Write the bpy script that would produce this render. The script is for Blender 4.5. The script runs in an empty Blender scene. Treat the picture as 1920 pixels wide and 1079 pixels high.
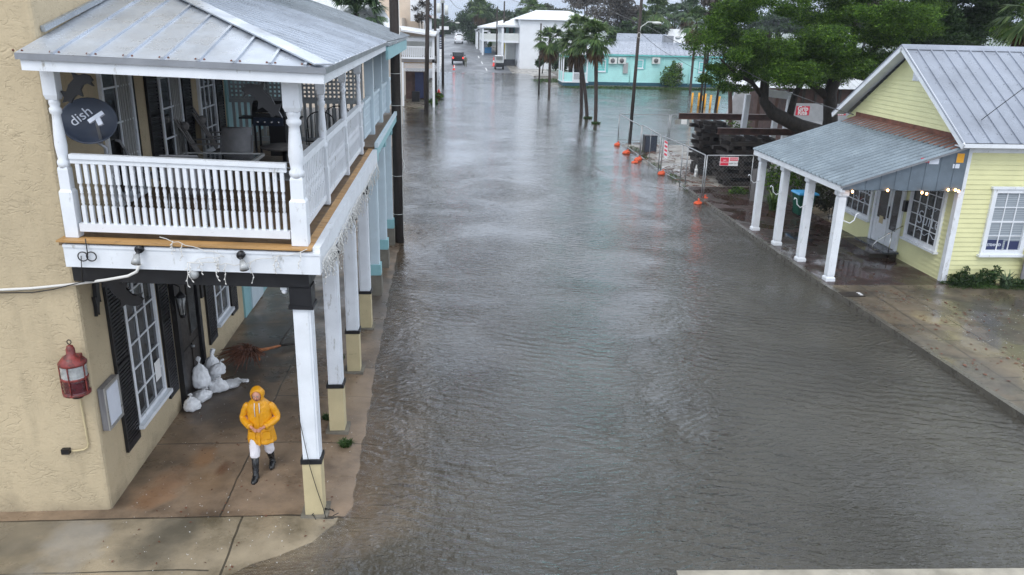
import bpy, bmesh, math, random
import numpy as np
from mathutils import Vector, Matrix, Euler
random.seed(7); NR = np.random.RandomState(7)
scene = bpy.context.scene
COL = scene.collection
PI = math.pi
# ------------------------------------------------------------------ camera
CAM = np.array([0.0, 0.0, 7.2])
_cx, _cy = 960.0, 539.5
_v = np.array([845 - _cx, 42 - _cy]); _n = np.array([850 - _cx, 5000 - _cy])
FPX = math.sqrt(-(_v @ _n))
_Y = np.array([_v[0], -_v[1], -FPX]); _Y /= np.linalg.norm(_Y)
_D = np.array([_n[0], -_n[1], -FPX]); _D /= np.linalg.norm(_D)
_Z = -_D; _Z = _Z - _Y * (_Z @ _Y); _Z /= np.linalg.norm(_Z)
_X = np.cross(_Y, _Z)
RW = np.array([_X, _Y, _Z])
cam_d = bpy.data.cameras.new('camera'); cam = bpy.data.objects.new('camera', cam_d); COL.objects.link(cam)
cam_d.sensor_width = 36.0; cam_d.lens = FPX / 1920 * 36.0; cam_d.clip_start = 0.1; cam_d.clip_end = 4000
m4 = Matrix([[*RW[0], 0], [*RW[1], 0], [*RW[2], 7.2], [0, 0, 0, 1]])
cam.matrix_world = m4
scene.camera = cam
# ------------------------------------------------------------------ sky and sun
SUN_EL, SUN_AZ = math.radians(52), math.radians(205)     # azimuth clockwise from +Y
world = bpy.data.worlds.new('World'); scene.world = world; world.use_nodes = True
wn = world.node_tree.nodes; wl = world.node_tree.links; wn.clear()
w_out = wn.new('ShaderNodeOutputWorld'); w_bg = wn.new('ShaderNodeBackground')
sky = wn.new('ShaderNodeTexSky'); sky.sky_type = 'NISHITA'; sky.sun_disc = False
sky.sun_elevation = SUN_EL; sky.sun_rotation = SUN_AZ; sky.air_density = 1.0; sky.dust_density = 2.5
hs = wn.new('ShaderNodeHueSaturation'); hs.inputs['Saturation'].default_value = 0.5
wl.new(sky.outputs[0], hs.inputs['Color'])
tc = wn.new('ShaderNodeTexCoord'); mp = wn.new('ShaderNodeMapping'); mp.inputs['Scale'].default_value = (1.5, 1.5, 5.0)
nz = wn.new('ShaderNodeTexNoise'); nz.inputs['Scale'].default_value = 1.6; nz.inputs['Detail'].default_value = 5
wl.new(tc.outputs['Generated'], mp.inputs[0]); wl.new(mp.outputs[0], nz.inputs['Vector'])
rp = wn.new('ShaderNodeValToRGB'); rp.color_ramp.elements[0].position = 0.3; rp.color_ramp.elements[1].position = 0.72
rp.color_ramp.elements[0].color = (.80, .84, .90, 1); rp.color_ramp.elements[1].color = (1.1, 1.1, 1.1, 1)
wl.new(nz.outputs[0], rp.inputs[0])
sx = wn.new('ShaderNodeSeparateXYZ'); wl.new(tc.outputs['Generated'], sx.inputs[0])
gr = wn.new('ShaderNodeValToRGB'); ge = gr.color_ramp.elements                # an overcast sky: dim blue-grey horizon, brighter overhead
ge[0].position = 0.0; ge[0].color = (5.2, 6.0, 7.3, 1); ge[1].position = 1.0; ge[1].color = (10.5, 10.9, 11.4, 1)
e_ = ge.new(0.10); e_.color = (10.2, 11.4, 13.2, 1); e_ = ge.new(0.28); e_.color = (18.5, 20.0, 22.3, 1); e_ = ge.new(0.62); e_.color = (13.0, 13.6, 14.4, 1)
wl.new(sx.outputs[2], gr.inputs[0])
cm = wn.new('ShaderNodeMixRGB'); cm.blend_type = 'MULTIPLY'; cm.inputs[0].default_value = 1.0; wl.new(gr.outputs[0], cm.inputs[1]); wl.new(rp.outputs[0], cm.inputs[2])
mx = wn.new('ShaderNodeMixRGB'); mx.inputs[0].default_value = 0.88     # thick grey cloud over the clear sky
wl.new(hs.outputs[0], mx.inputs[1]); wl.new(cm.outputs[0], mx.inputs[2])
wl.new(mx.outputs[0], w_bg.inputs[0]); w_bg.inputs[1].default_value = 0.085
wl.new(w_bg.outputs[0], w_out.inputs[0])
sun_d = bpy.data.lights.new('sun', 'SUN'); sun_d.energy = 0.9; sun_d.angle = math.radians(25); sun_d.color = (1.0, 0.97, 0.92)
sun = bpy.data.objects.new('sun', sun_d); COL.objects.link(sun)
sd = Vector((math.sin(SUN_AZ) * math.cos(SUN_EL), math.cos(SUN_AZ) * math.cos(SUN_EL), math.sin(SUN_EL)))
sun.rotation_euler = sd.to_track_quat('Z', 'Y').to_euler()
scene.view_settings.view_transform = 'Standard'; scene.view_settings.look = 'None'
scene.view_settings.exposure = 0.5; scene.view_settings.gamma = 1.0
scene.render.engine = 'CYCLES'
# ------------------------------------------------------------------ helpers
def ray(px, py): return RW @ np.array([px - _cx, -(py - _cy), -FPX])
def U(px, py, x=None, y=None, z=None):
    d = ray(px, py)
    i, v = (0, x) if x is not None else (1, y) if y is not None else (2, z)
    t = (v - CAM[i]) / d[i]; return Vector(CAM + t * d)
def sstep(a, b, x):
    t = np.clip((x - a) / (b - a), 0, 1); return t * t * (3 - 2 * t)

class NT:
    def __init__(s, name):
        s.m = bpy.data.materials.new(name); s.m.use_nodes = True
        s.t = s.m.node_tree; s.n = s.t.nodes; s.l = s.t.links
        s.b = s.n['Principled BSDF']; s.out = s.n['Material Output']
    def new(s, k, **kw):
        o = s.n.new('ShaderNode' + k)
        for a, v in kw.items(): setattr(o, a, v)
        return o
    def math(s, op, a, b=None, c=None, clamp=False):
        o = s.n.new('ShaderNodeMath'); o.operation = op; o.use_clamp = clamp
        for i, v in enumerate((a, b, c)):
            if v is None: continue
            if isinstance(v, (int, float)): o.inputs[i].default_value = v
            else: s.l.new(v, o.inputs[i])
        return o.outputs[0]
    def pos(s):
        if not hasattr(s, '_p'): s._p = s.n.new('ShaderNodeNewGeometry').outputs['Position']
        return s._p
    def xyz(s):
        if not hasattr(s, '_x'):
            o = s.n.new('ShaderNodeSeparateXYZ'); s.l.new(s.pos(), o.inputs[0]); s._x = o.outputs
        return s._x
    def noise(s, scale, detail=4, stretch=None, rough=.55, dist=0.0, vec=None):
        o = s.n.new('ShaderNodeTexNoise'); o.inputs['Scale'].default_value = scale; o.inputs['Detail'].default_value = detail
        o.inputs['Roughness'].default_value = rough; o.inputs['Distortion'].default_value = dist
        v = vec or s.pos()
        if stretch:
            q = s.n.new('ShaderNodeMapping'); q.inputs['Scale'].default_value = stretch; s.l.new(v, q.inputs[0]); v = q.outputs[0]
        s.l.new(v, o.inputs['Vector']); return o.outputs[0]
    def ramp(s, fac, stops):
        o = s.n.new('ShaderNodeValToRGB'); e = o.color_ramp.elements
        e[0].position, e[0].color = stops[0][0], rgba(stops[0][1]); e[1].position, e[1].color = stops[1][0], rgba(stops[1][1])
        for p, c in stops[2:]:
            q = e.new(p); q.color = rgba(c)
        s.l.new(fac, o.inputs[0]); return o.outputs[0]
    def mix(s, fac, a, b, mode='MIX'):
        o = s.n.new('ShaderNodeMixRGB'); o.blend_type = mode
        for i, v in enumerate((fac, a, b)):
            if isinstance(v, (int, float)): o.inputs[i].default_value = v if i == 0 else v
            elif isinstance(v, tuple): o.inputs[i].default_value = rgba(v)
            else: s.l.new(v, o.inputs[i])
        return o.outputs[0]
    def bump(s, h, strength=.3, dist=.02, normal=None):
        o = s.n.new('ShaderNodeBump'); o.inputs['Strength'].default_value = strength; o.inputs['Distance'].default_value = dist
        s.l.new(h, o.inputs['Height'])
        if normal is not None: s.l.new(normal, o.inputs['Normal'])
        s.l.new(o.outputs[0], s.b.inputs['Normal']); return o.outputs[0]
    def set(s, key, v):
        if isinstance(v, (int, float)): s.b.inputs[key].default_value = v
        elif isinstance(v, tuple): s.b.inputs[key].default_value = rgba(v)
        else: s.l.new(v, s.b.inputs[key])
def rgba(c):
    if isinstance(c, (int, float)): return (c, c, c, 1)
    return (c[0], c[1], c[2], 1)
def simple(name, c, rough=.5, metal=0., var=.15, scale=3., bump=0., bscale=40., stretch=None, spec=None, dirt=None, emit=None, trans=0.):
    """painted or plain surface: a base colour, broad uneven tone, fine grain"""
    t = NT(name); a = tuple(max(0, v * (1 - var)) for v in c); b = tuple(min(1, v * (1 + var)) for v in c)
    n = t.noise(scale, 5, stretch)
    col = t.ramp(n, [(.3, a), (.7, b)])
    if dirt:
        n2 = t.noise(dirt[1], 6, dirt[3] if len(dirt) > 3 else None, .7)
        f = t.ramp(n2, [(dirt[2], (0, 0, 0)), (min(1, dirt[2] + .12), (1, 1, 1))]); col = t.mix(f, col, dirt[0])
    t.set('Base Color', col); t.set('Metallic', metal)
    r = t.ramp(t.noise(scale * 2.3, 3), [(.3, max(0, rough - .08)), (.7, min(1, rough + .08))]); t.set('Roughness', r)
    if spec is not None: t.set('Specular IOR Level', spec)
    if bump: t.bump(t.noise(bscale, 4, stretch), bump, .01)
    if emit: t.set('Emission Color', emit[0]); t.set('Emission Strength', emit[1])
    if trans: t.set('Transmission Weight', trans)
    return t.m

class MB:
    def __init__(s): s.v = []; s.f = []; s.mi = []; s.k = 0; s.sm = []; s.smooth = False
    def add(s, vs, fs):
        b = len(s.v); s.v += [tuple(p) for p in vs]
        for f in fs: s.f.append([b + i for i in f]); s.mi.append(s.k); s.sm.append(s.smooth)
        return s
    def box(s, x0, y0, z0, x1, y1, z1):
        x0, x1 = min(x0, x1), max(x0, x1); y0, y1 = min(y0, y1), max(y0, y1); z0, z1 = min(z0, z1), max(z0, z1)
        return s.add([(x0,y0,z0),(x1,y0,z0),(x1,y1,z0),(x0,y1,z0),(x0,y0,z1),(x1,y0,z1),(x1,y1,z1),(x0,y1,z1)],
              [(0,3,2,1),(4,5,6,7),(0,1,5,4),(1,2,6,5),(2,3,7,6),(3,0,4,7)])
    def bar(s, a, b, w, h, up=(0, 0, 1)):
        a = Vector(a); b = Vector(b); d = (b - a).normalized(); u = Vector(up)
        if abs(d.dot(u)) > .98: u = Vector((0, 1, 0))
        r = d.cross(u).normalized() * w / 2; u = r.cross(d).normalized() * h / 2
        vs = [a - r - u, a + r - u, a + r + u, a - r + u, b - r - u, b + r - u, b + r + u, b - r + u]
        return s.add(vs, [(0,1,2,3),(7,6,5,4),(0,4,5,1),(1,5,6,2),(2,6,7,3),(3,7,4,0)])
    def tube(s, pts, r, n=8, cap=True):
        pts = [Vector(p) for p in pts]; N = len(pts)
        rs = r if isinstance(r, (list, tuple)) else [r] * N
        rings = []; prev = None
        for i, p in enumerate(pts):
            d = (pts[min(i + 1, N - 1)] - pts[max(i - 1, 0)]).normalized()
            if prev is None: u = Vector((0, 0, 1)) if abs(d.z) < .9 else Vector((1, 0, 0)); u = d.cross(u).normalized()
            else: u = (prev - d * prev.dot(d)).normalized()
            prev = u; w = d.cross(u)
            rings.append([p + (u * math.cos(2*PI*k/n) + w * math.sin(2*PI*k/n)) * rs[i] for k in range(n)])
        vs = [q for R in rings for q in R]; fs = []
        for i in range(N - 1):
            for k in range(n): fs.append((i*n+k, i*n+(k+1)%n, (i+1)*n+(k+1)%n, (i+1)*n+k))
        if cap: fs.append(tuple(range(n - 1, -1, -1))); fs.append(tuple((N-1)*n + k for k in range(n)))
        o = s.smooth; s.smooth = True; s.add(vs, fs); s.smooth = o; return s
    def loft(s, rings, cap=True, close=True):
        n = len(rings[0]); vs = [q for R in rings for q in R]; fs = []
        for i in range(len(rings) - 1):
            for k in range(n if close else n - 1): fs.append((i*n+k, i*n+(k+1)%n, (i+1)*n+(k+1)%n, (i+1)*n+k))
        if cap: fs.append(tuple(range(n - 1, -1, -1))); fs.append(tuple((len(rings)-1)*n + k for k in range(n)))
        return s.add(vs, fs)
    def lathe(s, prof, c=(0, 0, 0), n=10, sq=False):
        """prof [(r,z)] round about vertical axis at c; sq makes a square section"""
        rings = []
        for r, z in prof:
            if sq: rings.append([(c[0]+a*r, c[1]+b*r, c[2]+z) for a, b in ((-1,-1),(1,-1),(1,1),(-1,1))])
            else: rings.append([(c[0]+r*math.cos(2*PI*(k+.5)/n), c[1]+r*math.sin(2*PI*(k+.5)/n), c[2]+z) for k in range(n)])
        o = s.smooth; s.smooth = not sq; s.loft(rings); s.smooth = o; return s
    def prism(s, poly, d):
        d = Vector(d); n = len(poly); P0 = [Vector(p) for p in poly]; P1 = [p + d for p in P0]
        fs = [tuple(range(n - 1, -1, -1)), tuple(range(n, 2 * n))] + [(k, (k+1) % n, n + (k+1) % n, n + k) for k in range(n)]
        return s.add(P0 + P1, fs)
    def quad(s, a, b, c, d): return s.add([a, b, c, d], [(0, 1, 2, 3)])
    def ball(s, c, r, n=10, m=6, sc=(1, 1, 1)):
        rings = []
        for i in range(m + 1):
            t = PI * (i + .02) / (m + .04); rr = math.sin(t) * r
            rings.append([(c[0] + rr*math.cos(2*PI*k/n)*sc[0], c[1] + rr*math.sin(2*PI*k/n)*sc[1], c[2] - math.cos(t)*r*sc[2]) for k in range(n)])
        o = s.smooth; s.smooth = True; s.loft(rings); s.smooth = o; return s
    def xf(s, fn): s.v = [tuple(fn(*p)) for p in s.v]; return s
    def build(s, name, mat, parent=None, bevel=0.):
        me = bpy.data.meshes.new(name)
        off = Vector((0, 0, 0)); q = parent
        while q is not None: off += q.location; q = q.parent
        me.from_pydata([(p[0]-off.x, p[1]-off.y, p[2]-off.z) for p in s.v], [], s.f)
        mats = mat if isinstance(mat, (list, tuple)) else [mat]
        for m in mats: me.materials.append(m)
        me.polygons.foreach_set('material_index', s.mi)
        me.polygons.foreach_set('use_smooth', s.sm); me.update()
        o = bpy.data.objects.new(name, me); COL.objects.link(o)
        if parent is not None: o.parent = parent
        if bevel:
            b = o.modifiers.new('bevel', 'BEVEL'); b.width = bevel; b.segments = 2; b.limit_method = 'ANGLE'
        return o
    def top(s, name, mat, label, cat, group=None, base=None, bevel=0.):
        """a thing that is one mesh, its origin at its base"""
        b = Vector(base) if base is not None else Vector((sum(p[0] for p in s.v)/len(s.v), sum(p[1] for p in s.v)/len(s.v), min(p[2] for p in s.v)))
        s.v = [(p[0]-b.x, p[1]-b.y, p[2]-b.z) for p in s.v]
        o = s.build(name, mat, None, bevel); o.location = b
        return tag(o, label, cat, group)
def tag(o, label=None, cat=None, group=None, kind=None):
    if label: o['label'] = label
    if cat: o['category'] = cat
    if group: o['group'] = group
    if kind: o['kind'] = kind
    return o
def root(name, loc, label, cat, group=None, rz=0):
    o = bpy.data.objects.new(name, None); COL.objects.link(o); o.location = loc; o.rotation_euler[2] = rz
    o.empty_display_size = .2
    return tag(o, label, cat, group)
def dup(r, loc, rz=None, label=None, group=None, scale=None):
    def cp(o, par):
        c = o.copy(); COL.objects.link(c); c.parent = par
        for ch in list(kids.get(o.name, [])): cp(ch, c)
        return c
    kids = {}
    def scan(o):
        kids[o.name] = list(o.children)
        for ch in o.children: scan(ch)
    scan(r); c = cp(r, None); c.location = loc
    if rz is not None: c.rotation_euler[2] = rz
    if label: c['label'] = label
    if group: c['group'] = group
    if scale: c.scale = (scale,) * 3 if isinstance(scale, (int, float)) else scale
    return c
def npmesh(name, V, F, mat, parent=None, smooth=False):
    """fast mesh from arrays of quads"""
    me = bpy.data.meshes.new(name); V = np.asarray(V, dtype=np.float32); F = np.asarray(F, dtype=np.int32); k = F.shape[1]
    if parent is not None:
        off = np.array(parent.location); q = parent.parent
        while q is not None: off = off + np.array(q.location); q = q.parent
        V = (V - off).astype(np.float32)
    me.vertices.add(len(V)); me.vertices.foreach_set('co', V.ravel())
    me.loops.add(F.size); me.loops.foreach_set('vertex_index', F.ravel())
    me.polygons.add(len(F)); me.polygons.foreach_set('loop_start', np.arange(0, F.size, k, dtype=np.int32))
    me.polygons.foreach_set('loop_total', np.full(len(F), k, dtype=np.int32))
    if smooth: me.polygons.foreach_set('use_smooth', np.ones(len(F), dtype=bool))
    me.update(calc_edges=True); me.validate()
    me.materials.append(mat); o = bpy.data.objects.new(name, me); COL.objects.link(o)
    if parent is not None: o.parent = parent
    return o
_fonts = {}
def text_mesh(txt, size, mat, name, parent, origin, xd, yd, align='CENTER', depth=.003, shear=0., bold=0.):
    """lettering as real mesh; origin world point of its centre, xd reading direction, yd up direction"""
    cu = bpy.data.curves.new(name, 'FONT'); cu.body = txt; cu.size = size; cu.align_x = align; cu.align_y = 'CENTER'
    cu.extrude = depth; cu.shear = shear; cu.offset = bold; cu.resolution_u = 3
    tmp = bpy.data.objects.new('tmp', cu); COL.objects.link(tmp)
    dg = bpy.context.evaluated_depsgraph_get(); me = bpy.data.meshes.new_from_object(tmp.evaluated_get(dg))
    bpy.data.objects.remove(tmp)
    xd = Vector(xd).normalized(); yd = Vector(yd); yd = (yd - xd * yd.dot(xd)).normalized(); zd = xd.cross(yd)
    M = Matrix(((xd.x, yd.x, zd.x, origin[0]), (xd.y, yd.y, zd.y, origin[1]), (xd.z, yd.z, zd.z, origin[2]), (0, 0, 0, 1)))
    off = Vector((0, 0, 0)); q = parent
    while q is not None: off += q.location; q = q.parent
    me.transform(Matrix.Translation(-off) @ M); me.materials.clear(); me.materials.append(mat)
    o = bpy.data.objects.new(name, me); COL.objects.link(o); o.parent = parent; return o
# ------------------------------------------------------------------ materials
M = {}
def stucco(name, c):
    t = NT(name)
    n = t.noise(.7, 5); col = t.ramp(n, [(.3, tuple(v*.9 for v in c)), (.7, tuple(min(1, v*1.1) for v in c))])
    f = t.ramp(t.noise(1.6, 7, (1.4, 1.4, .3), .7), [(.5, (0,0,0)), (.72, (.6,.6,.6))]); col = t.mix(f, col, tuple(v*.68 for v in c))
    f = t.ramp(t.noise(5.5, 6, (1, 1, 1.6), .75, 1.), [(.60, (0,0,0)), (.68, (.4,.4,.4))]); col = t.mix(f, col, tuple(v*.55 for v in c))
    # grime kept to the foot of the wall, broken up by noise
    z = t.xyz()[2]; g = t.math('SUBTRACT', .28, z); g = t.math('ADD', g, t.math('MULTIPLY', t.math('SUBTRACT', t.noise(3, 5), .5), .9)); g = t.math('MULTIPLY', g, 3, clamp=True)
    col = t.mix(t.math('MULTIPLY', g, .5), col, (.16, .13, .09))
    # trowel ridges: broken thin creases over a lumpy coat
    def crease(sc, st, lo, th):
        r = t.noise(sc, 2, st, .5, 1.3); k = t.math('ABSOLUTE', t.math('SUBTRACT', r, lo)); k = t.math('MULTIPLY', k, th, clamp=True)
        msk = t.ramp(t.noise(sc * .9, 3), [(.46, (0, 0, 0)), (.62, (1, 1, 1))]); return t.math('SUBTRACT', 1., t.math('MULTIPLY', t.math('SUBTRACT', 1., k), msk))
    c1 = crease(2.7, (1, 1, 1.6), .5, 30); c2 = crease(6.5, (.8, .8, 1.5), .48, 24)
    h = t.math('ADD', t.math('ADD', t.math('MULTIPLY', c1, .45), t.math('MULTIPLY', c2, .35)), t.math('ADD', t.math('MULTIPLY', t.noise(28, 5), .5), t.math('MULTIPLY', t.noise(2.6, 5), 1.3)))
    t.bump(h, .7, .02)
    t.set('Base Color', col); t.set('Roughness', .8); return t.m
M['stucco'] = stucco('stucco_cream', (.50, .41, .27))
M['pedestal'] = simple('pedestal_cream', (.50, .42, .25), .6, var=.08, dirt=((.2, .17, .1), 4, .62))
M['white'] = simple('white_paint', (.72, .75, .79), .42, var=.07, dirt=((.33, .32, .29), 6, .60, (1.6, 1.6, .5)))
M['white_old'] = simple('flaking_white_paint', (.70, .72, .75), .5, var=.06, dirt=((.10, .09, .08), 9, .66, (1, 1, 2)))
M['white_far'] = simple('white_wall_paint', (.72, .74, .77), .55, var=.05, scale=.7)
M['black'] = simple('black_paint', (.012, .012, .014), .38, var=.3, spec=.4)
M['dkwood'] = simple('dark_stained_wood', (.03, .024, .02), .45, var=.5, scale=6, stretch=(1, 1, .15))
M['tanwood'] = simple('new_plank_wood', (.42, .24, .09), .55, var=.25, scale=5, stretch=(.3, 1, 1), dirt=((.16, .09, .04), 6, .6))
M['deck'] = simple('deck_boards', (.17, .11, .06), .5, var=.3, scale=6)
M['teal'] = simple('aqua_paint', (.27, .50, .53), .45, var=.08, dirt=((.15, .25, .26), 6, .66))
M['teal_pale'] = simple('pale_aqua_white', (.58, .68, .74), .45, var=.06)
M['glass'] = simple('window_glass', (.014, .016, .018), .07, var=.3, spec=.75)
M['curtain'] = simple('curtain', (.30, .30, .29), .8, var=.25, scale=9, stretch=(6, 6, .2))
M['concrete_col'] = simple('rough_concrete', (.17, .155, .125), .8, var=.2, scale=4, bump=.4, bscale=30)
M['redlamp'] = simple('weathered_red_paint', (.20, .030, .026), .42, var=.35, scale=9, dirt=((.07, .022, .018), 14, .48))
M['steel'] = simple('dull_steel', (.30, .31, .33), .38, metal=.7, var=.15)
M['alu'] = simple('aluminium_frame', (.45, .45, .44), .35, metal=.6, var=.08)
M['bag'] = simple('white_plastic_sack', (.80, .81, .83), .38, var=.12, scale=8, bump=.5, bscale=22)
M['root'] = simple('dead_palm_fibre', (.13, .05, .028), .7, var=.6, scale=12)
M['rootbark'] = simple('orange_bark', (.34, .12, .04), .7, var=.5, scale=9)
M['dish'] = simple('dark_dish_metal', (.022, .033, .058), .38, var=.1)
M['letter'] = simple('white_lettering', (.62, .66, .74), .5, var=.05)
M['grey_fabric'] = simple('grey_sling_fabric', (.22, .22, .23), .75, var=.12, scale=8)
M['grey_wood'] = simple('grey_weathered_wood', (.16, .15, .145), .7, var=.3, scale=6)
M['screen'] = simple('lattice_paint', (.33, .35, .36), .6, var=.12)
M['wire'] = simple('black_cable', (.015, .015, .016), .5, var=.1)
M['wirewhite'] = simple('white_cable', (.66, .65, .62), .5, var=.1)
M['bulb'] = simple('warm_lit_bulb', (1, .6, .3), .4, var=.02, emit=((1, .5, .2), 7))
M['pole'] = simple('creosoted_pole', (.034, .026, .022), .8, var=.5, scale=7, stretch=(1, 1, .06), bump=.5, bscale=25)
def clap(name, c, pitch=.14):
    t = NT(name); z = t.xyz()[2]; f = t.math('FRACT', t.math('DIVIDE', z, pitch))
    col = t.ramp(t.noise(1.3, 4), [(.3, tuple(v*.92 for v in c)), (.7, tuple(v*1.06 for v in c))])
    d = t.ramp(t.noise(4, 5, (.4, .4, 3), .7), [(.6, (0,0,0)), (.8, (.35,.35,.35))]); col = t.mix(d, col, tuple(v*.6 for v in c))
    t.set('Base Color', col); t.set('Roughness', .5); return t.m
M['yellow'] = clap('pale_yellow_siding', (.68, .67, .37))
M['aqua_siding'] = clap('aqua_siding', (.40, .74, .71))
M['aqua_trim'] = simple('aqua_trim_paint', (.15, .52, .50), .5, var=.06)
M['navy'] = simple('dark_teal_skirt', (.015, .08, .12), .6, var=.15)
def metalroof(name, c, stain=.3, rough=.36, metal=.35, dots=True):
    t = NT(name)
    n = t.noise(.8, 5); col = t.ramp(n, [(.3, tuple(v*.86 for v in c)), (.7, tuple(min(1, v*1.12) for v in c))])
    f = t.ramp(t.noise(1.7, 7, (.8, .5, 1), .72), [(.5, (0,0,0)), (.68, (stain,)*3)]); col = t.mix(f, col, tuple(v*.55 for v in c))
    f = t.ramp(t.noise(14, 3), [(.68, (0,0,0)), (.74, (.5,)*3)]); col = t.mix(f, col, tuple(v*.5 for v in c))
    t.set('Base Color', col); t.set('Metallic', metal)
    t.set('Roughness', t.ramp(t.noise(2.5, 5), [(.35, rough - .14), (.7, rough + .12)]))
    t.bump(t.noise(3, 3), .15, .02); return t.m
M['roof_left'] = metalroof('galvanised_roof', (.46, .50, .56), .5)
M['roof_teal'] = metalroof('galvanised_roof_older', (.34, .37, .40))
M['roof_yellow'] = metalroof('grey_metal_roof', (.30, .33, .39), .35)
M['roof_porch'] = metalroof('wet_corrugated_roof', (.24, .29, .33), .5, .24, .5)
M['roof_white'] = metalroof('white_metal_roof', (.66, .68, .70), .12, .4, .1)
M['panel'] = simple('grey_galvanised_panel', (.13, .165, .20), .45, metal=.3, var=.25, scale=1.6, dirt=((.30, .34, .38), 6, .63))
M['rust'] = simple('rusty_flashing', (.14, .055, .035), .8, var=.4, scale=5)
M['bark'] = simple('wet_dark_bark', (.022, .017, .014), .8, var=.6, scale=9, bump=1., bscale=14, stretch=(1, 1, .4))
M['palmbark'] = simple('palm_trunk_bark', (.045, .032, .027), .8, var=.45, scale=9, bump=.8, bscale=10, stretch=(.5, .5, 2))
def leaf(name, c1, c2, c3, rough=.55, trans=.25):
    t = NT(name); g = t.n.new('ShaderNodeNewGeometry')
    col = t.ramp(g.outputs['Random Per Island'], [(0., c1), (.55, c2), (1., c3)])
    big = t.ramp(t.noise(.55, 3), [(.35, (.62,)*3), (.7, (1.3,)*3)]); col = t.mix(1.0, col, big, 'MULTIPLY')
    t.set('Base Color', col); t.set('Roughness', rough); t.set('Specular IOR Level', .25)
    tr = t.new('BsdfTranslucent'); t.l.new(col, tr.inputs[0]); ms = t.new('MixShader'); ms.inputs[0].default_value = trans
    t.l.new(t.b.outputs[0], ms.inputs[1]); t.l.new(tr.outputs[0], ms.inputs[2]); t.l.new(ms.outputs[0], t.out.inputs[0]); return t.m
M['leaf_bright'] = leaf('bright_green_foliage', (.016, .042, .007), (.052, .12, .013), (.15, .26, .03))
M['leaf_dark'] = leaf('dark_green_foliage', (.012, .028, .010), (.028, .058, .018), (.055, .10, .03))
M['leaf_olive'] = leaf('olive_foliage', (.03, .035, .02), (.06, .07, .04), (.11, .12, .07))
M['leaf_twig'] = leaf('grey_bare_twigs', (.05, .042, .036), (.09, .08, .07), (.15, .14, .12))
M['frond'] = leaf('palm_frond_green', (.03, .065, .022), (.075, .135, .038), (.16, .22, .075))
M['frond_grey'] = leaf('palm_frond_greygreen', (.035, .06, .035), (.07, .12, .06), (.13, .19, .10))
M['frond_dead'] = leaf('dead_palm_frond', (.06, .04, .02), (.13, .075, .035), (.2, .12, .06))
M['grass'] = leaf('grass_blades', (.02, .05, .01), (.045, .10, .02), (.09, .16, .04))
M['timber'] = simple('creosoted_timber', (.017, .012, .010), .6, var=.6, scale=2.2, bump=.5, bscale=18, dirt=((.07, .06, .05), 3, .66))
M['ibeam'] = simple('rusty_steel_beam', (.060, .026, .020), .6, var=.5, scale=3)
M['chain'] = simple('galvanised_tube', (.33, .34, .35), .4, metal=.6, var=.15)
M['orange'] = simple('orange_sandbag', (.62, .085, .025), .6, var=.2, scale=14, bump=.5, bscale=40)
M['signred'] = simple('sign_red', (.70, .03, .07), .5, var=.05)
M['signwhite'] = simple('sign_white', (.78, .78, .78), .5, var=.04)
M['green_bin'] = simple('green_bin_plastic', (.010, .085, .055), .45, var=.12)
M['blue_lid'] = simple('blue_lid_plastic', (.05, .30, .58), .35, var=.08)
M['brownwall'] = simple('brown_boards', (.075, .040, .032), .7, var=.4, scale=2)
M['wrap'] = simple('house_wrap', (.42, .43, .45), .5, var=.15, scale=2.5, bump=.4, bscale=4)
M['fencewood'] = simple('grey_fence_wood', (.17, .165, .17), .75, var=.3, scale=3, stretch=(6, 6, .5))
M['yellowpost'] = simple('yellow_bollard_paint', (.72, .34, .02), .5, var=.12)
M['cream'] = simple('cream_wall', (.55, .46, .37), .7, var=.08, scale=1)
M['acunit'] = simple('condenser_casing', (.62, .64, .62), .5, var=.05)
M['fan'] = simple('dark_grille', (.12, .12, .12), .6, var=.2)
M['tyre'] = simple('black_rubber', (.015, .015, .015), .7, var=.2)
M['carblack'] = simple('black_car_paint', (.015, .016, .018), .25, var=.1)
M['carwhite'] = simple('white_car_paint', (.72, .73, .75), .25, var=.03)
M['cargrey'] = simple('dark_grey_car_paint', (.05, .055, .065), .25, var=.1)
M['tail'] = simple('lit_tail_lamp', (.8, .02, .02), .3, var=.02, emit=((1, .05, .03), 1.6))
M['cone'] = simple('orange_red_plastic', (.85, .07, .06), .5, var=.06)
M['chrome'] = simple('bright_metal', (.6, .6, .6), .2, metal=1, var=.05)
M['coat'] = simple('yellow_raincoat', (.66, .30, .008), .38, var=.10, scale=6, bump=.35, bscale=16)
M['skin'] = simple('skin', (.52, .25, .17), .5, var=.08, scale=20)
M['trousers'] = simple('white_trousers', (.70, .68, .72), .7, var=.08, scale=9, bump=.3, bscale=20)
M['boot'] = simple('black_rubber_boot', (.012, .013, .015), .28, var=.2)
M['darkhair'] = simple('grey_hair', (.30, .26, .22), .7, var=.2)
M['camo'] = simple('olive_clothing', (.12, .12, .08), .8, var=.3, scale=6)
M['bluevat'] = simple('blue_plastic', (.04, .22, .45), .5, var=.1)
M['kayak'] = simple('yellow_plastic', (.75, .60, .06), .45, var=.1)
M['banner'] = simple('navy_banner', (.025, .035, .10), .6, var=.1)
M['redroof'] = simple('red_metal_roof', (.15, .045, .05), .5, var=.15, scale=1)
M['clearglass'] = simple('lamp_glass', (.35, .36, .36), .12, var=.3, scale=14, spec=.8)
M['darkredglass'] = simple('dark_red_glass', (.07, .008, .012), .12, var=.4, scale=14, spec=.8)
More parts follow.
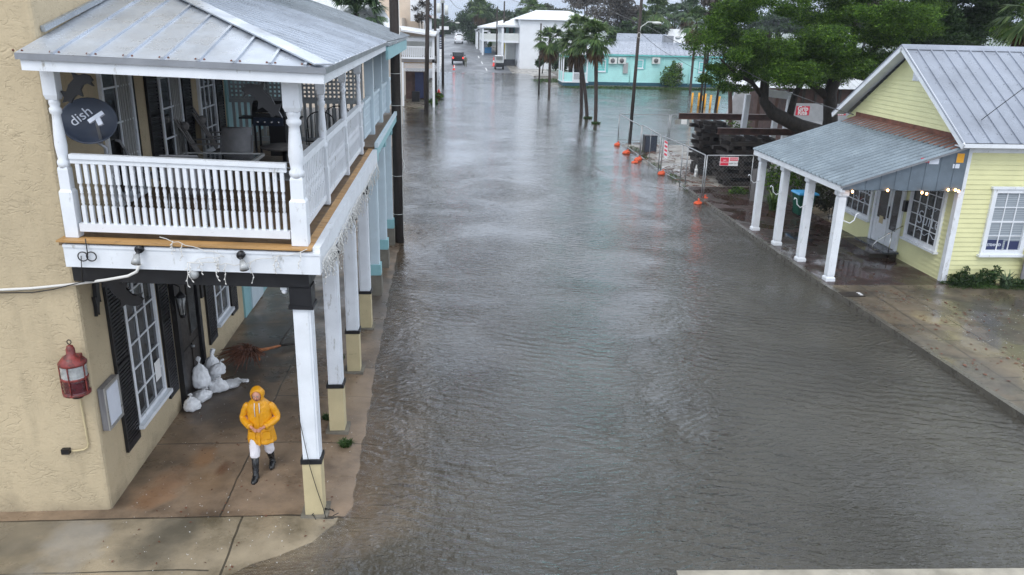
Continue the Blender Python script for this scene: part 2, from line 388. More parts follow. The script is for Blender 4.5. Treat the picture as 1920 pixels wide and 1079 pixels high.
# ground surfaces
def concrete(name, c, cw, lines_x=(), lines_y=(), stains=(), wet=.5):
    t = NT(name); x, y, z = t.xyz()
    n = t.noise(.9, 7, None, .65); col = t.ramp(n, [(.34, tuple(v*.8 for v in c)), (.52, cw), (.66, tuple(v*1.3 for v in cw))])
    sp = t.ramp(t.noise(30, 2), [(.70, (0,0,0)), (.74, (.6,)*3)]); col = t.mix(sp, col, tuple(v*.35 for v in c))
    w = t.math('MULTIPLY', t.math('SUBTRACT', t.noise(1.5, 3), .5), .06)
    m = None
    for ax, ls in ((x, lines_x), (y, lines_y)):
        for L in ls:
            c0, wd = L[0], L[1]
            d = t.math('ABSOLUTE', t.math('SUBTRACT', t.math('ADD', ax, w), c0)); k = t.math('LESS_THAN', d, wd)
            if len(L) > 2:
                o = y if ax is x else x
                k = t.math('MULTIPLY', k, t.math('MULTIPLY', t.math('GREATER_THAN', o, L[2]), t.math('LESS_THAN', o, L[3])))
            m = k if m is None else t.math('MAXIMUM', m, k)
    if m is not None: col = t.mix(t.math('MULTIPLY', m, .8), col, (.028, .025, .02))
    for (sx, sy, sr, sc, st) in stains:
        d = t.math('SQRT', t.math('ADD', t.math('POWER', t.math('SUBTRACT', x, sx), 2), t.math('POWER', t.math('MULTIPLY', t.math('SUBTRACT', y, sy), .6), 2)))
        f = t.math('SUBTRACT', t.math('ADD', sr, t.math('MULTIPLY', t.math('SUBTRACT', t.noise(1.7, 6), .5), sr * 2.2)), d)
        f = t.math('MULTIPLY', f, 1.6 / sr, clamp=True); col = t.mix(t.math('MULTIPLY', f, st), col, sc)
    t.set('Base Color', col)
    pud = t.noise(.8, 5, None, .6); t.set('Roughness', t.ramp(pud, [(.42, .12 + (1-wet)*.3), (.62, .55)]))
    t.set('Specular IOR Level', .5)
    h = t.math('ADD', t.noise(18, 4), t.math('MULTIPLY', t.noise(2, 3), .8))
    if m is not None: h = t.math('SUBTRACT', h, t.math('MULTIPLY', m, 1.2))
    t.bump(h, .22, .012); return t.m
# ------------------------------------------------------------------ ground, water, paving
_ey = [5, 8, 9.22, 9.42, 9.64, 9.93, 10.31, 10.8, 12.8, 15.75, 22.5, 29.5]
_ex = [-8, -4.6, -2.94, -2.7, -2.3, -1.9, -1.66, -1.58, -1.58, -1.66, -1.74, -1.76]
_ky, _kx = [4, 13.2, 20.2, 21.5, 40], [11.75, 11.2, 10.98, 10.9, 10.85]
def kerb_x(y): return np.interp(y, _ky, _kx)
def left_land(x, y):
    d = np.interp(y, _ey, _ex) - x + .012 * np.sin(y * 2.3 + 1.3 * np.sin(y * .7)) + .015 * np.sin(y * 5.1 + 2 * x) + .015 * np.sin(y * 11.3 + 5 * x)
    return np.where(d > 0, np.minimum(.06, d * .07), np.maximum(-.4, d * .11))
def H(x, y):
    x = np.asarray(x, float); y = np.asarray(y, float)
    z = np.full(np.broadcast(x, y).shape, -.4)
    z = np.where(y < 29.5, np.maximum(z, left_land(x, y)), z)
    z = np.where((y > 66) & (x < 3), np.maximum(z, -.4 + .5 * sstep(-1.0, -2.6, x) * sstep(66, 73, y)), z)
    far = np.where(y > 300, .028 * 174, .028 * (y - 126)); z = np.maximum(z, far)
    z = np.where((y < 36) & (x > 8), np.where(x > kerb_x(y) + .3, .09, z), z)
    lot = sstep(10.3, 11.6, x + .5 * np.sin(y * .9)) * sstep(52.5, 50, y)
    z = np.where((y >= 36) & (x > 8), np.maximum(z, -.4 + .47 * lot + .03 * np.sin(x * 3 + y * 2) * lot), z)
    z = np.where((y >= 50) & (x > 16), np.maximum(z, -.4 + .45 * sstep(18, 20.5, x) * sstep(62, 56, y)), z)
    z = np.where(x > 12, np.maximum(z, -.4 + .5 * sstep(96, 99.5, y)), z)
    return z
def H1(x, y): return float(H(x, y))
def axis(*segs):
    o = []
    for a, b, s in segs: o += list(np.arange(a, b, s))
    return np.array(o + [segs[-1][1]])
def sheet(name, xs, ys, zf, mat, keep=None, attr=None, smooth=True):
    X, Y = np.meshgrid(xs, ys); Z = zf(X, Y); n = len(xs)
    V = np.stack([X.ravel(), Y.ravel(), Z.ravel()], 1)
    i, j = np.meshgrid(np.arange(len(xs) - 1), np.arange(len(ys) - 1)); a = (j * n + i).ravel()
    F = np.stack([a, a + 1, a + n + 1, a + n], 1)
    if keep is not None:
        c = V[F].mean(1); F = F[keep(c[:, 0], c[:, 1])]
    o = npmesh(name, V, F, mat, smooth=smooth)
    if attr is not None:
        A = o.data.attributes.new('depth', 'FLOAT', 'POINT'); A.data.foreach_set('value', attr(V[:, 0], V[:, 1]).astype(np.float32))
    tag(o, kind='structure'); return o
XS = axis((-700, -60, 80), (-60, -9, 3), (-9, 0, .15), (0, 9, 1), (9, 14, .25), (14, 40, 1), (40, 100, 5), (100, 900, 80))
YS = axis((-40, 6, 4), (6, 24, .15), (24, 54, .5), (54, 140, 2), (140, 320, 10), (320, 2500, 200))
# mud, earth and grass of the land; asphalt where the street climbs out of the flood
t = NT('wet_ground'); x, y, z = t.xyz()
earth = t.ramp(t.noise(.6, 7, None, .7), [(.3, (.05, .045, .03)), (.5, (.12, .10, .075)), (.7, (.05, .075, .03))])
sand = t.ramp(t.noise(1.4, 6), [(.3, (.20, .15, .09)), (.7, (.30, .24, .16))])
col = t.mix(t.math('LESS_THAN', y, 36.), earth, sand)
lotf = t.math('MULTIPLY', t.math('GREATER_THAN', y, 36.), t.math('LESS_THAN', y, 52.))
col = t.mix(lotf, col, t.ramp(t.noise(.8, 6), [(.35, (.16, .14, .12)), (.65, (.30, .28, .25))]))
col = t.mix(t.math('GREATER_THAN', y, 130.), col, (.045, .07, .03))
t.set('Base Color', col); t.set('Roughness', t.ramp(t.noise(1.1, 4), [(.4, .2), (.6, .7)])); t.bump(t.noise(8, 5), .5, .03); M['earth'] = t.m
sheet('ground', XS, YS, lambda X, Y: H(X, Y) - .012, M['earth'])
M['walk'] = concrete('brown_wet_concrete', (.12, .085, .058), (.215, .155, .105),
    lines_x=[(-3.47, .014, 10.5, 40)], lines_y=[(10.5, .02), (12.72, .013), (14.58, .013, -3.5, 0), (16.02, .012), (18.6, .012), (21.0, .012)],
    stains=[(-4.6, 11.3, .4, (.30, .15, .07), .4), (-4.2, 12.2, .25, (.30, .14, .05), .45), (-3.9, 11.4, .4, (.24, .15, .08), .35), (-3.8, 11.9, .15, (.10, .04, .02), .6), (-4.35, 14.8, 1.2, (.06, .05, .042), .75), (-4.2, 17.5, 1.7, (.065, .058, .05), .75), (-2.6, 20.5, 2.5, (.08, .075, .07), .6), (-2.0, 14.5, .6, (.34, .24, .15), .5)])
M['apron'] = concrete('grey_tan_concrete', (.14, .115, .075), (.26, .215, .15),
    lines_x=[(-3.13, .016, 0, 10.5)], lines_y=[(9.3, .014, -30, -3.3)],
    stains=[(-4.2, 10.0, .6, (.10, .09, .07), .6), (-6.2, 10.2, .9, (.11, .10, .08), .6), (-5.4, 9.9, .5, (.33, .31, .28), .5)])
XL = axis((-16, -6, .5), (-6, -.3, .12)); 
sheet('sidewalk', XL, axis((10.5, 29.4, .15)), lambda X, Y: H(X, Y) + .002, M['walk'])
sheet('pavement', XL, axis((6, 10.5, .15)), lambda X, Y: H(X, Y) - .006, M['apron'])
# right-hand pavement: kerb, gutter band, flags, brick
RZ = .15
M['flags'] = concrete('wet_tan_flags', (.052, .045, .035), (.125, .10, .070),
    lines_x=[(11.95, .022), (12.95, .02, 14, 21.3)], lines_y=[(14.9, .02), (15.95, .02), (17.0, .02), (18.05, .02), (19.1, .02), (13.8, .02), (12.6, .02)],
    stains=[(14.6, 18.6, 1.6, (.035, .032, .026), .8), (13.4, 16.5, .9, (.06, .055, .045), .6), (12.4, 18.6, .4, (.30, .24, .13), .55), (12.5, 16.5, .45, (.30, .25, .15), .5), (12.6, 14.4, .4, (.28, .24, .15), .4), (11.4, 17, .7, (.11, .10, .08), .5), (11.6, 15, .7, (.11, .10, .085), .5), (17, 19.5, 2.0, (.045, .04, .03), .7)], wet=1)
def strip_right(y0, y1, x1, z, name, mat, step=.3, inset=.0):
    ys = np.arange(y0, y1 + 1e-6, step); mb = MB(); xi = axis((0, 1, .25))
    rows = [[(kerb_x(q) + inset + (x1 - kerb_x(q) - inset) * u, q, z) for u in xi] for q in ys]
    vs = [p for r in rows for p in r]; n = len(xi)
    mb.add(vs, [(j*n+i, j*n+i+1, (j+1)*n+i+1, (j+1)*n+i) for j in range(len(ys)-1) for i in range(n-1)])
    return tag(mb.build(name, mat), kind='structure')
strip_right(3.0, 21.3, 42, RZ, 'flagstones', M['flags'], inset=.14)
t = NT('wet_red_brick_paving'); bt = t.new('TexBrick'); bt.inputs['Scale'].default_value = 1.0
bt.inputs['Brick Width'].default_value = .21; bt.inputs['Row Height'].default_value = .105; bt.inputs['Mortar Size'].default_value = .008
bt.inputs['Color1'].default_value = rgba((.075, .034, .030)); bt.inputs['Color2'].default_value = rgba((.038, .024, .022)); bt.inputs['Mortar'].default_value = rgba((.02, .018, .015))
t.l.new(t.pos(), bt.inputs['Vector'])
cc = t.mix(t.ramp(t.noise(.7, 6, None, .7), [(.45, (0, 0, 0)), (.62, (.85,)*3)]), bt.outputs['Color'], (.035, .028, .02))
t.set('Base Color', cc); t.set('Roughness', t.ramp(t.noise(1.0, 5), [(.42, .08), (.62, .5)])); t.bump(bt.outputs['Fac'], -.3, .006); M['brick'] = t.m
strip_right(21.3, 36.0, 14.72, RZ, 'brick_paving', M['brick'], inset=.14)
M['kerb'] = simple('wet_kerb_concrete', (.085, .078, .064), .3, var=.35, scale=3, bump=.3, bscale=20)
mb = MB(); ys = np.arange(3.0, 36.01, .5)
for a, b in zip(ys[:-1], ys[1:]):
    xa, xb = kerb_x(a), kerb_x(b)
    top = [(xa, a), (xa + .14, a), (xb + .14, b), (xb, b)]
    mb.add([(p[0], p[1], -.4) for p in top] + [(p[0], p[1], RZ + .004) for p in top], [(4,5,6,7), (0,4,7,3)])
tag(mb.build('kerb', M['kerb']), kind='structure')
# storm drain inlet let into the kerb corner
mb = MB(); mb.box(11.0, 20.25, RZ + .004, 11.62, 20.62, RZ + .02); r_ = root('drain_cover', (11.3, 20.4, RZ), 'dark metal storm drain cover at the corner of the raised kerb', 'drain cover')
mb.build('plate', M['dkwood'], r_); mb = MB()
for k in range(5): mb.box(11.5 + .02 * (k % 2), 20.33 + k * .05, RZ + .021, 11.6, 20.36 + k * .05, RZ + .025)
mb.build('grating', M['signwhite'], r_)
# pale concrete strip at the very bottom of the view
M['strip'] = concrete('pale_worn_concrete', (.20, .18, .14), (.33, .30, .24))
p1_ = U(1268, 1070, z=.025); p2_ = U(1990, 1065, z=.025); mb = MB(); mb.prism([(p1_.x, 7.2, -.3), (p2_.x, 7.2, -.3), (p2_.x, p2_.y, -.3), (p1_.x, p1_.y, -.3)], (0, 0, .325)); tag(mb.build('crossing_slab', M['strip']), kind='structure')
# street asphalt that climbs out of the water
t = NT('wet_asphalt'); t.set('Base Color', t.ramp(t.noise(.5, 7, None, .7), [(.35, (.09, .095, .105)), (.65, (.17, .18, .20))]))
t.set('Roughness', t.ramp(t.noise(.25, 5, (1, .4, 1)), [(.4, .38), (.6, .7)])); M['asphalt'] = t.m
sheet('road', axis((-1.6, 9.4, 1.1)), axis((112, 330, 3)), lambda X, Y: H(X, Y) + .012, M['asphalt'])
mb = MB()
for (x0, y0, y1) in ((.55, 133, 139), (.55, 147, 153), (.55, 161, 167), (5.6, 129, 134), (5.4, 142, 148), (5.3, 156, 162)):
    for k in range(4):
        a = y0 + (y1 - y0) * k / 4; b = y0 + (y1 - y0) * (k + 1) / 4
        mb.quad((x0, a, H1(x0, a) + .022), (x0 + .16, a, H1(x0, a) + .022), (x0 + .16, b, H1(x0, b) + .022), (x0, b, H1(x0, b) + .022))
tag(mb.build('road_marking', M['signwhite']), kind='structure')
M['pathc'] = simple('wet_pale_concrete', (.30, .28, .25), .3, var=.25, scale=.6)
sheet('path', axis((9.4, 15.5, .7)), axis((118, 200, 4)), lambda X, Y: H(X, Y) + .03, M['pathc'])
sheet('path', axis((-3.4, -1.6, .6)), axis((112, 240, 4)), lambda X, Y: H(X, Y) + .03, M['pathc'])
# flood water
t = NT('muddy_flood_water'); x, y, z = t.xyz(); t.n.remove(t.b)
at = t.new('Attribute'); at.attribute_name = 'depth'; dep = at.outputs['Fac']
dn = t.math('ADD', dep, t.math('MULTIPLY', t.math('SUBTRACT', t.noise(2.5, 5), .5), .05))
body_col = t.ramp(t.math('MULTIPLY', dn, 2.6), [(.02, (.26, .19, .12)), (.16, (.14, .11, .08)), (.4, (.064, .056, .042)), (1., (.052, .048, .038))])
dirt = t.ramp(t.noise(.35, 5), [(.35, (.8,)*3), (.65, (1.25,)*3)]); body_col = t.mix(1., body_col, dirt, 'MULTIPLY')
df = t.new('BsdfDiffuse'); t.l.new(body_col, df.inputs[0]); tp = t.new('BsdfTransparent')
al = t.ramp(t.math('MULTIPLY', dn, 5.5), [(.0, (.08,)*3), (.6, (1,)*3)])
m1 = t.new('MixShader'); t.l.new(al, m1.inputs[0]); t.l.new(tp.outputs[0], m1.inputs[1]); t.l.new(df.outputs[0], m1.inputs[2])
rip1 = t.noise(4.6, 3, (.62, 1.5, 1), .55, .9); rip2 = t.noise(12., 3, (.65, 1.5, 1), .55, .5); swell = t.noise(1.1, 2, (.55, 1.3, 1), .5, .8)
cross = t.noise(6.5, 2, (1.7, .7, 1), .5, .7)
wind = t.ramp(t.noise(.16, 4, (1, .75, 1), .55, 1.2), [(.36, (.42,)*3), (.56, (1,)*3)])
wnd2 = t.ramp(t.noise(.4, 3, (.8, .8, 1), .5, 1.), [(.35, (.55,)*3), (.62, (1.2,)*3)])
hgt = t.math('ADD', t.math('MULTIPLY', rip1, .75), t.math('ADD', t.math('MULTIPLY', rip2, .42), t.math('ADD', t.math('MULTIPLY', cross, .25), t.math('MULTIPLY', swell, .45))))
lee = t.ramp(t.math('DIVIDE', y, 100.), [(.09, (1.6,)*3), (.20, (1.0,)*3), (.45, (.42,)*3)])      # the wind drops up the street
def train(scale, rot, dist, dsc):
    w_ = t.new('TexWave'); w_.wave_type = 'BANDS'; w_.bands_direction = 'Y'; w_.wave_profile = 'SIN'; w_.inputs['Scale'].default_value = scale; w_.inputs['Distortion'].default_value = dist; w_.inputs['Detail'].default_value = 2; w_.inputs['Detail Scale'].default_value = dsc
    q_ = t.new('Mapping'); q_.inputs['Rotation'].default_value = (0, 0, rot); t.l.new(t.pos(), q_.inputs[0]); t.l.new(q_.outputs[0], w_.inputs['Vector']); return w_.outputs['Fac']
tr1 = t.math('MULTIPLY', train(1.15, .35, 7., .9), t.ramp(t.noise(.33, 3), [(.42, (0, 0, 0)), (.62, (.30,)*3)]))
tr2 = t.math('MULTIPLY', train(1.7, -.5, 8., 1.1), t.ramp(t.noise(.27, 3, (1.1, .9, 1)), [(.45, (0, 0, 0)), (.66, (.22,)*3)]))
hgt = t.math('ADD', hgt, t.math('ADD', tr1, tr2))
hgt = t.math('MULTIPLY', hgt, t.math('MULTIPLY', t.math('MULTIPLY', wind, wnd2), lee))
bm = t.new('Bump'); bm.inputs['Strength'].default_value = 1.; bm.inputs['Distance'].default_value = .065; t.l.new(hgt, bm.inputs['Height'])
t.l.new(bm.outputs[0], df.inputs['Normal'])
fr = t.new('Fresnel'); fr.inputs['IOR'].default_value = 1.45; t.l.new(bm.outputs[0], fr.inputs['Normal'])
gl = t.new('BsdfGlossy'); gl.inputs['Roughness'].default_value = .05; gl.inputs['Color'].default_value = (.95, .97, 1, 1); t.l.new(bm.outputs[0], gl.inputs['Normal'])
m2 = t.new('MixShader'); t.l.new(fr.outputs[0], m2.inputs[0]); t.l.new(m1.outputs[0], m2.inputs[1]); t.l.new(gl.outputs[0], m2.inputs[2])
t.l.new(m2.outputs[0], t.out.inputs[0]); M['water'] = t.m
sheet('water', axis((-90, -9, 4), (-9, 0, .15), (0, 9, 1), (9, 40, 1), (40, 120, 10)), axis((-30, 6, 3), (6, 24, .15), (24, 60, .5), (60, 134, 1)),
      lambda X, Y: X * 0, M['water'], attr=lambda X, Y: -H(X, Y))

# wind-blown litter on the paving
def litter(name, label, n, xa, xb, ya, yb, zf, mat, seed, smin=.008, smax=.03):
    rs = np.random.RandomState(seed); V = []; F = []
    for k in range(n):
        x_, y_ = rs.uniform(xa, xb), rs.uniform(ya, yb); 
        if x_ > 8 and x_ < kerb_x(y_) + .2: continue
        z_ = zf(x_, y_); s_ = rs.uniform(smin, smax); a_ = rs.uniform(0, PI); c_, q_ = math.cos(a_) * s_, math.sin(a_) * s_; w_ = rs.uniform(.25, .7); b_ = len(V)
        V += [(x_ - c_, y_ - q_, z_), (x_ + q_*w_, y_ - c_*w_, z_ + .008), (x_ + c_, y_ + q_, z_ + .003), (x_ - q_*w_, y_ + c_*w_, z_ + .01)]; F.append((b_, b_+1, b_+2, b_+3))
    return tag(npmesh(name, V, F, M[mat]), label, 'litter', kind='stuff')
litter('leaf_litter', 'dark leaf bits on the left pavement', 330, -5.0, -1.8, 9.2, 20, lambda a, b: max(.0, H1(a, b)) + .006, 'root', 1)
litter('shell_bits', 'pale chips on the left pavement', 260, -4.9, -1.7, 9.2, 17, lambda a, b: max(.0, H1(a, b)) + .006, 'signwhite', 2, .005, .013)
litter('leaf_litter', 'dark leaf bits on the right pavement', 420, 11.2, 17, 12, 21.2, lambda a, b: RZ + .004, 'root', 3, .012, .07)
litter('shell_bits', 'pale chips on the right pavement', 260, 12.6, 16.5, 14, 19.5, lambda a, b: RZ + .004, 'signwhite', 4, .006, .02)
litter('leaf_litter', 'dark leaf bits on the brick paving', 260, 11.1, 14.6, 21.4, 30, lambda a, b: RZ + .004, 'root', 5, .012, .05)
# ------------------------------------------------------------------ cream stucco corner building with its veranda
XW, YF, XO = -5.14, 10.75, -2.07
sb = root('stucco_building', (XW, YF, 0), 'cream stucco corner building with a white two-storey veranda and black shutters', 'building')
mb = MB(); mb.box(-16, YF, -.5, XW, 19.0, 12.5); mb.build('wall', M['stucco'], sb, bevel=.05)
def sag(x, y, z): return (x, y, z - .035 * (x + 5.0) if z > 3.3 else z)
def win(parent, x, y0, y1, z0, z1, nx, nz, glass=None, frame=None, fw=.07, sill=True, name='window', d=1, proud=.05, sash=None, T=lambda x, y, z: (x, y, z)):
    """window on a wall that faces +x (d=1) or -x (d=-1): frame > pane, muntins"""
    frame = frame or M['white']; f = MB()
    a, b = x - .02 * d, x + proud * d
    f.box(a, y0, z0, b, y0 + fw, z1); f.box(a, y1 - fw, z0, b, y1, z1); f.box(a, y0 + fw, z1 - fw, b, y1 - fw, z1); f.box(a, y0 + fw, z0, b, y1 - fw, z0 + fw)
    w = f.xf(T).build(name, frame, parent)
    m_ = MB(); iy0, iy1, iz0, iz1 = y0 + fw, y1 - fw, z0 + fw, z1 - fw; t_ = .014
    for i in range(1, nx): q = iy0 + (iy1 - iy0) * i / nx; m_.box(x + .012 * d, q - t_, iz0, x + .034 * d, q + t_, iz1)
    for i in range(1, nz):
        q = iz0 + (iz1 - iz0) * i / nz; tt = t_ * (2 if sash == i else 1); m_.box(x + .012 * d, iy0, q - tt, x + .031 * d, iy1, q + tt)
    if m_.v: m_.xf(T).build('muntins', frame, w)
    p = MB(); p.box(x - .01 * d, iy0, iz0, x + .008 * d, iy1, iz1); p.xf(T).build('pane', glass or M['glass'], w)
    if sill: s_ = MB(); s_.box(x - .02 * d, y0 - .06, z0 - .07, x + .13 * d, y1 + .06, z0 - .002); s_.xf(T).build('sill', frame, w)
    return w
def shutter(parent, x, y0, y1, z0, z1, mat=None, name='shutter', out=.05):
    s_ = MB(); s_.box(x + .005, y0, z0, x + out * .6, y1, z1)
    for a, b in ((y0, y0 + .05), (y1 - .05, y1)): s_.box(x + out * .6, a, z0, x + out, b, z1)
    for a in (z0, (z0 + z1) / 2 - .04, z1 - .08): s_.box(x + out * .6, y0 + .05, a, x + out, y1 - .05, a + .08)
    q = z0 + .1
    while q < z1 - .1: s_.bar((x + out * .7, y0 + .05, q), (x + out * .7, y1 - .05, q), .03, .035); q += .06
    return s_.build(name, mat or M['black'], parent)
# ground floor openings on the street side
win(sb, XW, 12.05, 13.35, .82, 3.5, 3, 6); shutter(sb, XW, 11.5, 12.02, .6, 3.55); shutter(sb, XW, 13.5, 13.95, .55, 3.55)
win(sb, XW, 16.62, 17.68, .82, 3.5, 2, 5); shutter(sb, XW, 16.05, 16.58, .55, 3.55); shutter(sb, XW, 17.85, 18.35, .55, 3.55)
mb = MB(); mb.box(XW - .02, 14.1, .0, XW + .10, 14.25, 3.3); mb.box(XW - .02, 15.35, .0, XW + .10, 15.5, 3.3); mb.box(XW - .02, 14.25, 3.1, XW + .10, 15.35, 3.3)
dr = mb.build('door', M['black'], sb)
mb = MB(); mb.box(XW, 14.25, .05, XW + .04, 15.35, 3.1)
for a, b, c, d in ((14.35, 14.75, .3, 1.1), (14.85, 15.25, .3, 1.1), (14.35, 14.75, 1.25, 2.9), (14.85, 15.25, 1.25, 2.9)): mb.box(XW + .04, a, c, XW + .06, b, d)
mb.build('door_panel', M['dkwood'], dr)
mb = MB(); mb.tube([(XW + .06, 14.8, 1.05), (XW + .12, 14.8, 1.05)], .03); mb.build('door_knob', M['steel'], dr)
mb = MB(); mb.box(XW + .04, 14.86, 1.3, XW + .068, 15.24, 2.85); mb.build('pane', M['glass'], dr)
mb = MB(); mb.box(XW, 15.78, 1.7, XW + .05, 15.9, 2.1); mb.build('mailbox', M['black'], sb)
# paper notice taped inside the big window
mb = MB(); mb.box(XW + .036, 12.95, 1.15, XW + .04, 13.2, 1.5); pn = mb.top('paper_notice', M['signwhite'], 'white paper notice taped inside the tall window behind the sandbags', 'notice')
# upper floor openings
FZ = 4.42
win(sb, XW, 12.3, 13.5, FZ + .05, 6.75, 2, 4, M['glass']); shutter(sb, XW, 13.52, 13.56, FZ, 6.6)
for (a, b) in ((12.95, 13.4), (15.35, 15.78)):
    c_ = MB(); n = 9
    for k in range(n): y0 = a + (b - a) * k / n; c_.box(XW + .01 + .012 * (k % 2), y0, FZ + .1, XW + .03 + .012 * (k % 2), y0 + (b - a) / n, 6.6)
    c_.build('curtain', M['curtain'], sb)
win(sb, XW, 14.7, 15.85, FZ + .05, 6.75, 2, 4); shutter(sb, XW, 14.1, 14.62, FZ + .02, 6.7); shutter(sb, XW, 15.95, 16.45, FZ + .02, 6.7)
win(sb, XW, 16.95, 18.1, FZ + .02, 6.75, 3, 5, name='glazed_door', sill=False, fw=.1); shutter(sb, XW, 18.2, 18.7, FZ + .02, 6.7)
# lower columns
def lower_col(par, y, x=XO, top=3.48):
    s_ = MB(); s_.box(x - .12, y, 1.0, x + .12, y + .24, top); s_.box(x - .09, y - .012, 1.02, x + .09, y - .001, top - .02); s_.box(x + .121, y + .03, 1.02, x + .132, y + .21, top - .02)
    c = s_.build('column', M['white'], par)
    s_ = MB(); s_.box(x - .135, y - .02, -.05, x + .135, y + .26, .93); s_.build('pedestal', M['pedestal'], c)
    s_ = MB(); s_.box(x - .155, y - .035, .93, x + .155, y + .275, 1.0); s_.build('band', M['black'], c)
    s_ = MB(); s_.box(x - .15, y - .03, top, x + .15, y + .27, 3.80); s_.box(x - .17, y - .05, top, x + .17, y + .29, top + .05); s_.xf(sag).build('capital', M['black'], c)
    s_ = MB(); s_.box(x - .2, y - .08, -.05, x + .2, y + .33, .075 + .02 * math.sin(y)); s_.build('footing', M['concrete_col'], c)
CY = [10.53, 13.1, 15.72, 18.3]
for y_ in CY: lower_col(sb, y_)
# beam, fascia, deck
X1 = -1.76
mb = MB(); mb.box(XW + .1, 10.5, 3.79, XO + .13, 10.72, 4.06); mb.box(XO - .11, 10.72, 3.79, XO + .13, 19.0, 4.06); mb.xf(sag).build('beam', M['black'], sb)
mb = MB(); mb.box(XW + .08, 10.40, 4.02, X1, 10.46, 4.33); mb.box(-1.86, 10.46, 4.02, X1, 19.2, 4.383)
mb.box(XW + .08, 10.385, 4.29, X1 + .012, 10.40, 4.325); mb.xf(sag).build('fascia', M['white'], sb)
mb = MB(); mb.box(XW, 10.47, 4.29, -1.865, 19.2, 4.36); mb.xf(sag).build('balcony_floor', M['deck'], sb)
mb = MB(); mb.box(XW + .02, 10.36, 4.362, XO + .1, 10.6, 4.385); mb.box(XO + .1, 10.36, 4.362, -1.862, 19.15, 4.385)
for k in range(30): mb.box(XO + .101, 10.7 + .285 * k, 4.386, -1.863, 10.7 + .285 * k + .27, 4.392)
mb.xf(sag).build('plank_edge', M['tanwood'], sb)
mb = MB(); mb.box(XW, 10.75, 4.07, X1 - .1, 19.1, 4.1)
mb.xf(sag).build('soffit', M['deck'], sb)
# turned posts upstairs
def post(par, x, y, w, name='post', ztop=6.62, zb=4.39, mat=None, half=False):
    s_ = MB(); k = w / .26; h = ztop - zb
    s_.lathe([(w/2, 0), (w/2, h*.27), (w/2*.78, h*.285), (w/2*.78, h*.40), (w/2*.7, h*.415)], (x, y, zb), sq=True)
    s_.lathe([(w*.40, h*.41), (w*.47, h*.43), (w*.47, h*.445), (w*.36, h*.46), (w*.42, h*.50), (w*.46, h*.54), (w*.42, h*.60), (w*.34, h*.68), (w*.32, h*.71), (w*.45, h*.725), (w*.45, h*.745), (w*.34, h*.755), (w*.42, h*.775), (w*.42, h*.79), (w*.36, h*.80)], (x, y, zb), n=14)
    s_.lathe([(w/2*.8, h*.795), (w/2, h*.82), (w/2, h)], (x, y, zb), sq=True)
    return s_.xf(sag).build(name, mat or M['white'], par)
post(sb, -2.03, 10.6, .215); post(sb, -4.98, 10.6, .165)
for y_ in (13.15, 15.8, 18.4): post(sb, XO, y_, .14)
# railings with turned balusters
def baluster(par, x, y, z0, z1, w=.048, turned=True):
    s_ = MB(); h = z1 - z0
    if turned:
        s_.lathe([(w/2, 0), (w/2, h*.30)], (x, y, z0), sq=True)
        s_.lathe([(w*.5, h*.30), (w*.30, h*.32), (w*.48, h*.345), (w*.42, h*.38), (w*.52, h*.43), (w*.34, h*.50), (w*.5, h*.515), (w*.36, h*.53), (w*.5, h*.60), (w*.32, h*.655), (w*.5, h*.67)], (x, y, z0), n=8)
        s_.lathe([(w/2, h*.67), (w/2, h)], (x, y, z0), sq=True)
    else: s_.box(x - w/2, y - w/2, z0, x + w/2, y + w/2, z1)
    return s_.xf(sag).build('baluster', M['white'], par)
f = MB(); f.box(-4.88, 10.53, 5.43, -2.16, 10.63, 5.49); f.box(-4.88, 10.55, 5.37, -2.16, 10.61, 5.43)
fr_ = f.xf(sag).build('railing', M['white'], sb)
f = MB(); f.box(-4.88, 10.54, 4.47, -2.16, 10.62, 4.58); f.xf(sag).build('bottom_rail', M['white_old'], fr_)
for k in range(28): baluster(fr_, -4.80 + k * .0955, 10.58, 4.58, 5.37)
for a, b in ((10.76, 13.05), (13.25, 15.7), (15.9, 18.3), (18.5, 19.15)):
    f = MB(); f.box(XO - .05, a, 5.43, XO + .05, b, 5.49); f.box(XO - .03, a, 4.47, XO + .03, b, 4.56); f.box(XO - .03, a, 5.37, XO + .03, b, 5.43)
    rr = f.xf(sag).build('railing', M['white'], sb); n = int((b - a) / .15)
    for k in range(n): baluster(rr, XO, a + (b - a) * (k + .5) / n, 4.56, 5.37, .042, turned=True)
# lattice screen across the far end
f = MB()
for k in range(32): f.box(-5.1 + k * .097, 19.16, 5.42, -5.1 + k * .097 + .05, 19.175, 6.6)
for k in range(13): f.box(-5.1, 19.178, 5.42 + k * .094, -2.1, 19.19, 5.42 + k * .094 + .046)
f.box(-5.1, 19.13, 5.33, -2.1, 19.2, 5.42); f.box(-5.1, 19.13, 4.45, -2.1, 19.2, 4.55)
for k in range(22): f.box(-5.05 + k * .135, 19.15, 4.55, -5.05 + k * .135 + .065, 19.18, 5.33)
f.build('lattice_screen', M['screen'], sb)
# leaping-fish brackets cut from black board
def fish(par, o, ux, uz, s, th=(0, .05, 0)):
    pts = [(0,0),(.05,.10),(.0,.22),(.10,.20),(.16,.33),(.27,.44),(.24,.56),(.34,.50),(.45,.53),(.55,.50),(.60,.42),(.56,.38),(.60,.31),(.50,.36),(.42,.33),(.36,.24),(.38,.12),(.30,.16),(.22,.10),(.16,0),(.10,.04)]
    ux, uz, o = Vector(ux), Vector(uz), Vector(o); m_ = MB(); m_.prism([o + ux * a * s + uz * b * s for a, b in pts], th); return m_.build('bracket', M['black'], par)
fish(sb, (-4.88, 10.58, 6.12), (1, 0, 0), (0, 0, 1), .68); fish(sb, (-2.17, 10.58, 5.98), (-1, 0, 0), (0, 0, 1), .8)
for y_ in (13.24, 15.89, 18.5): fish(sb, (XO - .02, y_, 6.0), (0, .7, 0), (0, 0, 1), .6, (.04, 0, 0))
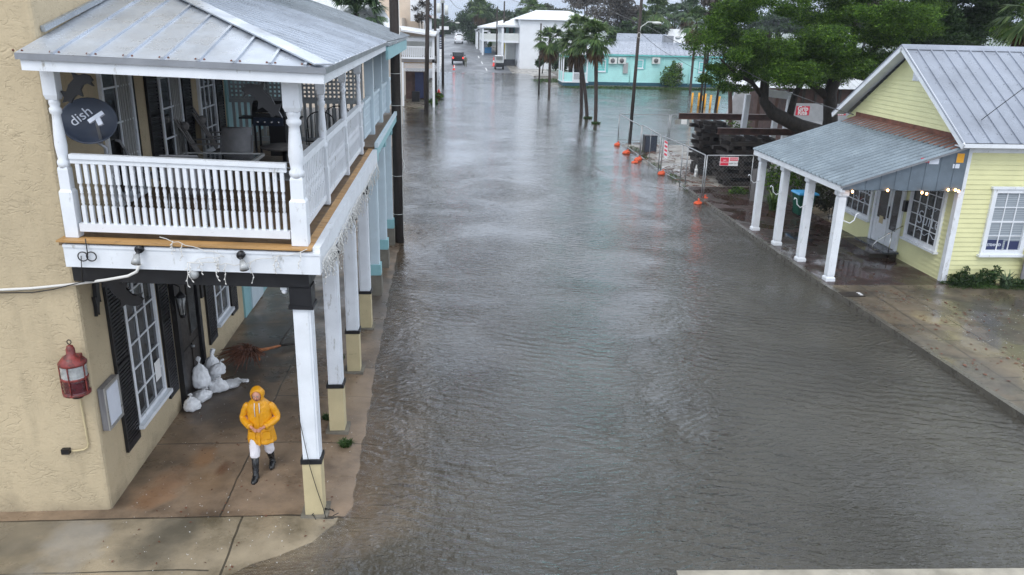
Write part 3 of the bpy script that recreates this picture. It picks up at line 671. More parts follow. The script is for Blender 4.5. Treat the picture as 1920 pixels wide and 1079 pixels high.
fish(sb, (XW + .01, 11.12, 3.05), (0, .35, 0), (0, 0, 1), 1.35, (.05, 0, 0)); fish(sb, (XW + .3, 10.82, 3.79), (1, 0, 0), (0, 0, -1), .9, (0, .05, 0))
# roof
def sag2(x, y, z): return (x, y, z - .028 * (x + 5.1) + .008 * (y - 10))
EZ = 6.74
def ribbed(mb, A, B, D, C, n, h=.03, w=.035):
    """sheet A-B eave, C-D ridge (C above A, D above B) with n+1 raised ribs"""
    A, B, C, D = map(Vector, (A, B, C, D)); nm = (B - A).cross(C - A).normalized()
    if nm.z < 0: nm = -nm
    mb.quad(A, B, D, C)
    for k in range(n + 1):
        u = k / n; p = A.lerp(B, u); q = C.lerp(D, u)
        if (q - p).length < .1: continue
        mb.bar(p + nm * h / 2, q + nm * h / 2, w, h, nm)
rf = MB(); YE, XE = 10.12, -1.52; W0 = (-5.12, YE, EZ); W1 = (XE, YE, EZ); TOP = (XW, 14.6, 7.74)
rf.add([W0, W1, TOP], [(0, 1, 2)])
for k in range(1, 9):                      # ribs of the hip end run up the slope and die on hip or wall
    x_ = -5.12 + k * .42; t_ = (x_ + 5.12) / 3.6; ye = YE + (TOP[1] - YE) * (1 - t_)
    rf.bar((x_, YE, EZ + .015), (x_, ye, EZ + .015 + (TOP[2] - EZ) * (1 - t_)), .035, .03)
Q0 = (XE, 20.0, EZ + .0); Q1 = (XW, 20.0, 7.75)
rf.add([W1, Q0, Q1, TOP], [(0, 1, 2, 3)])
for k in range(1, 24):
    y_ = YE + k * .42; t_ = min(1, (y_ - YE) / (TOP[1] - YE)); t_ = t_ if y_ < TOP[1] else 1
    rf.bar((XE, y_, EZ + .015), (XE + (XW - XE) * t_, y_, EZ + .015 + (TOP[2] - EZ) * t_), .035, .03)
rf.k = 1
for k in range(9):
    for s_ in (-.05, .05): rf.ball((-5.12 + k * .42 + s_, YE + .08, EZ + .02), .016, 6, 4)
for k in range(1, 24):
    for d_ in (.08, 1.1, 2.1, 3.0):
        if d_ / 3.6 * 4.4 < k * .42 or d_ < .2: rf.ball((XE - d_, YE + k * .42 + .05, EZ + .01 + d_ * .277), .014, 6, 4)
rf.xf(sag2); roof = rf.build('roof', [M['roof_left'], M['rust']], sb)
mb = MB(); mb.bar((XE - .02, YE + .02, EZ + .035), (TOP[0], TOP[1], TOP[2] + .035), .26, .02); mb.xf(sag2).build('hip_cap', M['roof_left'], roof)
mb = MB(); mb.box(-5.12, YE - .01, EZ - .075, XE + .01, YE + .02, EZ - .002); mb.box(XE - .02, YE + .02, EZ - .075, XE + .01, 20.0, EZ - .002); mb.xf(sag2).build('drip_edge', M['steel'], roof)
mb = MB(); mb.box(-5.08, YE + .025, EZ - .2, XE - .03, YE + .06, EZ - .07); mb.box(XE - .07, YE + .06, EZ - .2, XE - .03, 20.0, EZ - .07)
mb.box(-5.08, YE + .06, EZ - .13, XE - .07, 20.0, EZ - .10); mb.xf(sag2).build('eave_board', M['white'], sb)
mb = MB(); mb.bar((XW + .03, YE + .75, EZ + .26), (XW + .03, 14.6, 7.80), .05, .07); mb.bar((XW + .03, 14.6, 7.82), (XW + .03, 20, 7.87), .05, .07); mb.build('flashing', M['roof_teal'], sb)
# ------------------------------------------------------------------ aqua building next door
tb = root('aqua_building', (XW, 19.2, 0), 'aqua and white two-storey building with a grey metal roof, joined behind the cream one', 'building')
mb = MB(); mb.box(-16, 19.0, -.5, XW + .03, 28.2, 9.0); mb.build('wall', M['teal'], tb)
mb = MB(); mb.box(XW + .03, 19.6, .1, XW + .07, 20.8, 2.6); dd = mb.build('door', M['teal_pale'], tb)
mb = MB(); mb.box(XW + .07, 19.75, 1.2, XW + .08, 20.65, 2.4); mb.build('pane', M['glass'], dd)
win(tb, XW + .03, 22, 23.2, .9, 2.6, 2, 4); win(tb, XW + .03, 22, 23.2, 5, 6.6, 2, 4)
for y_ in (20.85, 23.45, 26.05):
    s_ = MB(); s_.box(XO - .13, y_, .9, XO + .13, y_ + .26, 3.9); s_.box(XO - .1, y_ - .012, .95, XO + .1, y_ - .001, 3.85); c = s_.build('column', M['teal_pale'], tb)
    for a, b in ((.6, .9), (3.7, 3.915)): s_ = MB(); s_.box(XO - .17, y_ - .04, a, XO + .17, y_ + .3, b); s_.build('trim', M['teal'], c)
    s_ = MB(); s_.box(XO - .18, y_ - .06, -.4, XO + .18, y_ + .32, .6); s_.build('pedestal', M['concrete_col'], c)
    s_ = MB(); s_.box(XO - .11, y_, 4.4, XO + .11, y_ + .2, 6.5); s_.build('post', M['teal_pale'], tb)
mb = MB(); mb.box(XO - .12, 19.25, 3.92, XO + .12, 28.1, 4.25); mb.box(X1 - .05, 19.25, 4.1, X1 - .0, 28.2, 4.3); mb.build('beam', M['teal'], tb)
mb = MB(); mb.box(X1 - .06, 19.25, 4.302, X1 + .02, 28.2, 4.42); mb.build('fascia', M['teal_pale'], tb)
mb = MB(); mb.box(XW + .03, 19.25, 4.255, X1 - .08, 28.1, 4.32); mb.build('balcony_floor', M['deck'], tb)
for a, b in ((19.3, 20.8), (21.1, 23.4), (23.7, 26.0), (26.3, 28.1)):
    f = MB(); f.box(XO - .05, a, 5.3, XO + .05, b, 5.38); f.box(XO - .03, a, 4.5, XO + .03, b, 4.58); n = int((b - a) / .1)
    for k in range(n): f.box(XO - .02, a + (b - a) * k / n, 4.58, XO + .02, a + (b - a) * k / n + .055, 5.3)
    for q in (4.78, 4.98, 5.15): f.box(XO - .024, a, q, XO + .024, b, q + .02)
    f.build('railing', M['teal_pale'], tb)
mb = MB(); ribbed(mb, (XE - .02, 20.02, 6.72), (XE + .12, 28.6, 6.72), (XW, 28.6, 7.92), (XW, 20.02, 7.82), 20); mb.box(XE - .12, 20.05, 6.62, XE + .05, 28.6, 6.70); trf = mb.build('roof', M['roof_teal'], tb)
mb = MB(); mb.box(XE - .04, 20.04, 6.3, XE + .02, 28.5, 6.6); mb.box(XW + .03, 28.45, 6.3, XE - .04, 28.5, 6.6); mb.build('eave_board', M['teal'], tb)
mb = MB(); mb.box(XW, 28.2, 6.6, XE, 28.5, 6.7); mb.build('soffit', M['teal'], tb)
# ------------------------------------------------------------------ things on and around the cream building
DZ = 4.345                                    # veranda floor level
def V3(p): return (p[0], p[1], p[2])
# satellite dish
c = U(169, 229, y=11.0); r_ = root('satellite_dish', (c.x + .1, 11.05, DZ), 'dark oval satellite dish standing behind the veranda railing by the cream wall', 'satellite dish')
ax = Vector((.18, -.93, .32)).normalized(); hx = Vector((0, 0, 1)).cross(ax).normalized(); hx = -hx if hx.x < 0 else hx; hy = ax.cross(hx); hy = -hy if hy.z < 0 else hy
rings = []
for rr, dd in ((.02, 0), (.15, .012), (.25, .035), (.32, .06), (.345, .075), (.35, .07), (.33, .055), (.2, .01), (.02, -.02)):
    rings.append([tuple(c + hx * math.cos(a) * rr + hy * math.sin(a) * rr * .88 + ax * dd) for a in [2*PI*k/28 for k in range(28)]])
mb = MB(); mb.smooth = True; mb.loft(rings); mb.build('reflector', M['dish'], r_)
lnb = U(180, 222, y=10.72); foot = c - hy * .27 + hx * .12
mb = MB(); mb.bar(foot - ax * .02, lnb - Vector((0, 0, .05)), .035, .045); mb.build('feed_arm', M['steel'], r_)
mb = MB(); q = lnb
for a, b, w_ in ((hx * -.085 + hy * -.05, hx * .09 + hy * .07, .05), (hx * .02, hx * .055 + hy * -.09, .06)): mb.bar(q + a, q + b, w_, .06, ax)
mb.build('receiver', M['letter'], r_)
mb = MB(); mb.tube([c - hy * .2 - ax * .05, (c.x + .12, 11.08, c.z - .35), (c.x + .12, 11.08, DZ + .02)], .028); mb.tube([(c.x + .12, 11.08, c.z - .6), (c.x + .35, 11.25, DZ + .02)], .015); mb.build('mast', M['steel'], r_)
rd = (hx * .8 + hy * .6).normalized(); ud = (hy * .8 - hx * .6).normalized()
text_mesh('dish', .19, M['letter'], 'lettering', r_, c - hx * .10 + hy * .065 + ax * .035, rd, ud, depth=.004)
# red ship's lantern on the stucco
LC = U(131, 675, y=10.5); x0, y0 = LC.x, 10.5
r_ = root('ship_lantern', (x0, y0, 2.05), 'weathered red ship lantern with glass bands fixed to the cream stucco wall', 'lantern')
mb = MB(); mb.lathe([(.235, 2.60), (.24, 2.63), (.15, 2.72), (.075, 2.76), (.075, 2.84), (.05, 2.89), (.01, 2.91)], (x0, y0, 0), 18); mb.box(x0 + .05, y0 - .03, 2.72, x0 + .17, y0 + .05, 2.76); mb.build('hood', M['redlamp'], r_)
mb = MB(); mb.tube([(x0 + .035 * math.cos(a), y0, 2.95 + .035 * math.sin(a)) for a in [2*PI*k/12 for k in range(13)]], .008, 6, False); mb.build('ring', M['black'], r_)
mb = MB(); mb.lathe([(.212, 2.40)] + [(.212 + .008 * (k % 2), 2.40 + .2 * k / 8) for k in range(9)] + [(.21, 2.605)], (x0, y0, 0), 20); mb.build('clear_lens', M['clearglass'], r_)
mb = MB(); mb.lathe([(.208, 2.16)] + [(.208 + .008 * (k % 2), 2.16 + .2 * k / 8) for k in range(9)] + [(.205, 2.37)], (x0, y0, 0), 20); mb.build('red_lens', M['darkredglass'], r_)
mb = MB(); mb.lathe([(.215, 2.365), (.228, 2.375), (.228, 2.40), (.215, 2.405)], (x0, y0, 0), 20); mb.lathe([(.21, 2.11), (.235, 2.12), (.235, 2.15), (.21, 2.16)], (x0, y0, 0), 20)
for k in range(5):
    a = -PI/2 + k * 2*PI/5; mb.bar((x0 + .228*math.cos(a), y0 + .228*math.sin(a), 2.12), (x0 + .228*math.cos(a), y0 + .228*math.sin(a), 2.62), .016, .016)
mb.build('cage', M['redlamp'], r_)
mb = MB(); mb.lathe([(.10, 2.05), (.11, 2.07), (.09, 2.11)], (x0, y0, 0), 14); mb.box(x0 - .04, y0 + .1, 2.3, x0 + .04, YF + .01, 2.4); mb.build('base', M['black'], r_)
r_.scale = (.78, .78, .93); r_.location.y += .055
a_, b_, c_ = U(148, 737, y=10.72), U(165, 832, y=10.72), U(135, 846, y=10.72)
r_ = root('wall_conduit', (b_.x, 10.72, 1.0), 'thin cream conduit curving down from the red lantern to a small black outlet box', 'conduit')
mb = MB(); mb.tube([a_ + Vector((0, 0, .05)), a_, b_, b_ + Vector((-.01, 0, -.06)), b_ + Vector((-.07, 0, -.10)), c_ + Vector((.05, 0, 0)), c_], .014); mb.build('pipe', M['pedestal'], r_)
mb = MB(); o_ = U(124, 846, y=10.72); mb.box(o_.x - .055, 10.68, o_.z - .04, o_.x + .055, 10.75, o_.z + .04); mb.build('outlet_box', M['black'], r_)
# notice case on the corner
r_ = root('notice_case', (-5.07, 11.1, 1.35), 'empty aluminium notice case hung near the corner beside the first black shutter', 'notice case')
mb = MB(); mb.box(-5.135, 10.86, 1.34, -5.045, 11.38, 2.02); mb.build('case', M['fencewood'], r_, bevel=.006)
mb = MB()
for a, b, e, f_ in ((10.86, 10.91, 1.34, 2.02), (11.33, 11.38, 1.34, 2.02), (10.91, 11.33, 1.34, 1.39), (10.91, 11.33, 1.97, 2.02)): mb.box(-5.044, a, e, -5.028, b, f_)
mb.build('frame', M['alu'], r_); mb = MB(); mb.box(-5.044, 10.91, 1.39, -5.038, 11.33, 1.97); mb.build('panel', M['letter'], r_)
# service cable along the wall
r_ = root('service_cable', (-5.5, 10.6, 3.5), 'white conduit and black wires crossing the cream wall to the veranda beam', 'cable')
pa = [U(-40, 546, y=10.72), U(60, 541, y=10.72), U(140, 533, y=10.7), U(200, 525, y=10.42), U(240, 518, y=10.38), U(256, 510, y=10.37), U(263, 495, y=10.37)]
mb = MB(); mb.tube(pa, .02); mb.build('conduit', M['wirewhite'], r_)
mb = MB(); mb.tube([U(-40, 550, y=10.7), U(60, 549, y=10.7), U(100, 543, y=10.68), U(135, 534, y=10.5), U(158, 528, y=10.45)], .008, 6)
mb.tube([U(155, 530, y=10.4), U(153, 500, y=10.36), U(152, 480, y=10.36)], .006, 6); mb.build('wires', M['wire'], r_)
# things fixed to the fascia
for i, (px, py, dx, lb) in enumerate(((262, 467, 0., 'black floodlight with a clear bulb above the end of the white conduit'), (452, 478, .06, 'black floodlight tilted to the right near the middle of the white fascia'))):
    p = U(px, py, y=10.37); r_ = root('floodlight', (p.x, 10.37, p.z), lb, 'floodlight', 'floodlights on the veranda fascia')
    mb = MB(); mb.tube([(p.x, 10.385, p.z), (p.x, 10.33, p.z)], .055, 12); mb.tube([(p.x, 10.33, p.z), (p.x + dx * .5, 10.27, p.z - .06)], .025); mb.build('mount', M['black'], r_)
    mb = MB(); mb.tube([(p.x + dx * .5, 10.27, p.z - .05), (p.x + dx, 10.22, p.z - .10), (p.x + dx * 1.3, 10.18, p.z - .15)], [.03, .05, .06], 12); mb.build('bulb', M['clearglass'], r_)
mb = MB()
for px in (156, 172):
    p = U(px, 481, y=10.37); mb.tube([(p.x + .062 * math.cos(a), 10.36, p.z + .062 * math.sin(a)) for a in [2*PI*k/16 for k in range(17)]], .008, 6, False)
p = U(164, 470, y=10.37); mb.tube([(p.x, 10.36, p.z - .06), (p.x, 10.36, p.z + .16)], .007, 6)
mb.top('hanging_rings', M['wire'], 'pair of thin black rings hanging at the left end of the fascia', 'rings')
p = U(363, 514, y=10.44); r_ = root('globe_lamp', V3(p), 'round glass jar lamp on the black beam above the doorway', 'lamp')
mb = MB(); mb.ball(p, .075, 14, 8); mb.build('globe', M['clearglass'], r_); mb = MB(); mb.box(p.x - .03, p.y - .02, p.z + .06, p.x + .03, 10.52, p.z + .1); mb.build('bracket', M['black'], r_)
p = U(533, 540, y=10.6); r_ = root('security_camera', V3(p), 'small white camera under the beam beside the first column', 'camera')
mb = MB(); mb.box(p.x - .045, 10.56, p.z - .02, p.x + .045, 10.66, p.z + .14); mb.build('mount', M['white'], r_); mb = MB(); mb.ball((p.x, 10.61, p.z - .05), .045, 12, 8); mb.build('dome', M['white'], r_)
def icicles(path, n, drop, label, seed, dens=1, nm='icicle_lights'):
    rnd = random.Random(seed); mb = MB(); path = [Vector(p) for p in path]
    def at(u):
        k = min(int(u * (len(path) - 1)), len(path) - 2); return path[k].lerp(path[k + 1], u * (len(path) - 1) - k)
    mb.tube([at(i / 40) + Vector((rnd.uniform(-.01, .01), 0, rnd.uniform(-.02, .02))) for i in range(41)], .005, 5)
    for i in range(n):
        p = at(rnd.random()); L = rnd.uniform(.3, 1) * drop; q = [p]
        for k in range(4): q.append(q[-1] + Vector((rnd.uniform(-.035, .035), rnd.uniform(-.01, .01), -L / 4)))
        mb.tube(q, .005, 5)
        for b in q[1:]: mb.tube([b, b + Vector((rnd.uniform(-.03, .03), -.01, -.02))], .008, 5)
    return mb.top(nm, M['wirewhite'], label, 'icicle lights', 'icicle light strings on the veranda')
icicles([U(300, 445, y=10.35), U(420, 480, y=10.35), U(350, 492, y=10.36), U(440, 497, y=10.36), U(575, 470, y=10.35)], 13, .32, 'sparse white icicle light string drooping over the front fascia and black beam', 3)
icicles([(-1.72, 10.5, 4.1), (-1.73, 12.0, 4.02), (-1.72, 14, 4.06), (-1.73, 16, 4.0), (-1.72, 18.6, 4.05)], 120, .42, 'thick tangle of white icicle lights hanging along the street side of the veranda', 5)
# iron wall lanterns
def wall_lantern(x, y, z, label):
    r_ = root('wall_lantern', (x, y, z), label, 'wall lantern', 'black iron lanterns beside the door'); mb = MB()
    mb.tube([(x, y, z + .5), (x + .12, y, z + .62), (x + .25, y, z + .55), (x + .25, y, z + .45)], .014, 6); mb.tube([(x, y, z + .15), (x + .06, y, z + .3), (x + .1, y, z + .1)], .012, 6); mb.box(x - .01, y - .05, z + .1, x + .015, y + .05, z + .6); mb.build('arm', M['black'], r_)
    mb = MB(); cx_ = x + .25
    mb.lathe([(.10, z + .36), (.08, z + .40), (.02, z + .46)], (cx_, y, 0), 6); mb.lathe([(.05, z - .04), (.06, z), (.05, z + .02)], (cx_, y, 0), 6)
    for k in range(6):
        a = k * PI / 3; mb.bar((cx_ + .055*math.cos(a), y + .055*math.sin(a), z), (cx_ + .1*math.cos(a), y + .1*math.sin(a), z + .37), .012, .012); a2 = a + PI/3
        mb.bar((cx_ + .06*math.cos(a), y + .06*math.sin(a), z + .05), (cx_ + .09*math.cos(a2), y + .09*math.sin(a2), z + .3), .006, .006)
    mb.build('cage', M['black'], r_); mb = MB(); mb.lathe([(.045, z + .02), (.085, z + .355)], (cx_, y, 0), 6); mb.build('glass', M['clearglass'], r_)
wall_lantern(XW, 13.98, 2.0, 'black iron lantern with caged glass between the second shutter and the dark door')
wall_lantern(XW, 15.72, 2.45, 'black iron lantern half hidden by the beam on the far side of the dark door')
# sandbags piled at the door
def sack(label, x, y, z, s, h, tilt=(0, 0), seed=0, tie=1.0, mat='bag', grp='white sandbags at the door', nm='sandbag', n=14):
    rnd = random.Random(seed); rings = []
    prof = [(.02, 0), (.9, .02), (1.05, .18), (1., .4), (.8, .62), (.45, .78), (.16, .86), (.12, .9), (.3, .96), (.36, 1.04), (.25, 1.1), (.05, 1.12)] if tie else [(.02, 0), (.85, .04), (1.05, .3), (1., .7), (.8, .95), (.3, 1.0), (.02, 1.0)]
    ph = rnd.random() * 6
    for i, (r, t_) in enumerate(prof):
        ring = []
        for k in range(n):
            a = 2*PI*k/n; w_ = 1 + .10 * math.sin(3*a + ph + i*.3) + rnd.uniform(-.07, .07) + (.12 * (k % 2) if .5 < t_ < .8 else 0)
            ring.append((x + math.cos(a)*r*s*w_ + tilt[0]*h*t_*t_, y + math.sin(a)*r*s*w_*.9 + tilt[1]*h*t_*t_, z + h*t_*(1 - .35*(abs(tilt[0]) + abs(tilt[1])) * t_)))
        rings.append(ring)
    mb = MB(); mb.smooth = True; mb.loft(rings); o = mb.top(nm, M[mat], label, 'sandbag', grp, base=(x, y, z))
    sm = o.modifiers.new('subd', 'SUBSURF'); sm.levels = 2; sm.render_levels = 2
    for nm_, sc_, st_ in (('folds', .11, .045), ('creases', .035, .018)):
        tx = bpy.data.textures.get('sack_' + nm_) or bpy.data.textures.new('sack_' + nm_, 'CLOUDS'); tx.noise_scale = sc_; tx.noise_type = 'HARD_NOISE'
        dm = o.modifiers.new(nm_, 'DISPLACE'); dm.texture = tx; dm.texture_coords = 'GLOBAL'; dm.strength = st_; dm.mid_level = .5
    return o
sack('white sandbag lying nearest the camera at the foot of the pile', -4.92, 14.02, .05, .17, .36, (.0, -.1), 1)
sack('white sandbag squashed under the tall knotted one', -4.88, 14.45, .05, .20, .34, (.3, -.2), 2)
sack('tall white sandbag with a knotted top leaning on the dark door', -4.93, 14.7, .2, .19, .62, (-.05, .1), 3)
sack('white sandbag slumped in the middle of the pile', -4.66, 14.85, .05, .21, .40, (.1, -.3), 4)
sack('white sandbag whose tied neck points to the person, rightmost of the pile', -4.48, 15.05, .05, .21, .34, (.9, -.35), 5)
sack('white sandbag at the back with its neck standing against the cream wall', -4.93, 15.35, .05, .21, .66, (.05, .15), 6)
sack('white sandbag resting on top of the back of the pile', -4.75, 15.15, .28, .17, .34, (.3, .1), 7)
# dead palm root clump with its broken stalk
r_ = root('dead_palm_clump', (-4.45, 16.1, .05), 'uprooted reddish brown palm clump with a broken orange stalk on the wet pavement', 'dead palm'); rnd = random.Random(11)
mb = MB()
for k in range(230):
    a = rnd.uniform(0, 2*PI); e = rnd.uniform(.05, 1.2); L = rnd.uniform(.25, .6); c0 = Vector((-4.35, 16.3, .25)); d = Vector((math.cos(a)*math.cos(e) - .3, math.sin(a)*math.cos(e) - .5, math.sin(e)*.7))
    p1_ = c0 + d * L * .5 + Vector((0, 0, .05)); p2_ = c0 + d * L + Vector((rnd.uniform(-.08, .08), rnd.uniform(-.08, .08), -.12)); p2_.z = max(p2_.z, .07); mb.tube([c0, p1_, p2_], [.014, .012, .004], 4)
mb.build('fibres', M['root'], r_)
mb = MB(); mb.tube([(-4.3, 16.35, .28), (-4.1, 16.6, .22), (-3.85, 17.0, .14)], [.05, .04, .025], 8); mb.tube([(-4.35, 16.35, .3), (-4.22, 16.42, .2), (-4.18, 16.3, .08)], [.04, .03, .02], 6); mb.build('stalk', M['rootbark'], r_)
mb = MB(); mb.tube([(-3.87, 16.98, .15), (-3.6, 17.15, .12), (-3.35, 17.2, .10)], [.03, .022, .03], 6); mb.tube([(-3.87, 16.98, .15), (-3.85, 17.6, .2), (-3.72, 18.1, .3)], [.028, .02, .02], 6); mb.build('tip', M['dkwood'], r_)
# weeds and drifted grass by the column feet
def tuft(x, y, z, r, n, h, label, seed, mat='grass', nm='weed_tuft', cat='weeds', grp=None, wd=.008):
    rs = np.random.RandomState(seed); V = []; F = []
    for k in range(n):
        a = rs.uniform(0, 2*PI); rr = r * math.sqrt(rs.uniform()) * .7; bx, by = x + math.cos(a)*rr, y + math.sin(a)*rr; L = h * rs.uniform(.5, 1.1); o = rs.uniform(0, 2*PI); d = np.array([math.cos(o), math.sin(o)])
        w_ = np.array([-d[1], d[0]]) * wd * rs.uniform(.7, 1.4); b = len(V)
        for q, (u, s_, zz) in enumerate(((0, 1, 0), (.25, 1, .6), (.75, .3, .85 * rs.uniform(.4, 1.1)))):
            p = np.array([bx, by]) + d * u * L * .9
            V.append((p[0] - w_[0]*s_, p[1] - w_[1]*s_, z + zz * L)); V.append((p[0] + w_[0]*s_, p[1] + w_[1]*s_, z + zz * L))
        F += [(b, b+1, b+3, b+2), (b+2, b+3, b+5, b+4)]
    V = np.array(V) - np.array([x, y, z]); o = npmesh(nm, V, F, M[mat]); o.location = (x, y, z); return tag(o, label, cat, grp)
tuft(-1.86, 12.62, .03, .14, 160, .14, 'green weed tuft on the pavement edge just before the second column', 1)
tuft(-2.33, 13.6, .04, .12, 120, .13, 'green weeds growing behind the second column', 2)
tuft(-2.45, 16.4, .04, .12, 120, .12, 'small green weeds behind the third column', 3)
mb = MB(); rnd = random.Random(4); pts = [(-2.2, 10.49, 1.75), (-2.14, 10.48, 1.3), (-2.08, 10.46, .9), (-2.0, 10.47, .5), (-1.93, 10.48, .2), (-1.88, 10.4, .05)]
mb.tube(pts, .006, 5)
for k in range(14): a = rnd.uniform(0, 6.28); mb.tube([(-1.93 + .16*math.cos(a), 10.52 + .12*math.sin(a), .06), (-1.9 + .2*math.cos(a+.7), 10.46 + .16*math.sin(a+.7), .09)], .006, 5)
mb.top('dead_vine', M['wire'], 'thin dead vine hanging down the cream foot of the first column', 'vine')
# veranda furniture
def sling_chair(x, y, rz, label):
    r_ = root('sling_chair', (x, y, DZ), label, 'chair', 'grey sling chairs on the veranda', rz); hs_ = []
    mb = MB(); rg = [(-.24, -.24, .44), (-.24, .2, .42)]
    prof = [(.26, .45), (.0, .42), (-.22, .42), (-.30, .60), (-.36, .80), (-.44, 1.0), (-.50, 1.03)]
    mb.smooth = True; mb.loft([[(-.25, a, b), (.25, a, b), (.25, a - .012, b - .012), (-.25, a - .012, b - .012)] for a, b in prof]); mb.build('sling', M['grey_fabric'])
    s_ = bpy.context.scene.objects[-1] if False else mb; o = COL.objects[-1]; o.parent = r_
    for s in (-1, 1):
        mb = MB(); mb.tube([(s*.27, .28, 0), (s*.27, .30, .3), (s*.27, .26, .62), (s*.27, -.3, .62), (s*.27, -.40, .9)], .014, 6); mb.tube([(s*.27, .27, .44), (s*.27, -.24, .42), (s*.27, -.36, 0)], .014, 6); mb.build('side_frame', M['steel']); COL.objects[-1].parent = r_
    return r_
sling_chair(-4.72, 13.0, math.radians(-70), 'grey sling chair with its back to the cream wall')
sling_chair(-3.72, 13.85, PI, 'grey sling chair on the far side of the table below the lattice')
sling_chair(-3.75, 11.75, 0, 'grey sling chair nearest the front railing')
sling_chair(-2.6, 12.9, math.radians(95), 'grey sling chair beside the corner post')
r_ = root('patio_table', (-3.7, 12.8, DZ), 'long glass topped metal patio table between the sling chairs', 'table')
mb = MB(); mb.box(-4.3, 12.3, DZ + .70, -3.1, 13.3, DZ + .73); mb.build('tabletop', M['glass'], r_)
mb = MB(); mb.box(-4.34, 12.26, DZ + .69, -4.3, 13.34, DZ + .74); mb.box(-3.1, 12.26, DZ + .69, -3.06, 13.34, DZ + .74); mb.box(-4.3, 12.26, DZ + .69, -3.1, 12.3, DZ + .74); mb.box(-4.3, 13.3, DZ + .69, -3.1, 13.34, DZ + .74); mb.build('rim', M['alu'], r_)
for a in (-4.25, -3.15):
    for b in (12.35, 13.25): mb = MB(); mb.tube([(a, b, DZ), (a, b, DZ + .69)], .018); mb.build('leg', M['alu'], r_)
def adirondack(x, y, label):
    r_ = root('slatted_armchair', (x, y, DZ), label, 'armchair', 'grey wooden armchairs against the wall', math.radians(-78)); P_ = []
    def bl(mb, n): mb.build(n, M['grey_wood']); COL.objects[-1].parent = r_
    for k in range(5): mb = MB(); w = -.22 + .11 * k; mb.bar((w, -.18, .3), (w * 1.25, -.58, 1.15 - .03 * abs(k - 2)**1.6), .09, .02, (0, 1, .3)); bl(mb, 'back_slat')
    mb = MB(); mb.add([(-.27, .35, .38), (.27, .35, .38), (.27, -.22, .24), (-.27, -.22, .24), (-.27, .35, .35), (.27, .35, .35), (.27, -.22, .21), (-.27, -.22, .21)], [(0,1,2,3),(7,6,5,4),(0,4,5,1),(1,5,6,2),(2,6,7,3),(3,7,4,0)]); bl(mb, 'seat')
    for s in (-1, 1):
        mb = MB(); mb.box(s*.34 - .05, -.3, .56, s*.34 + .05, .42, .58); bl(mb, 'armrest'); mb = MB(); mb.box(s*.31 - .02, .3, 0, s*.31 + .02, .4, .56); bl(mb, 'leg'); mb = MB(); mb.bar((s*.28, .2, .3), (s*.28, -.55, .02), .03, .12); bl(mb, 'leg')
    mb = MB(); mb.tube([(-.15, -.42, .86), (.15, -.42, .86)], .08, 10); bl(mb, 'head_cushion')
    return r_
adirondack(-4.62, 15.7, 'grey wooden slatted armchair leaning by the black upstairs shutter, nearer of the two'); adirondack(-4.6, 16.75, 'grey wooden slatted armchair in front of the white glazed door, farther of the two')
gx, gy = -3.75, 17.2
r_ = root('gas_grill', (gx, gy, DZ), 'black gas grill with silver knobs in front of the lattice screen', 'grill')
mb = MB(); mb.smooth = False; n = 9
mb.prism([(gx - .33, gy - .28 + .0, DZ + .92)] + [(gx - .33, gy - .28 * math.cos(PI * k / n), DZ + .92 + .30 * math.sin(PI * k / n)) for k in range(1, n)] + [(gx - .33, gy + .28, DZ + .92)], (.66, 0, 0)); mb.build('hood', M['black'], r_)
mb = MB(); mb.box(gx - .34, gy - .27, DZ + .76, gx + .34, gy + .27, DZ + .92); mb.box(gx - .62, gy - .2, DZ + .86, gx - .35, gy + .2, DZ + .89); mb.box(gx + .35, gy - .2, DZ + .86, gx + .62, gy + .2, DZ + .89); mb.build('firebox', M['black'], r_)
mb = MB(); mb.add([(gx - .3, gy - .30, DZ + .90), (gx + .3, gy - .30, DZ + .90), (gx + .3, gy - .36, DZ + .74), (gx - .3, gy - .36, DZ + .74), (gx - .3, gy - .27, DZ + .90), (gx + .3, gy - .27, DZ + .90), (gx + .3, gy - .27, DZ + .74), (gx - .3, gy - .27, DZ + .74)], [(3,2,1,0),(0,1,5,4),(2,3,7,6),(1,2,6,5),(3,0,4,7)]); cp = mb.build('control_panel', M['dish'], r_)
for k in range(4): mb = MB(); mb.tube([(gx - .21 + .14*k, gy - .33, DZ + .82), (gx - .21 + .14*k, gy - .37, DZ + .81)], .025, 10); mb.build('knob', M['chrome'], cp)
mb = MB(); mb.tube([(gx - .25, gy - .31, DZ + 1.0), (gx + .25, gy - .31, DZ + 1.0)], .014); mb.build('handle', M['chrome'], r_)
for a in (-.3, .3):
    for b in (-.22, .22): mb = MB(); mb.box(gx + a - .02, gy + b - .02, DZ, gx + a + .02, gy + b + .02, DZ + .76); mb.build('leg', M['black'], r_)
mb = MB(); mb.box(gx - .02, gy - .2, DZ + .1, gx + .3, gy + .2, DZ + .72); mb.build('cabinet', M['black'], r_)
r_ = root('round_side_table', (-3.2, 15.6, DZ), 'low round dark side table in front of the grill', 'table')
mb = MB(); mb.lathe([(.42, DZ + .48), (.44, DZ + .5), (.44, DZ + .52), (.01, DZ + .53)], (-3.2, 15.6, 0), 20); mb.build('tabletop', M['grey_wood'], r_); mb = MB(); mb.lathe([(.2, DZ), (.04, DZ + .05), (.04, DZ + .48)], (-3.2, 15.6, 0), 10); mb.build('leg', M['black'], r_)
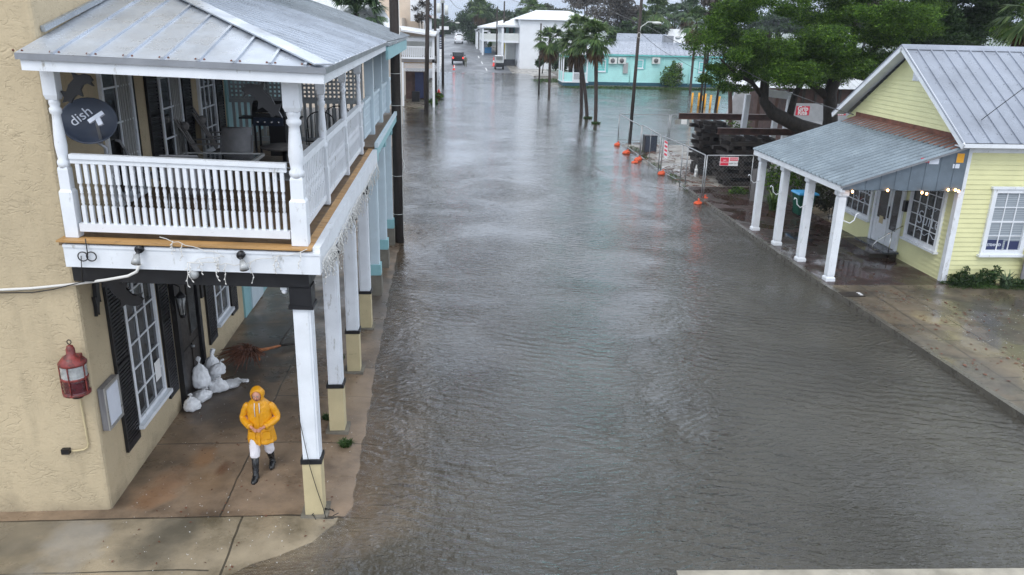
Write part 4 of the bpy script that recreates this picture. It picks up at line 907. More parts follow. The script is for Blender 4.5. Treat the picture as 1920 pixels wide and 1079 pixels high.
for i, (x, y, lb) in enumerate(((-2.75, 17.3, 'black wrought iron chair with a curved back beside the grill'), (-2.55, 18.5, 'black wrought iron chair with a curved back in the far corner by the lattice'))):
    r_ = root('iron_chair', (x, y, DZ), lb, 'chair', 'black wrought iron chairs'); mb = MB()
    mb.tube([(x - .26, y, DZ), (x - .28, y, DZ + .8)] + [(x + .28*math.cos(PI - PI*k/8), y, DZ + .8 + .2*math.sin(PI*k/8)) for k in range(1, 8)] + [(x + .28, y, DZ + .8), (x + .26, y, DZ)], .014, 6)
    for k in range(6): mb.tube([(x - .2 + .08*k, y, DZ + .44), (x - .2 + .08*k, y, DZ + .95)], .008, 5)
    mb.build('backrest', M['black'], r_); mb = MB(); mb.box(x - .26, y - .45, DZ + .42, x + .26, y, DZ + .45); mb.build('seat', M['black'], r_)
    for s in (-1, 1): mb = MB(); mb.tube([(x + s*.24, y - .42, DZ), (x + s*.24, y - .42, DZ + .65), (x + s*.26, y, DZ + .65)], .012, 6); mb.build('leg', M['black'], r_)
# utility poles
def pole(x, y, r, h, label, z=-.4, lean=(0, 0), extra=None, grp='wooden utility poles'):
    r_ = root('utility_pole', (x, y, z), label, 'utility pole', grp); mb = MB(); mb.tube([(x, y, z), (x + lean[0]/2, y + lean[1]/2, z + h/2), (x + lean[0], y + lean[1], z + h)], [r, r*.9, r*.78], 14); mb.build('shaft', M['pole'], r_)
    if extra: extra(r_, x, y)
    return r_
def straps(r_, x, y):
    for zz in (1.0, 2.3, 4.6, 5.6): mb = MB(); mb.tube([(x + .172*math.cos(a), y + .172*math.sin(a), zz) for a in [2*PI*k/16 for k in range(17)]], .008, 5, False); mb.build('strap', M['wirewhite'], r_)
    mb = MB(); mb.tube([(x + .16, y - .1, 0.2), (x + .17, y - .1, 2.4), (x + .25, y - .12, 2.7), (x + .17, y - .1, 2.9), (x + .16, y - .1, 8)], .012, 5); mb.build('ground_wire', M['wirewhite'], r_)
pole(-1.77, 26.5, .17, 13, 'thick dark utility pole at the far corner of the aqua building, nearest the camera', extra=straps)
pole(-2.03, 67.2, .19, 13, 'dark utility pole standing in the water before the white balcony building', lean=(.3, 0))
pole(-1.55, 84, .16, 13, 'thin dark utility pole behind the white balcony building')
def trafo(r_, x, y):
    for s, zz in ((-.45, 8.2), (.45, 8.0), (.0, 9.3)): mb = MB(); mb.tube([(x + s, y - .3, zz), (x + s, y - .3, zz + 1.1)], .24, 10); mb.build('transformer', M['acunit'], r_)
    mb = MB(); mb.bar((x - 1.2, y, 9.8), (x + 1.2, y, 9.8), .12, .12); mb.build('crossarm', M['pole'], r_)
    mb = MB(); mb.tube([(x, y, 7.0), (x + .8, y - .2, 7.35), (x + 1.6, y - .3, 7.2)], .04, 6); mb.build('lamp_arm', M['steel'], r_); mb = MB(); mb.ball((x + 1.75, y - .3, 7.15), .2, 8, 6, (1.4, .7, .5)); mb.build('lamp_head', M['acunit'], r_)
pole(-.95, 100, .17, 13, 'utility pole carrying three grey transformers and a small lamp', extra=trafo)
# ------------------------------------------------------------------ pale yellow shop
HX, HY0, HY1, HZ = 14.7, 21.65, 28.75, 4.28
hb = root('yellow_house', (HX, HY0, .15), 'pale yellow clapboard shop with a grey metal roof and white posted porch', 'house')
def clapwall(mb, z0, z1, span, place, pitch=.143):
    z = z0
    while z < z1 - .01:
        zt = min(z + pitch, z1); a0, b0 = span(z); a1, b1 = span(zt)
        if b1 - a1 < .05 and b0 - a0 < .05: break
        mb.quad(place(a0, z, .026), place(b0, z, .026), place(b1, zt, .006), place(a1, zt, .006)); mb.quad(place(a0, z, .0), place(b0, z, .0), place(b0, z, .026), place(a0, z, .026)); z = zt
mb = MB()
clapwall(mb, .1, HZ - .1, lambda z: (HX, 34), lambda u, z, o: (u, HY0 - o, z))
clapwall(mb, .1, HZ - .1, lambda z: (HY0, HY1), lambda u, z, o: (HX - o, u, z))
APY, APZ = 25.2, 6.55
clapwall(mb, HZ - .1, APZ, lambda z: (APY - (APZ + .12 - z) * 1.53, APY + (APZ + .12 - z) * 1.53), lambda u, z, o: (HX - o, u, z))
mb.box(HX + .01, HY0 + .01, -.1, 34, HY1, HZ - .1); mb.build('wall', M['yellow'], hb)
mb = MB(); mb.box(HX - .045, HY0 - .045, .12, HX + .13, HY0 + .0, HZ - .12); mb.box(HX - .045, HY0, .12, HX, HY0 + .13, HZ - .12); mb.build('corner_board', M['white'], hb)
mb = MB(); mb.box(HX + .13, HY0 - .05, HZ - .26, 34, HY0, HZ - .1); mb.build('frieze_board', M['white'], hb)
# main roof
RX0 = 14.22; S = (APY - 21.22); zr = 6.84; ze = 4.34
mb = MB(); ribbed(mb, (RX0, 21.22, ze), (34, 21.22, ze), (34, APY, zr), (RX0, APY, zr), 46, .03, .04)
ribbed(mb, (RX0, APY * 2 - 21.22, ze), (34, APY * 2 - 21.22, ze), (34, APY, zr), (RX0, APY, zr), 46, .03, .04)
mb.k = 1
for k in range(24):
    for j in range(6): u = (j + .5) / 6; mb.ball((RX0 + .33 + k * .43, 21.22 + S * u, ze + (zr - ze) * u + .012), .013, 5, 4)
roof2 = mb.build('roof', [M['roof_yellow'], M['steel']], hb)
mb = MB(); mb.add([(RX0 - .01, APY - .22, zr - .11), (34, APY - .22, zr - .11), (34, APY, zr + .04), (RX0 - .01, APY, zr + .04), (34, APY + .22, zr - .11), (RX0 - .01, APY + .22, zr - .11)], [(0,1,2,3), (3,2,4,5)]); mb.build('ridge_cap', M['roof_yellow'], roof2)
mb = MB()
for sg in (-1, 1): mb.bar((RX0 + .02, APY + sg * (S + .03), ze - .10), (RX0 + .02, APY, zr - .07), .05, .17, (0, 0, 1))
mb.build('rake_board', M['white'], hb)
mb = MB()
for sg in (-1, 1): mb.add([(RX0 + .05, APY + sg * S, ze - .06), (HX, APY + sg * S, ze - .06), (HX, APY, zr - .06), (RX0 + .05, APY, zr - .06)], [(0, 1, 2, 3)])
mb.build('soffit', M['white'], hb)
mb = MB(); mb.box(RX0 + .05, 21.2, ze - .13, 34, 21.26, ze - .02); mb.box(RX0 + .05, 21.26, ze - .13, 34, HY0 - .01, ze - .1); mb.build('gutter_board', M['white'], hb)
mb = MB(); mb.box(HX - .04, 24.62, 5.78, HX - .02, 25.02, 6.3)
for k in range(7): mb.bar((HX - .05, 24.65, 5.82 + k * .07), (HX - .05, 24.99, 5.82 + k * .07), .03, .035)
mb.build('gable_vent', M['white'], hb)
# windows and door of the porch front
w_ = win(hb, HX - .026, 22.1, 23.9, .95, 3.05, 4, 5, d=-1, fw=.12, proud=.07)
win(hb, HX - .026, 26.15, 28.0, .95, 3.05, 4, 5, d=-1, fw=.12, proud=.07)
for yc_, zc_ in ((22.75, 1.75), (26.9, 1.95)):
    text_mesh('Suite', .62, M['letter'], 'lettering', hb, (HX - .062, yc_, zc_), (0, -1, .0), (0, 0, 1), depth=.001, shear=.15, bold=-.008)
    mb = MB(); mb.tube([(HX - .064, yc_ + .5 - .11 * k, zc_ - .42 + .07 * math.sin(k * 1.3)) for k in range(10)], .012, 4); mb.tube([(HX - .064, yc_ + .3 - .08 * k, zc_ + .38 + .04 * math.sin(k * 1.7)) for k in range(9)], .008, 4); mb.build('lettering', M['letter'], hb)
mb = MB(); a, b = HX - .09, HX - .02
mb.box(a, 24.2, .35, b, 24.32, 2.95); mb.box(a, 25.85, .35, b, 26.0, 2.95); mb.box(a, 24.32, 2.8, b, 25.85, 2.95); mb.build('door_frame', M['white'], hb)
mb = MB(); mb.box(HX - .06, 24.32, .38, HX - .022, 24.95, .95); mb.box(HX - .06, 24.32, .951, HX - .022, 24.42, 2.8); mb.box(HX - .06, 24.85, .951, HX - .022, 24.95, 2.8)
mb.box(HX - .064, 24.4, .5, HX - .061, 24.87, .85); d1 = mb.build('door', M['white'], hb); mb = MB(); mb.box(HX - .045, 24.42, .96, HX - .03, 24.85, 2.8); mb.build('pane', M['glass'], d1)
mb = MB(); mb.box(HX - .06, 25.0, .38, HX - .022, 25.85, 1.2); mb.box(HX - .06, 25.0, 1.201, HX - .022, 25.12, 2.8); mb.box(HX - .06, 25.7, 1.201, HX - .022, 25.85, 2.8); mb.box(HX - .066, 25.15, .5, HX - .061, 25.7, 1.0)
d2 = mb.build('door', M['white'], hb); mb = MB(); mb.box(HX - .045, 25.12, 1.21, HX - .03, 25.7, 2.8); mb.build('pane', M['glass'], d2)
mb = MB(); mb.box(HX - .068, 25.25, 1.03, HX - .062, 25.5, 1.28); mb.build('notice', M['pedestal'], d2); mb = MB(); mb.box(HX - .052, 25.2, 2.25, HX - .047, 25.5, 2.62); mb.build('pink_sign', M['signred'], d2)
mb = MB(); mb.box(HX - .1, 24.96, 1.3, HX - .06, 25.0, 1.7); mb.build('handle', M['black'], d2)
mb = MB(); mb.box(14.2, 24.05, .30, HX - .03, 26.1, .36); mb.build('threshold', M['cargrey'], hb)
mb = MB(); mb.box(13.75, 24.15, .15, HX - .03, 26.15, .299); mb.build('step', M['brick'], hb)
mb = MB(); mb.tube([(14.35, 24.12, .15), (14.35, 24.12, 1.05)], .022); mb.tube([(14.68, 24.1, 1.25), (14.35, 24.12, 1.05), (13.9, 24.15, .72), (13.78, 24.15, .55), (13.85, 24.15, .42), (14.0, 24.15, .45)], .018); mb.build('handrail', M['chrome'], hb)
mb = MB(); mb.box(HX - .16, 23.95, 1.75, HX - .026, 24.1, 2.1); mb.build('mailbox', M['black'], hb)
# side window with blinds
TS = lambda x, y, z: (y, HY0 - x, z)
t = NT('blind_behind_glass'); f_ = t.math('FRACT', t.math('DIVIDE', t.xyz()[2], .055)); t.set('Base Color', t.ramp(f_, [(.1, (.10, .12, .14)), (.3, (.34, .38, .42))])); t.set('Roughness', .12); M['blind'] = t.m
ws = win(hb, .026, 15.68, 17.0, 1.02, 3.0, 3, 4, d=1, fw=.13, proud=.07, T=TS, glass=M['blind'], sash=2)
mb = MB(); mb.box(15.62, HY0 - .13, 2.985, 17.06, HY0 - .03, 3.06); mb.build('window_head', M['white'], hb)
mb = MB(); mb.box(15.83, HY0 - .039, 1.16, 16.35, HY0 - .035, 1.46); mb.box(16.42, HY0 - .039, 1.16, 16.85, HY0 - .035, 1.42); mb.build('window_poster', M['banner'], hb)
text_mesh('STEAMED', .105, M['letter'], 'lettering', hb, (16.08, HY0 - .041, 1.3), (1, 0, 0), (0, 0, 1), depth=.001, bold=.003)
# porch
PE = (11.0, 3.06); PW = (HX - .03, 4.27)
mb = MB(); Y0_, Y1_ = 21.42, 28.3; N = 25
mb.quad((PE[0], Y0_, PE[1]), (PE[0], Y1_, PE[1]), (PW[0], Y1_, PW[1]), (PW[0], Y0_, PW[1]))
for k in range(N + 1):
    ya = Y0_ + (Y1_ - Y0_) * k / N; mb.add([(PE[0], ya - .05, PE[1] + .002), (PE[0], ya, PE[1] + .055), (PE[0], ya + .05, PE[1] + .002), (PW[0], ya - .05, PW[1] + .002), (PW[0], ya, PW[1] + .055), (PW[0], ya + .05, PW[1] + .002)], [(0, 3, 4, 1), (1, 4, 5, 2), (0, 1, 2)])
pr = mb.build('porch_roof', M['roof_porch'], hb)
mb = MB(); mb.add([(HX - .55, Y0_, 4.115), (HX - .55, Y1_, 4.115), (HX - .03, Y1_, 4.32), (HX - .03, Y0_, 4.32)], [(0, 1, 2, 3)]); mb.add([(HX - .028, Y0_, 4.2), (HX - .028, Y1_, 4.2), (HX - .028, Y1_, 4.46), (HX - .028, Y0_, 4.46)], [(0, 1, 2, 3)]); mb.build('flashing', M['rust'], pr)
mb = MB(); mb.box(PE[0] + .02, Y0_ + .02, 2.88, PE[0] + .07, Y1_ - .05, 3.045); mb.box(PE[0] + .07, Y0_ + .1, 2.86, PE[0] + .2, Y1_ - .1, 2.98); mb.build('porch_beam', M['white'], hb)
mb = MB(); mb.bar((PE[0], Y0_ - .01, PE[1] - .03), (PW[0], Y0_ - .01, PW[1] - .03), .03, .08); mb.build('rake_trim', M['steel'], pr)
mb = MB(); mb.prism([(PE[0] + .08, 21.5, 2.93), (HX - .05, 21.5, 2.93), (HX - .05, 21.5, 4.2), (PE[0] + .08, 21.5, 3.04)], (0, .03, 0)); gp = mb.build('gable_panel', M['panel'], hb)
for k in range(1, 8): x_ = PE[0] + .35 + k * .42; zt = 3.0 + (x_ - PE[0]) * .33 - .04; mb = MB(); mb.box(x_, 21.485, 2.94, x_ + .02, 21.499, zt); mb.build('batten', M['panel'], gp)
for (px, py, w, h, mt) in ((1735, 301, .26, .13, 'signred'), (1752, 303, .28, .16, 'letter'), (1793, 312, .2, .12, 'letter'), (1801, 297, .22, .26, 'yellowpost')):
    p = U(px, py, y=21.49); mb = MB(); mb.box(p.x - w/2, 21.492, p.z - h/2, p.x + w/2, 21.498, p.z + h/2); mb.build('sticker', M[mt], gp)
for py_ in (21.78, 23.83, 25.78, 27.85):
    px_ = 11.25; mb = MB(); mb.lathe([(.10, .28), (.112, .34), (.112, 2.62), (.10, 2.70)], (px_, py_, 0), sq=True)
    pp = mb.build('porch_post', M['white'], hb)
    mb = MB(); mb.lathe([(.14, .15), (.14, .24), (.118, .28)], (px_, py_, 0), sq=True); mb.build('base', M['white'], pp)
    mb = MB(); mb.lathe([(.12, 2.70), (.15, 2.74), (.15, 2.86), (.12, 2.9)], (px_, py_, 0), sq=True); mb.build('capital', M['white'], pp)
    sg = -1 if py_ > 22 else 1
    mb = MB(); mb.tube([(px_ + sg * .12, py_ - .1, 2.0), (px_ + sg * .3, py_ - .14, 1.93), (px_ + sg * .42, py_ - .15, 2.03), (px_ + sg * .45, py_ - .15, 2.2), (px_ + sg * .52, py_ - .15, 2.24), (px_ + sg * .54, py_ - .15, 2.18)], .016, 6); mb.build('hook', M['white'], pp)
# warm string lights under the porch edge
sl = root('string_lights', (11.15, 21.6, 2.85), 'warm lit string lights looped along the porch edge and the grey side panel', 'string lights')
bl_ = [U(a / 2.839 + 1380, b / 2.839 + 220, x=11.12) for a, b in ((186, 228), (238, 253), (282, 265), (345, 300), (427, 325), (475, 357), (562, 380))]
b2_ = [U(a / 2.839 + 1380, b / 2.839 + 220, y=21.46) for a, b in ((620, 397), (808, 390), (990, 402), (1015, 408), (1130, 387), (1168, 388), (1185, 395))]
mb = MB(); pts = []
al_ = bl_ + b2_
for a, b in zip(al_[:-1], al_[1:]): pts += [a + Vector((0, 0, .05)), (a + b) / 2 + Vector((0, 0, .06 - .06 * (b - a).length))]
pts.append(al_[-1] + Vector((0, 0, .05))); mb.tube(pts, .006, 5); mb.build('cable', M['wire'], sl)
for p in al_:
    mb = MB(); mb.ball(p, .034, 8, 6, (1, 1, 1.25)); mb.build('bulb', M['bulb'], sl)
# board gate and planting beside the house
r_ = root('board_gate', (17.3, 21.4, .1), 'grey weathered board fence cut off by the right edge beneath the side window', 'fence')
for k in range(7): mb = MB(); mb.box(16.98 + k * .2, 21.38 - .015 * (k % 2), .08, 17.16 + k * .2, 21.41 - .015 * (k % 2), 1.2 + .03 * (k % 3)); mb.build('board', M['fencewood'], r_)
def leafcloud(name, clumps, size, mat, seed, aspect=.5, parent=None, flat=.4, shell=.45):
    """leaf-sized faces through the volume of ellipsoidal clumps (cx,cy,cz,rx,ry,rz,n)"""
    rs = np.random.RandomState(seed); Vs = []
    for (cx_, cy_, cz_, rx, ry, rz, n) in clumps:
        d = rs.normal(size=(n, 3)); d /= np.linalg.norm(d, axis=1)[:, None]; rad = (shell + (1 - shell) * rs.uniform(size=n) ** .6) * (1 + .22 * np.sin(d[:, 0] * 5 + seed) * np.cos(d[:, 1] * 4 + cx_) + .12 * np.sin(d[:, 2] * 9 + cy_))
        c_ = d * rad[:, None] * np.array([rx, ry, rz]) + np.array([cx_, cy_, cz_])
        u = rs.normal(size=(n, 3)) + d * .5; u[:, 2] *= flat + .4; u /= np.linalg.norm(u, axis=1)[:, None]; w = np.cross(u, rs.normal(size=(n, 3)) + d); w /= np.linalg.norm(w, axis=1)[:, None]
        s = size * rs.uniform(.6, 1.4, n)[:, None]; q = np.stack([c_ - u * s * .5, c_ - w * s * aspect * .5, c_ + u * s * .6, c_ + w * s * aspect * .5], 1); Vs.append(q.reshape(-1, 3))
    V = np.concatenate(Vs); F = np.arange(len(V)).reshape(-1, 4); o = npmesh(name, V, F, mat, parent=parent); return o
def plant(name, label, cat, base, clumps, size, mat, seed, grp=None, **kw):
    o = leafcloud(name, [(c[0] - base[0], c[1] - base[1], c[2] - base[2]) + tuple(c[3:]) for c in clumps], size, M[mat], seed, **kw); o.location = base; return tag(o, label, cat, grp)
plant('low_shrub', 'dark low shrub at the foot of the white corner board', 'shrub', (15.1, 21.3, .12), [(15.1, 21.35, .3, .35, .3, .22, 900), (15.35, 21.3, .25, .4, .3, .18, 700), (14.95, 21.3, .2, .25, .2, .12, 300), (15.25, 21.4, .55, .12, .1, .15, 120)], .07, 'leaf_dark', 2)
plant('low_shrub', 'dark leafy shrub under the side window beside the striped grass plant', 'shrub', (16.0, 21.3, .12), [(15.9, 21.4, .35, .3, .25, .25, 700), (16.15, 21.35, .5, .18, .15, .22, 260), (15.75, 21.3, .22, .3, .2, .12, 400)], .075, 'leaf_dark', 3)
tuft(16.25, 21.0, .15, .15, 70, .5, 'striped arching grass plant below the side window', 9, 'frond_grey', 'strap_leaf_plant', 'plant', wd=.022)
plant('ground_ivy', 'dark creeping plants beside the grey board fence at the right edge', 'plants', (17.0, 21.1, .14), [(16.8, 21.15, .25, .4, .25, .12, 700), (17.5, 21.1, .22, .5, .25, .12, 700), (18.4, 21.1, .25, .6, .25, .14, 600)], .07, 'leaf_dark', 4)
tag(leafcloud('grass', [(15.5, 21.1, .17, .9, .22, .05, 1500), (16.8, 20.95, .16, .8, .2, .04, 900), (14.75, 21.5, .17, .25, .15, .04, 200)], .06, M['grass'], 5, aspect=.2), kind='stuff')
# bin, iron fence, plants and board fence behind the porch
r_ = root('wheeled_bin', (14.15, 30.4, .15), 'dark green wheeled bin with a bright blue lid at the end of the brick porch', 'bin')
mb = MB(); mb.lathe([(.27, .18), (.33, .9), (.36, .92), (.36, 1.0)], (14.15, 30.4, 0), sq=True); mb.box(13.86, 30.03, .45, 14.44, 30.1, .5); mb.build('body', M['green_bin'], r_, bevel=.02)
mb = MB(); mb.lathe([(.40, 1.0), (.42, 1.03), (.38, 1.09), (.15, 1.13)], (14.17, 30.4, 0), sq=True); mb.build('lid', M['blue_lid'], r_)
for s in (-1, 1): mb = MB(); mb.tube([(14.15 + s*.2, 30.68, .28), (14.15 + s*.26, 30.68, .28)], .12, 14); mb.build('wheel', M['tyre'], r_)
r_ = root('iron_fence', (15.3, 29.3, .15), 'dark iron fence with a yellow slatted piece between the bin and the yellow wall', 'fence')
for k in range(14): mb = MB(); mb.tube([(14.75 + k*.11, 29.3, .15), (14.75 + k*.11, 29.3, 1.25)], .012, 5); mb.build('bar', M['black'], r_)
mb = MB(); mb.box(14.7, 29.285, 1.15, 16.2, 29.315, 1.18); mb.box(14.7, 29.285, .3, 16.2, 29.315, .33); mb.build('rail', M['black'], r_)
mb = MB(); [mb.box(15.45 + k*.07, 29.25, .65, 15.49 + k*.07, 29.27, 1.05) for k in range(5)]; mb.build('yellow_slats', M['yellowpost'], r_)
mb = MB(); [mb.box(15.0 + a*.12, 29.25, 1.1 + b*.12, 15.09 + a*.12, 29.26, 1.19 + b*.12) for a in range(4) for b in range(2)]; mb.build('tag_plates', M['alu'], r_)
plant('garden_bush', 'dense yellow-green bush behind the iron fence', 'bush', (15.4, 30.3, .15), [(15.2, 30.4, 1.1, .8, .5, .9, 2600), (16.2, 30.5, 1.3, .8, .5, 1.0, 2400), (14.9, 31.2, 1.6, .6, .5, .7, 1200)], .12, 'leaf_olive', 7)
plant('garden_bush', 'bright leafy bush rising behind the blue lidded bin', 'bush', (13.9, 32.3, .1), [(13.8, 32.3, 1.3, .6, .5, .8, 900), (14.6, 32.0, 1.5, .6, .5, .8, 900)], .12, 'leaf_bright', 8)
tuft(13.35, 31.2, .15, .3, 60, 1.1, 'spiky dark green plant left of the bin', 12, 'frond', 'strap_leaf_plant', 'plant', wd=.03)
r_ = root('board_fence', (14.5, 32.9, .1), 'grey board fence behind the bushes at the end of the porch', 'fence')
for k in range(24): mb = MB(); mb.box(12.9 + k*.155, 32.9, .08, 13.04 + k*.155, 32.925, 1.55 + .02*(k % 3)); mb.build('board', M['fencewood'], r_)
# ------------------------------------------------------------------ cribbing of creosoted timbers
rnd = random.Random(21)
def crib(cx_, cy_, L, W, n, per, where, grp, z0=.1, a0=0.):
    z = z0
    for k in range(n):
        alongx = k % 2 == 0; h = .185
        lvl = 'bottom' if k == 0 else 'top' if k == n - 1 else None
        for j in range(per):
            o = (j - (per - 1) / 2) * ((W if alongx else L) - .25) / max(1, per - 1) + rnd.uniform(-.05, .05); ll = (L if alongx else W) * rnd.uniform(.7, 1.25); sh = rnd.uniform(-.22, .22)
            mb = MB(); hw = .11 * rnd.uniform(.9, 1.1); ang = a0 + rnd.uniform(-.08, .08)
            if alongx: mb.box(-ll/2 + sh, -hw, 0, ll/2 + sh, hw, h)
            else: mb.box(-hw, -ll/2 + sh, 0, hw, ll/2 + sh, h)
            me = mb.build('timber', M['timber']); me.location = (cx_ + (0 if alongx else o), cy_ + (o if alongx else 0), z); me.rotation_euler[2] = ang
            lb = 'dark creosoted timber ' + ('lowest in the ' if k == 0 else 'topmost in the ' if k == n - 1 else 'laid across in the ' if alongx else 'pointing at the camera in the ') + where
            tag(me, lb, 'timber', grp)
        z += h + .004
crib(13.2, 40.2, 1.35, 1.4, 14, 3, 'far tall crib stack', 'timbers of the far crib stack')
crib(14.1, 37.4, 2.2, 1.7, 12, 4, 'near wide crib stack by the fence', 'timbers of the near crib stack')
def ibeam(x0, x1, y, z, label, h=.30, w=.26):
    mb = MB(); mb.box(x0, y - w/2, z, x1, y + w/2, z + .03); mb.box(x0, y - .012, z + .03, x1, y + .012, z + h - .03); mb.box(x0, y - w/2, z + h - .03, x1, y + w/2, z + h)
    mb.top('steel_beam', M['ibeam'], label, 'steel beam', 'rusty steel beams', base=((x0+x1)/2, y, z))
ibeam(11.55, 16.6, 40.2, 2.80, 'long rusty steel beam whose end sticks out left on top of the far crib stack')
ibeam(12.7, 17.2, 37.4, 2.42, 'rusty steel beam lying on top of the near crib stack')
for x, y, z0, z1, lx, lb in ((14.55, 39.2, .1, 4.15, .1, 'white square post standing between the two steel beams, leftmost of the three'), (15.75, 38.4, .1, 3.3, .12, 'white square post right of the near crib stack, middle of the three'), (16.6, 39.0, .1, 4.1, .15, 'white square post carrying the white header, rightmost of the three')):
    mb = MB(); mb.bar((x, y, z0), (x + lx, y, z1), .24, .24, (0, 1, 0)); mb.top('white_post', M['white_old'], lb, 'post', 'white posts of the raised building', base=(x, y, z0))
mb = MB(); mb.bar((15.6, 39.2, 4.25), (17.0, 39.2, 4.1), .22, .35, (0, 0, 1)); mb.top('white_header', M['white_old'], 'short white header board resting on the rightmost white post', 'beam')
for x, y, zt, lx, lb in ((15.9, 44, 4.0, -.5, 'leaning brown timber prop nearest the yellow bollards'), (16.9, 43.5, 4.2, 0, 'upright brown timber prop left of the brown shed'), (17.6, 43, 4.2, .1, 'brown timber prop between the white posts and the brown shed')):
    mb = MB(); mb.bar((x, y, .0), (x + lx, y, zt), .18, .18, (0, 1, 0)); mb.top('timber_prop', M['brownwall'], lb, 'prop', 'brown timber props', base=(x, y, 0))
# brown shed wrapped in grey sheet
r_ = root('wrapped_shed', (22, 47.5, 0), 'brown shed under a shiny metal roof, its lower wall wrapped in grey sheet', 'shed')
mb = MB(); mb.box(20.3, 47.6, -.1, 31, 54, 3.95); mb.build('wall', M['brownwall'], r_)
for k in range(9): mb = MB(); mb.box(20.4 + k * .75, 47.52, 3.05, 20.55 + k * .75, 47.598, 3.9); mb.build('batten', M['dkwood'], r_)
mb = MB(); mb.prism([(20.1, 47.45, -.1), (29, 47.45, -.1), (29, 47.45, 3.05), (20.4, 47.45, 3.05)], (0, .05, 0)); mb.build('wrap', M['wrap'], r_)
mb = MB(); ribbed(mb, (18.9, 47.1, 3.95), (31.5, 47.1, 3.95), (31.5, 51.5, 5.6), (18.2, 51.5, 5.6), 30, .03, .06); mb.build('roof', M['roof_white'], r_)
mb = MB(); mb.quad((16.6, 47.2, 3.9), (18.9, 47.1, 3.92), (18.2, 51.5, 5.6), (17.2, 51.5, 4.3)); mb.build('roof_gable', M['roof_white'], r_)
for (px, sc) in ((1505, 1.), (1574, 1.)):
    p = U(px, 208, y=47.44); mb = MB(); mb.box(p.x - .42 * sc, 47.435, p.z - .27, p.x + .42 * sc, 47.445, p.z + .27); lg = mb.build('logo', M['signred'], r_, bevel=.0)
    text_mesh('Grip', .36, M['signwhite'], 'lettering', lg, (p.x, 47.43, p.z + .12), (1, 0, 0), (0, 0, 1), depth=.001, bold=.012); text_mesh('Rite', .36, M['signwhite'], 'lettering', lg, (p.x, 47.43, p.z - .13), (1, 0, 0), (0, 0, 1), depth=.001, bold=.012)
mb = MB(); mb.quad((20.0, 44.2, 1.25), (27.5, 44.2, 1.15), (27.5, 47.4, 2.0), (20.2, 47.4, 2.0)); mb.quad((20.0, 44.2, 1.25), (27.5, 44.2, 1.15), (27.5, 44.2, 0), (20.0, 44.2, 0)); mb.build('lean_to', M['wrap'], r_)
a_ = U(1352, 232, y=57); b_ = U(1440, 232, y=57); mb = MB(); mb.prism([(a_.x, 57, -.1), (b_.x, 57, -.1), (b_.x, 57, 4.6), (a_.x + 1.1, 57, 4.0)], (0, .3, 0)); mb.top('grey_sheet_wall', M['wrap'], 'leaning grey sheeted wall between the yellow bollards and the brown shed', 'wall')
# chain link panels
def chain_panel(ax_, ay, bx, by, h, label, z0=.02, diag=False):
    A = Vector((ax_, ay, z0)); B = Vector((bx, by, z0)); d = B - A; L = d.length; d.normalize(); r_ = root('chain_link_panel', (ax_, ay, z0), label, 'fence panel', 'temporary chain link panels'); up = Vector((0, 0, h))
    mb = MB(); mb.tube([A, A + up], .028, 6); mb.tube([B, B + up], .028, 6); mb.tube([A + up, B + up], .028, 6); mb.tube([A + up * .04, B + up * .04], .024, 6)
    if L > 3.8: m_ = (A + B) / 2; mb.tube([m_, m_ + up], .018, 6)
    mb.build('frame', M['chain'], r_)
    V = []; F = []; n = int((L + h) / .16); pp = d.cross(Vector((0, 0, 1))) * .004; w = .0035
    for s in (1, -1):
        for k in range(n):
            u0 = k * .16 if s > 0 else k * .16
            pts = []
            a_, b_ = (u0 - h, 0) if s > 0 else (u0, 0); a1, b1 = (u0, h) if s > 0 else (u0 - h, h)
            def clip(a, b, a1, b1):
                t0, t1 = 0, 1; da = a1 - a
                for lim, sg in ((0, 1), (L, -1)):
                    fa, fb = (a - lim) * sg, (a1 - lim) * sg
                    if fa < 0 and fb < 0: return None
                    if fa < 0: t0 = max(t0, fa / (fa - fb))
                    if fb < 0: t1 = min(t1, fa / (fa - fb))
                return (t0, t1) if t1 > t0 else None
            c = clip(a_, b_, a1, b1)
            if not c: continue
            p0 = A + d * (a_ + (a1 - a_) * c[0]) + Vector((0, 0, h * c[0])); p1 = A + d * (a_ + (a1 - a_) * c[1]) + Vector((0, 0, h * c[1]))
            o_ = (d * w); b0 = len(V); V += [p0 - o_ + pp*s, p0 + o_ + pp*s, p1 + o_ + pp*s, p1 - o_ + pp*s]; F.append((b0, b0+1, b0+2, b0+3))
    npmesh('wire_mesh', [tuple(v) for v in V], F, M['chain'], parent=r_); return r_
chain_panel(10.95, 51.8, 10.95, 45.5, 1.75, 'long chain link panel standing in the water beside the street lamp pole')
chain_panel(10.95, 45.3, 10.9, 40.9, 1.85, 'chain link panel before the black cabinet, second along the kerb')
chain_panel(10.92, 40.5, 11.2, 36.9, 1.85, 'chain link panel hung with the tilted red and white sign')
chain_panel(10.85, 36.6, 10.95, 33.5, 2.0, 'chain link panel nearest the porch along the kerb')
chain_panel(11.0, 33.4, 15.2, 33.7, 2.0, 'chain link panel turned away from the street, carrying the danger sign')
chain_panel(11.0, 52.0, 14.3, 51.9, 1.75, 'chain link panel along the back of the lot, seen across the water')
chain_panel(14.4, 51.9, 17.6, 51.8, 1.75, 'chain link panel behind the crib stacks at the back of the lot')
p = U(1367, 303, y=33.33); r_ = root('danger_sign', V3(p), 'red and white danger sign wired to the fence panel turned from the street', 'sign')
mb = MB(); mb.box(p.x - .40, 33.32, p.z - .19, p.x + .40, 33.335, p.z + .19); mb.build('board', M['signwhite'], r_); mb = MB(); mb.box(p.x - .385, 33.312, p.z - .17, p.x - .02, 33.319, p.z + .17); mb.box(p.x + .02, 33.312, p.z + .03, p.x + .385, 33.319, p.z + .17); mb.build('red_field', M['signred'], r_)
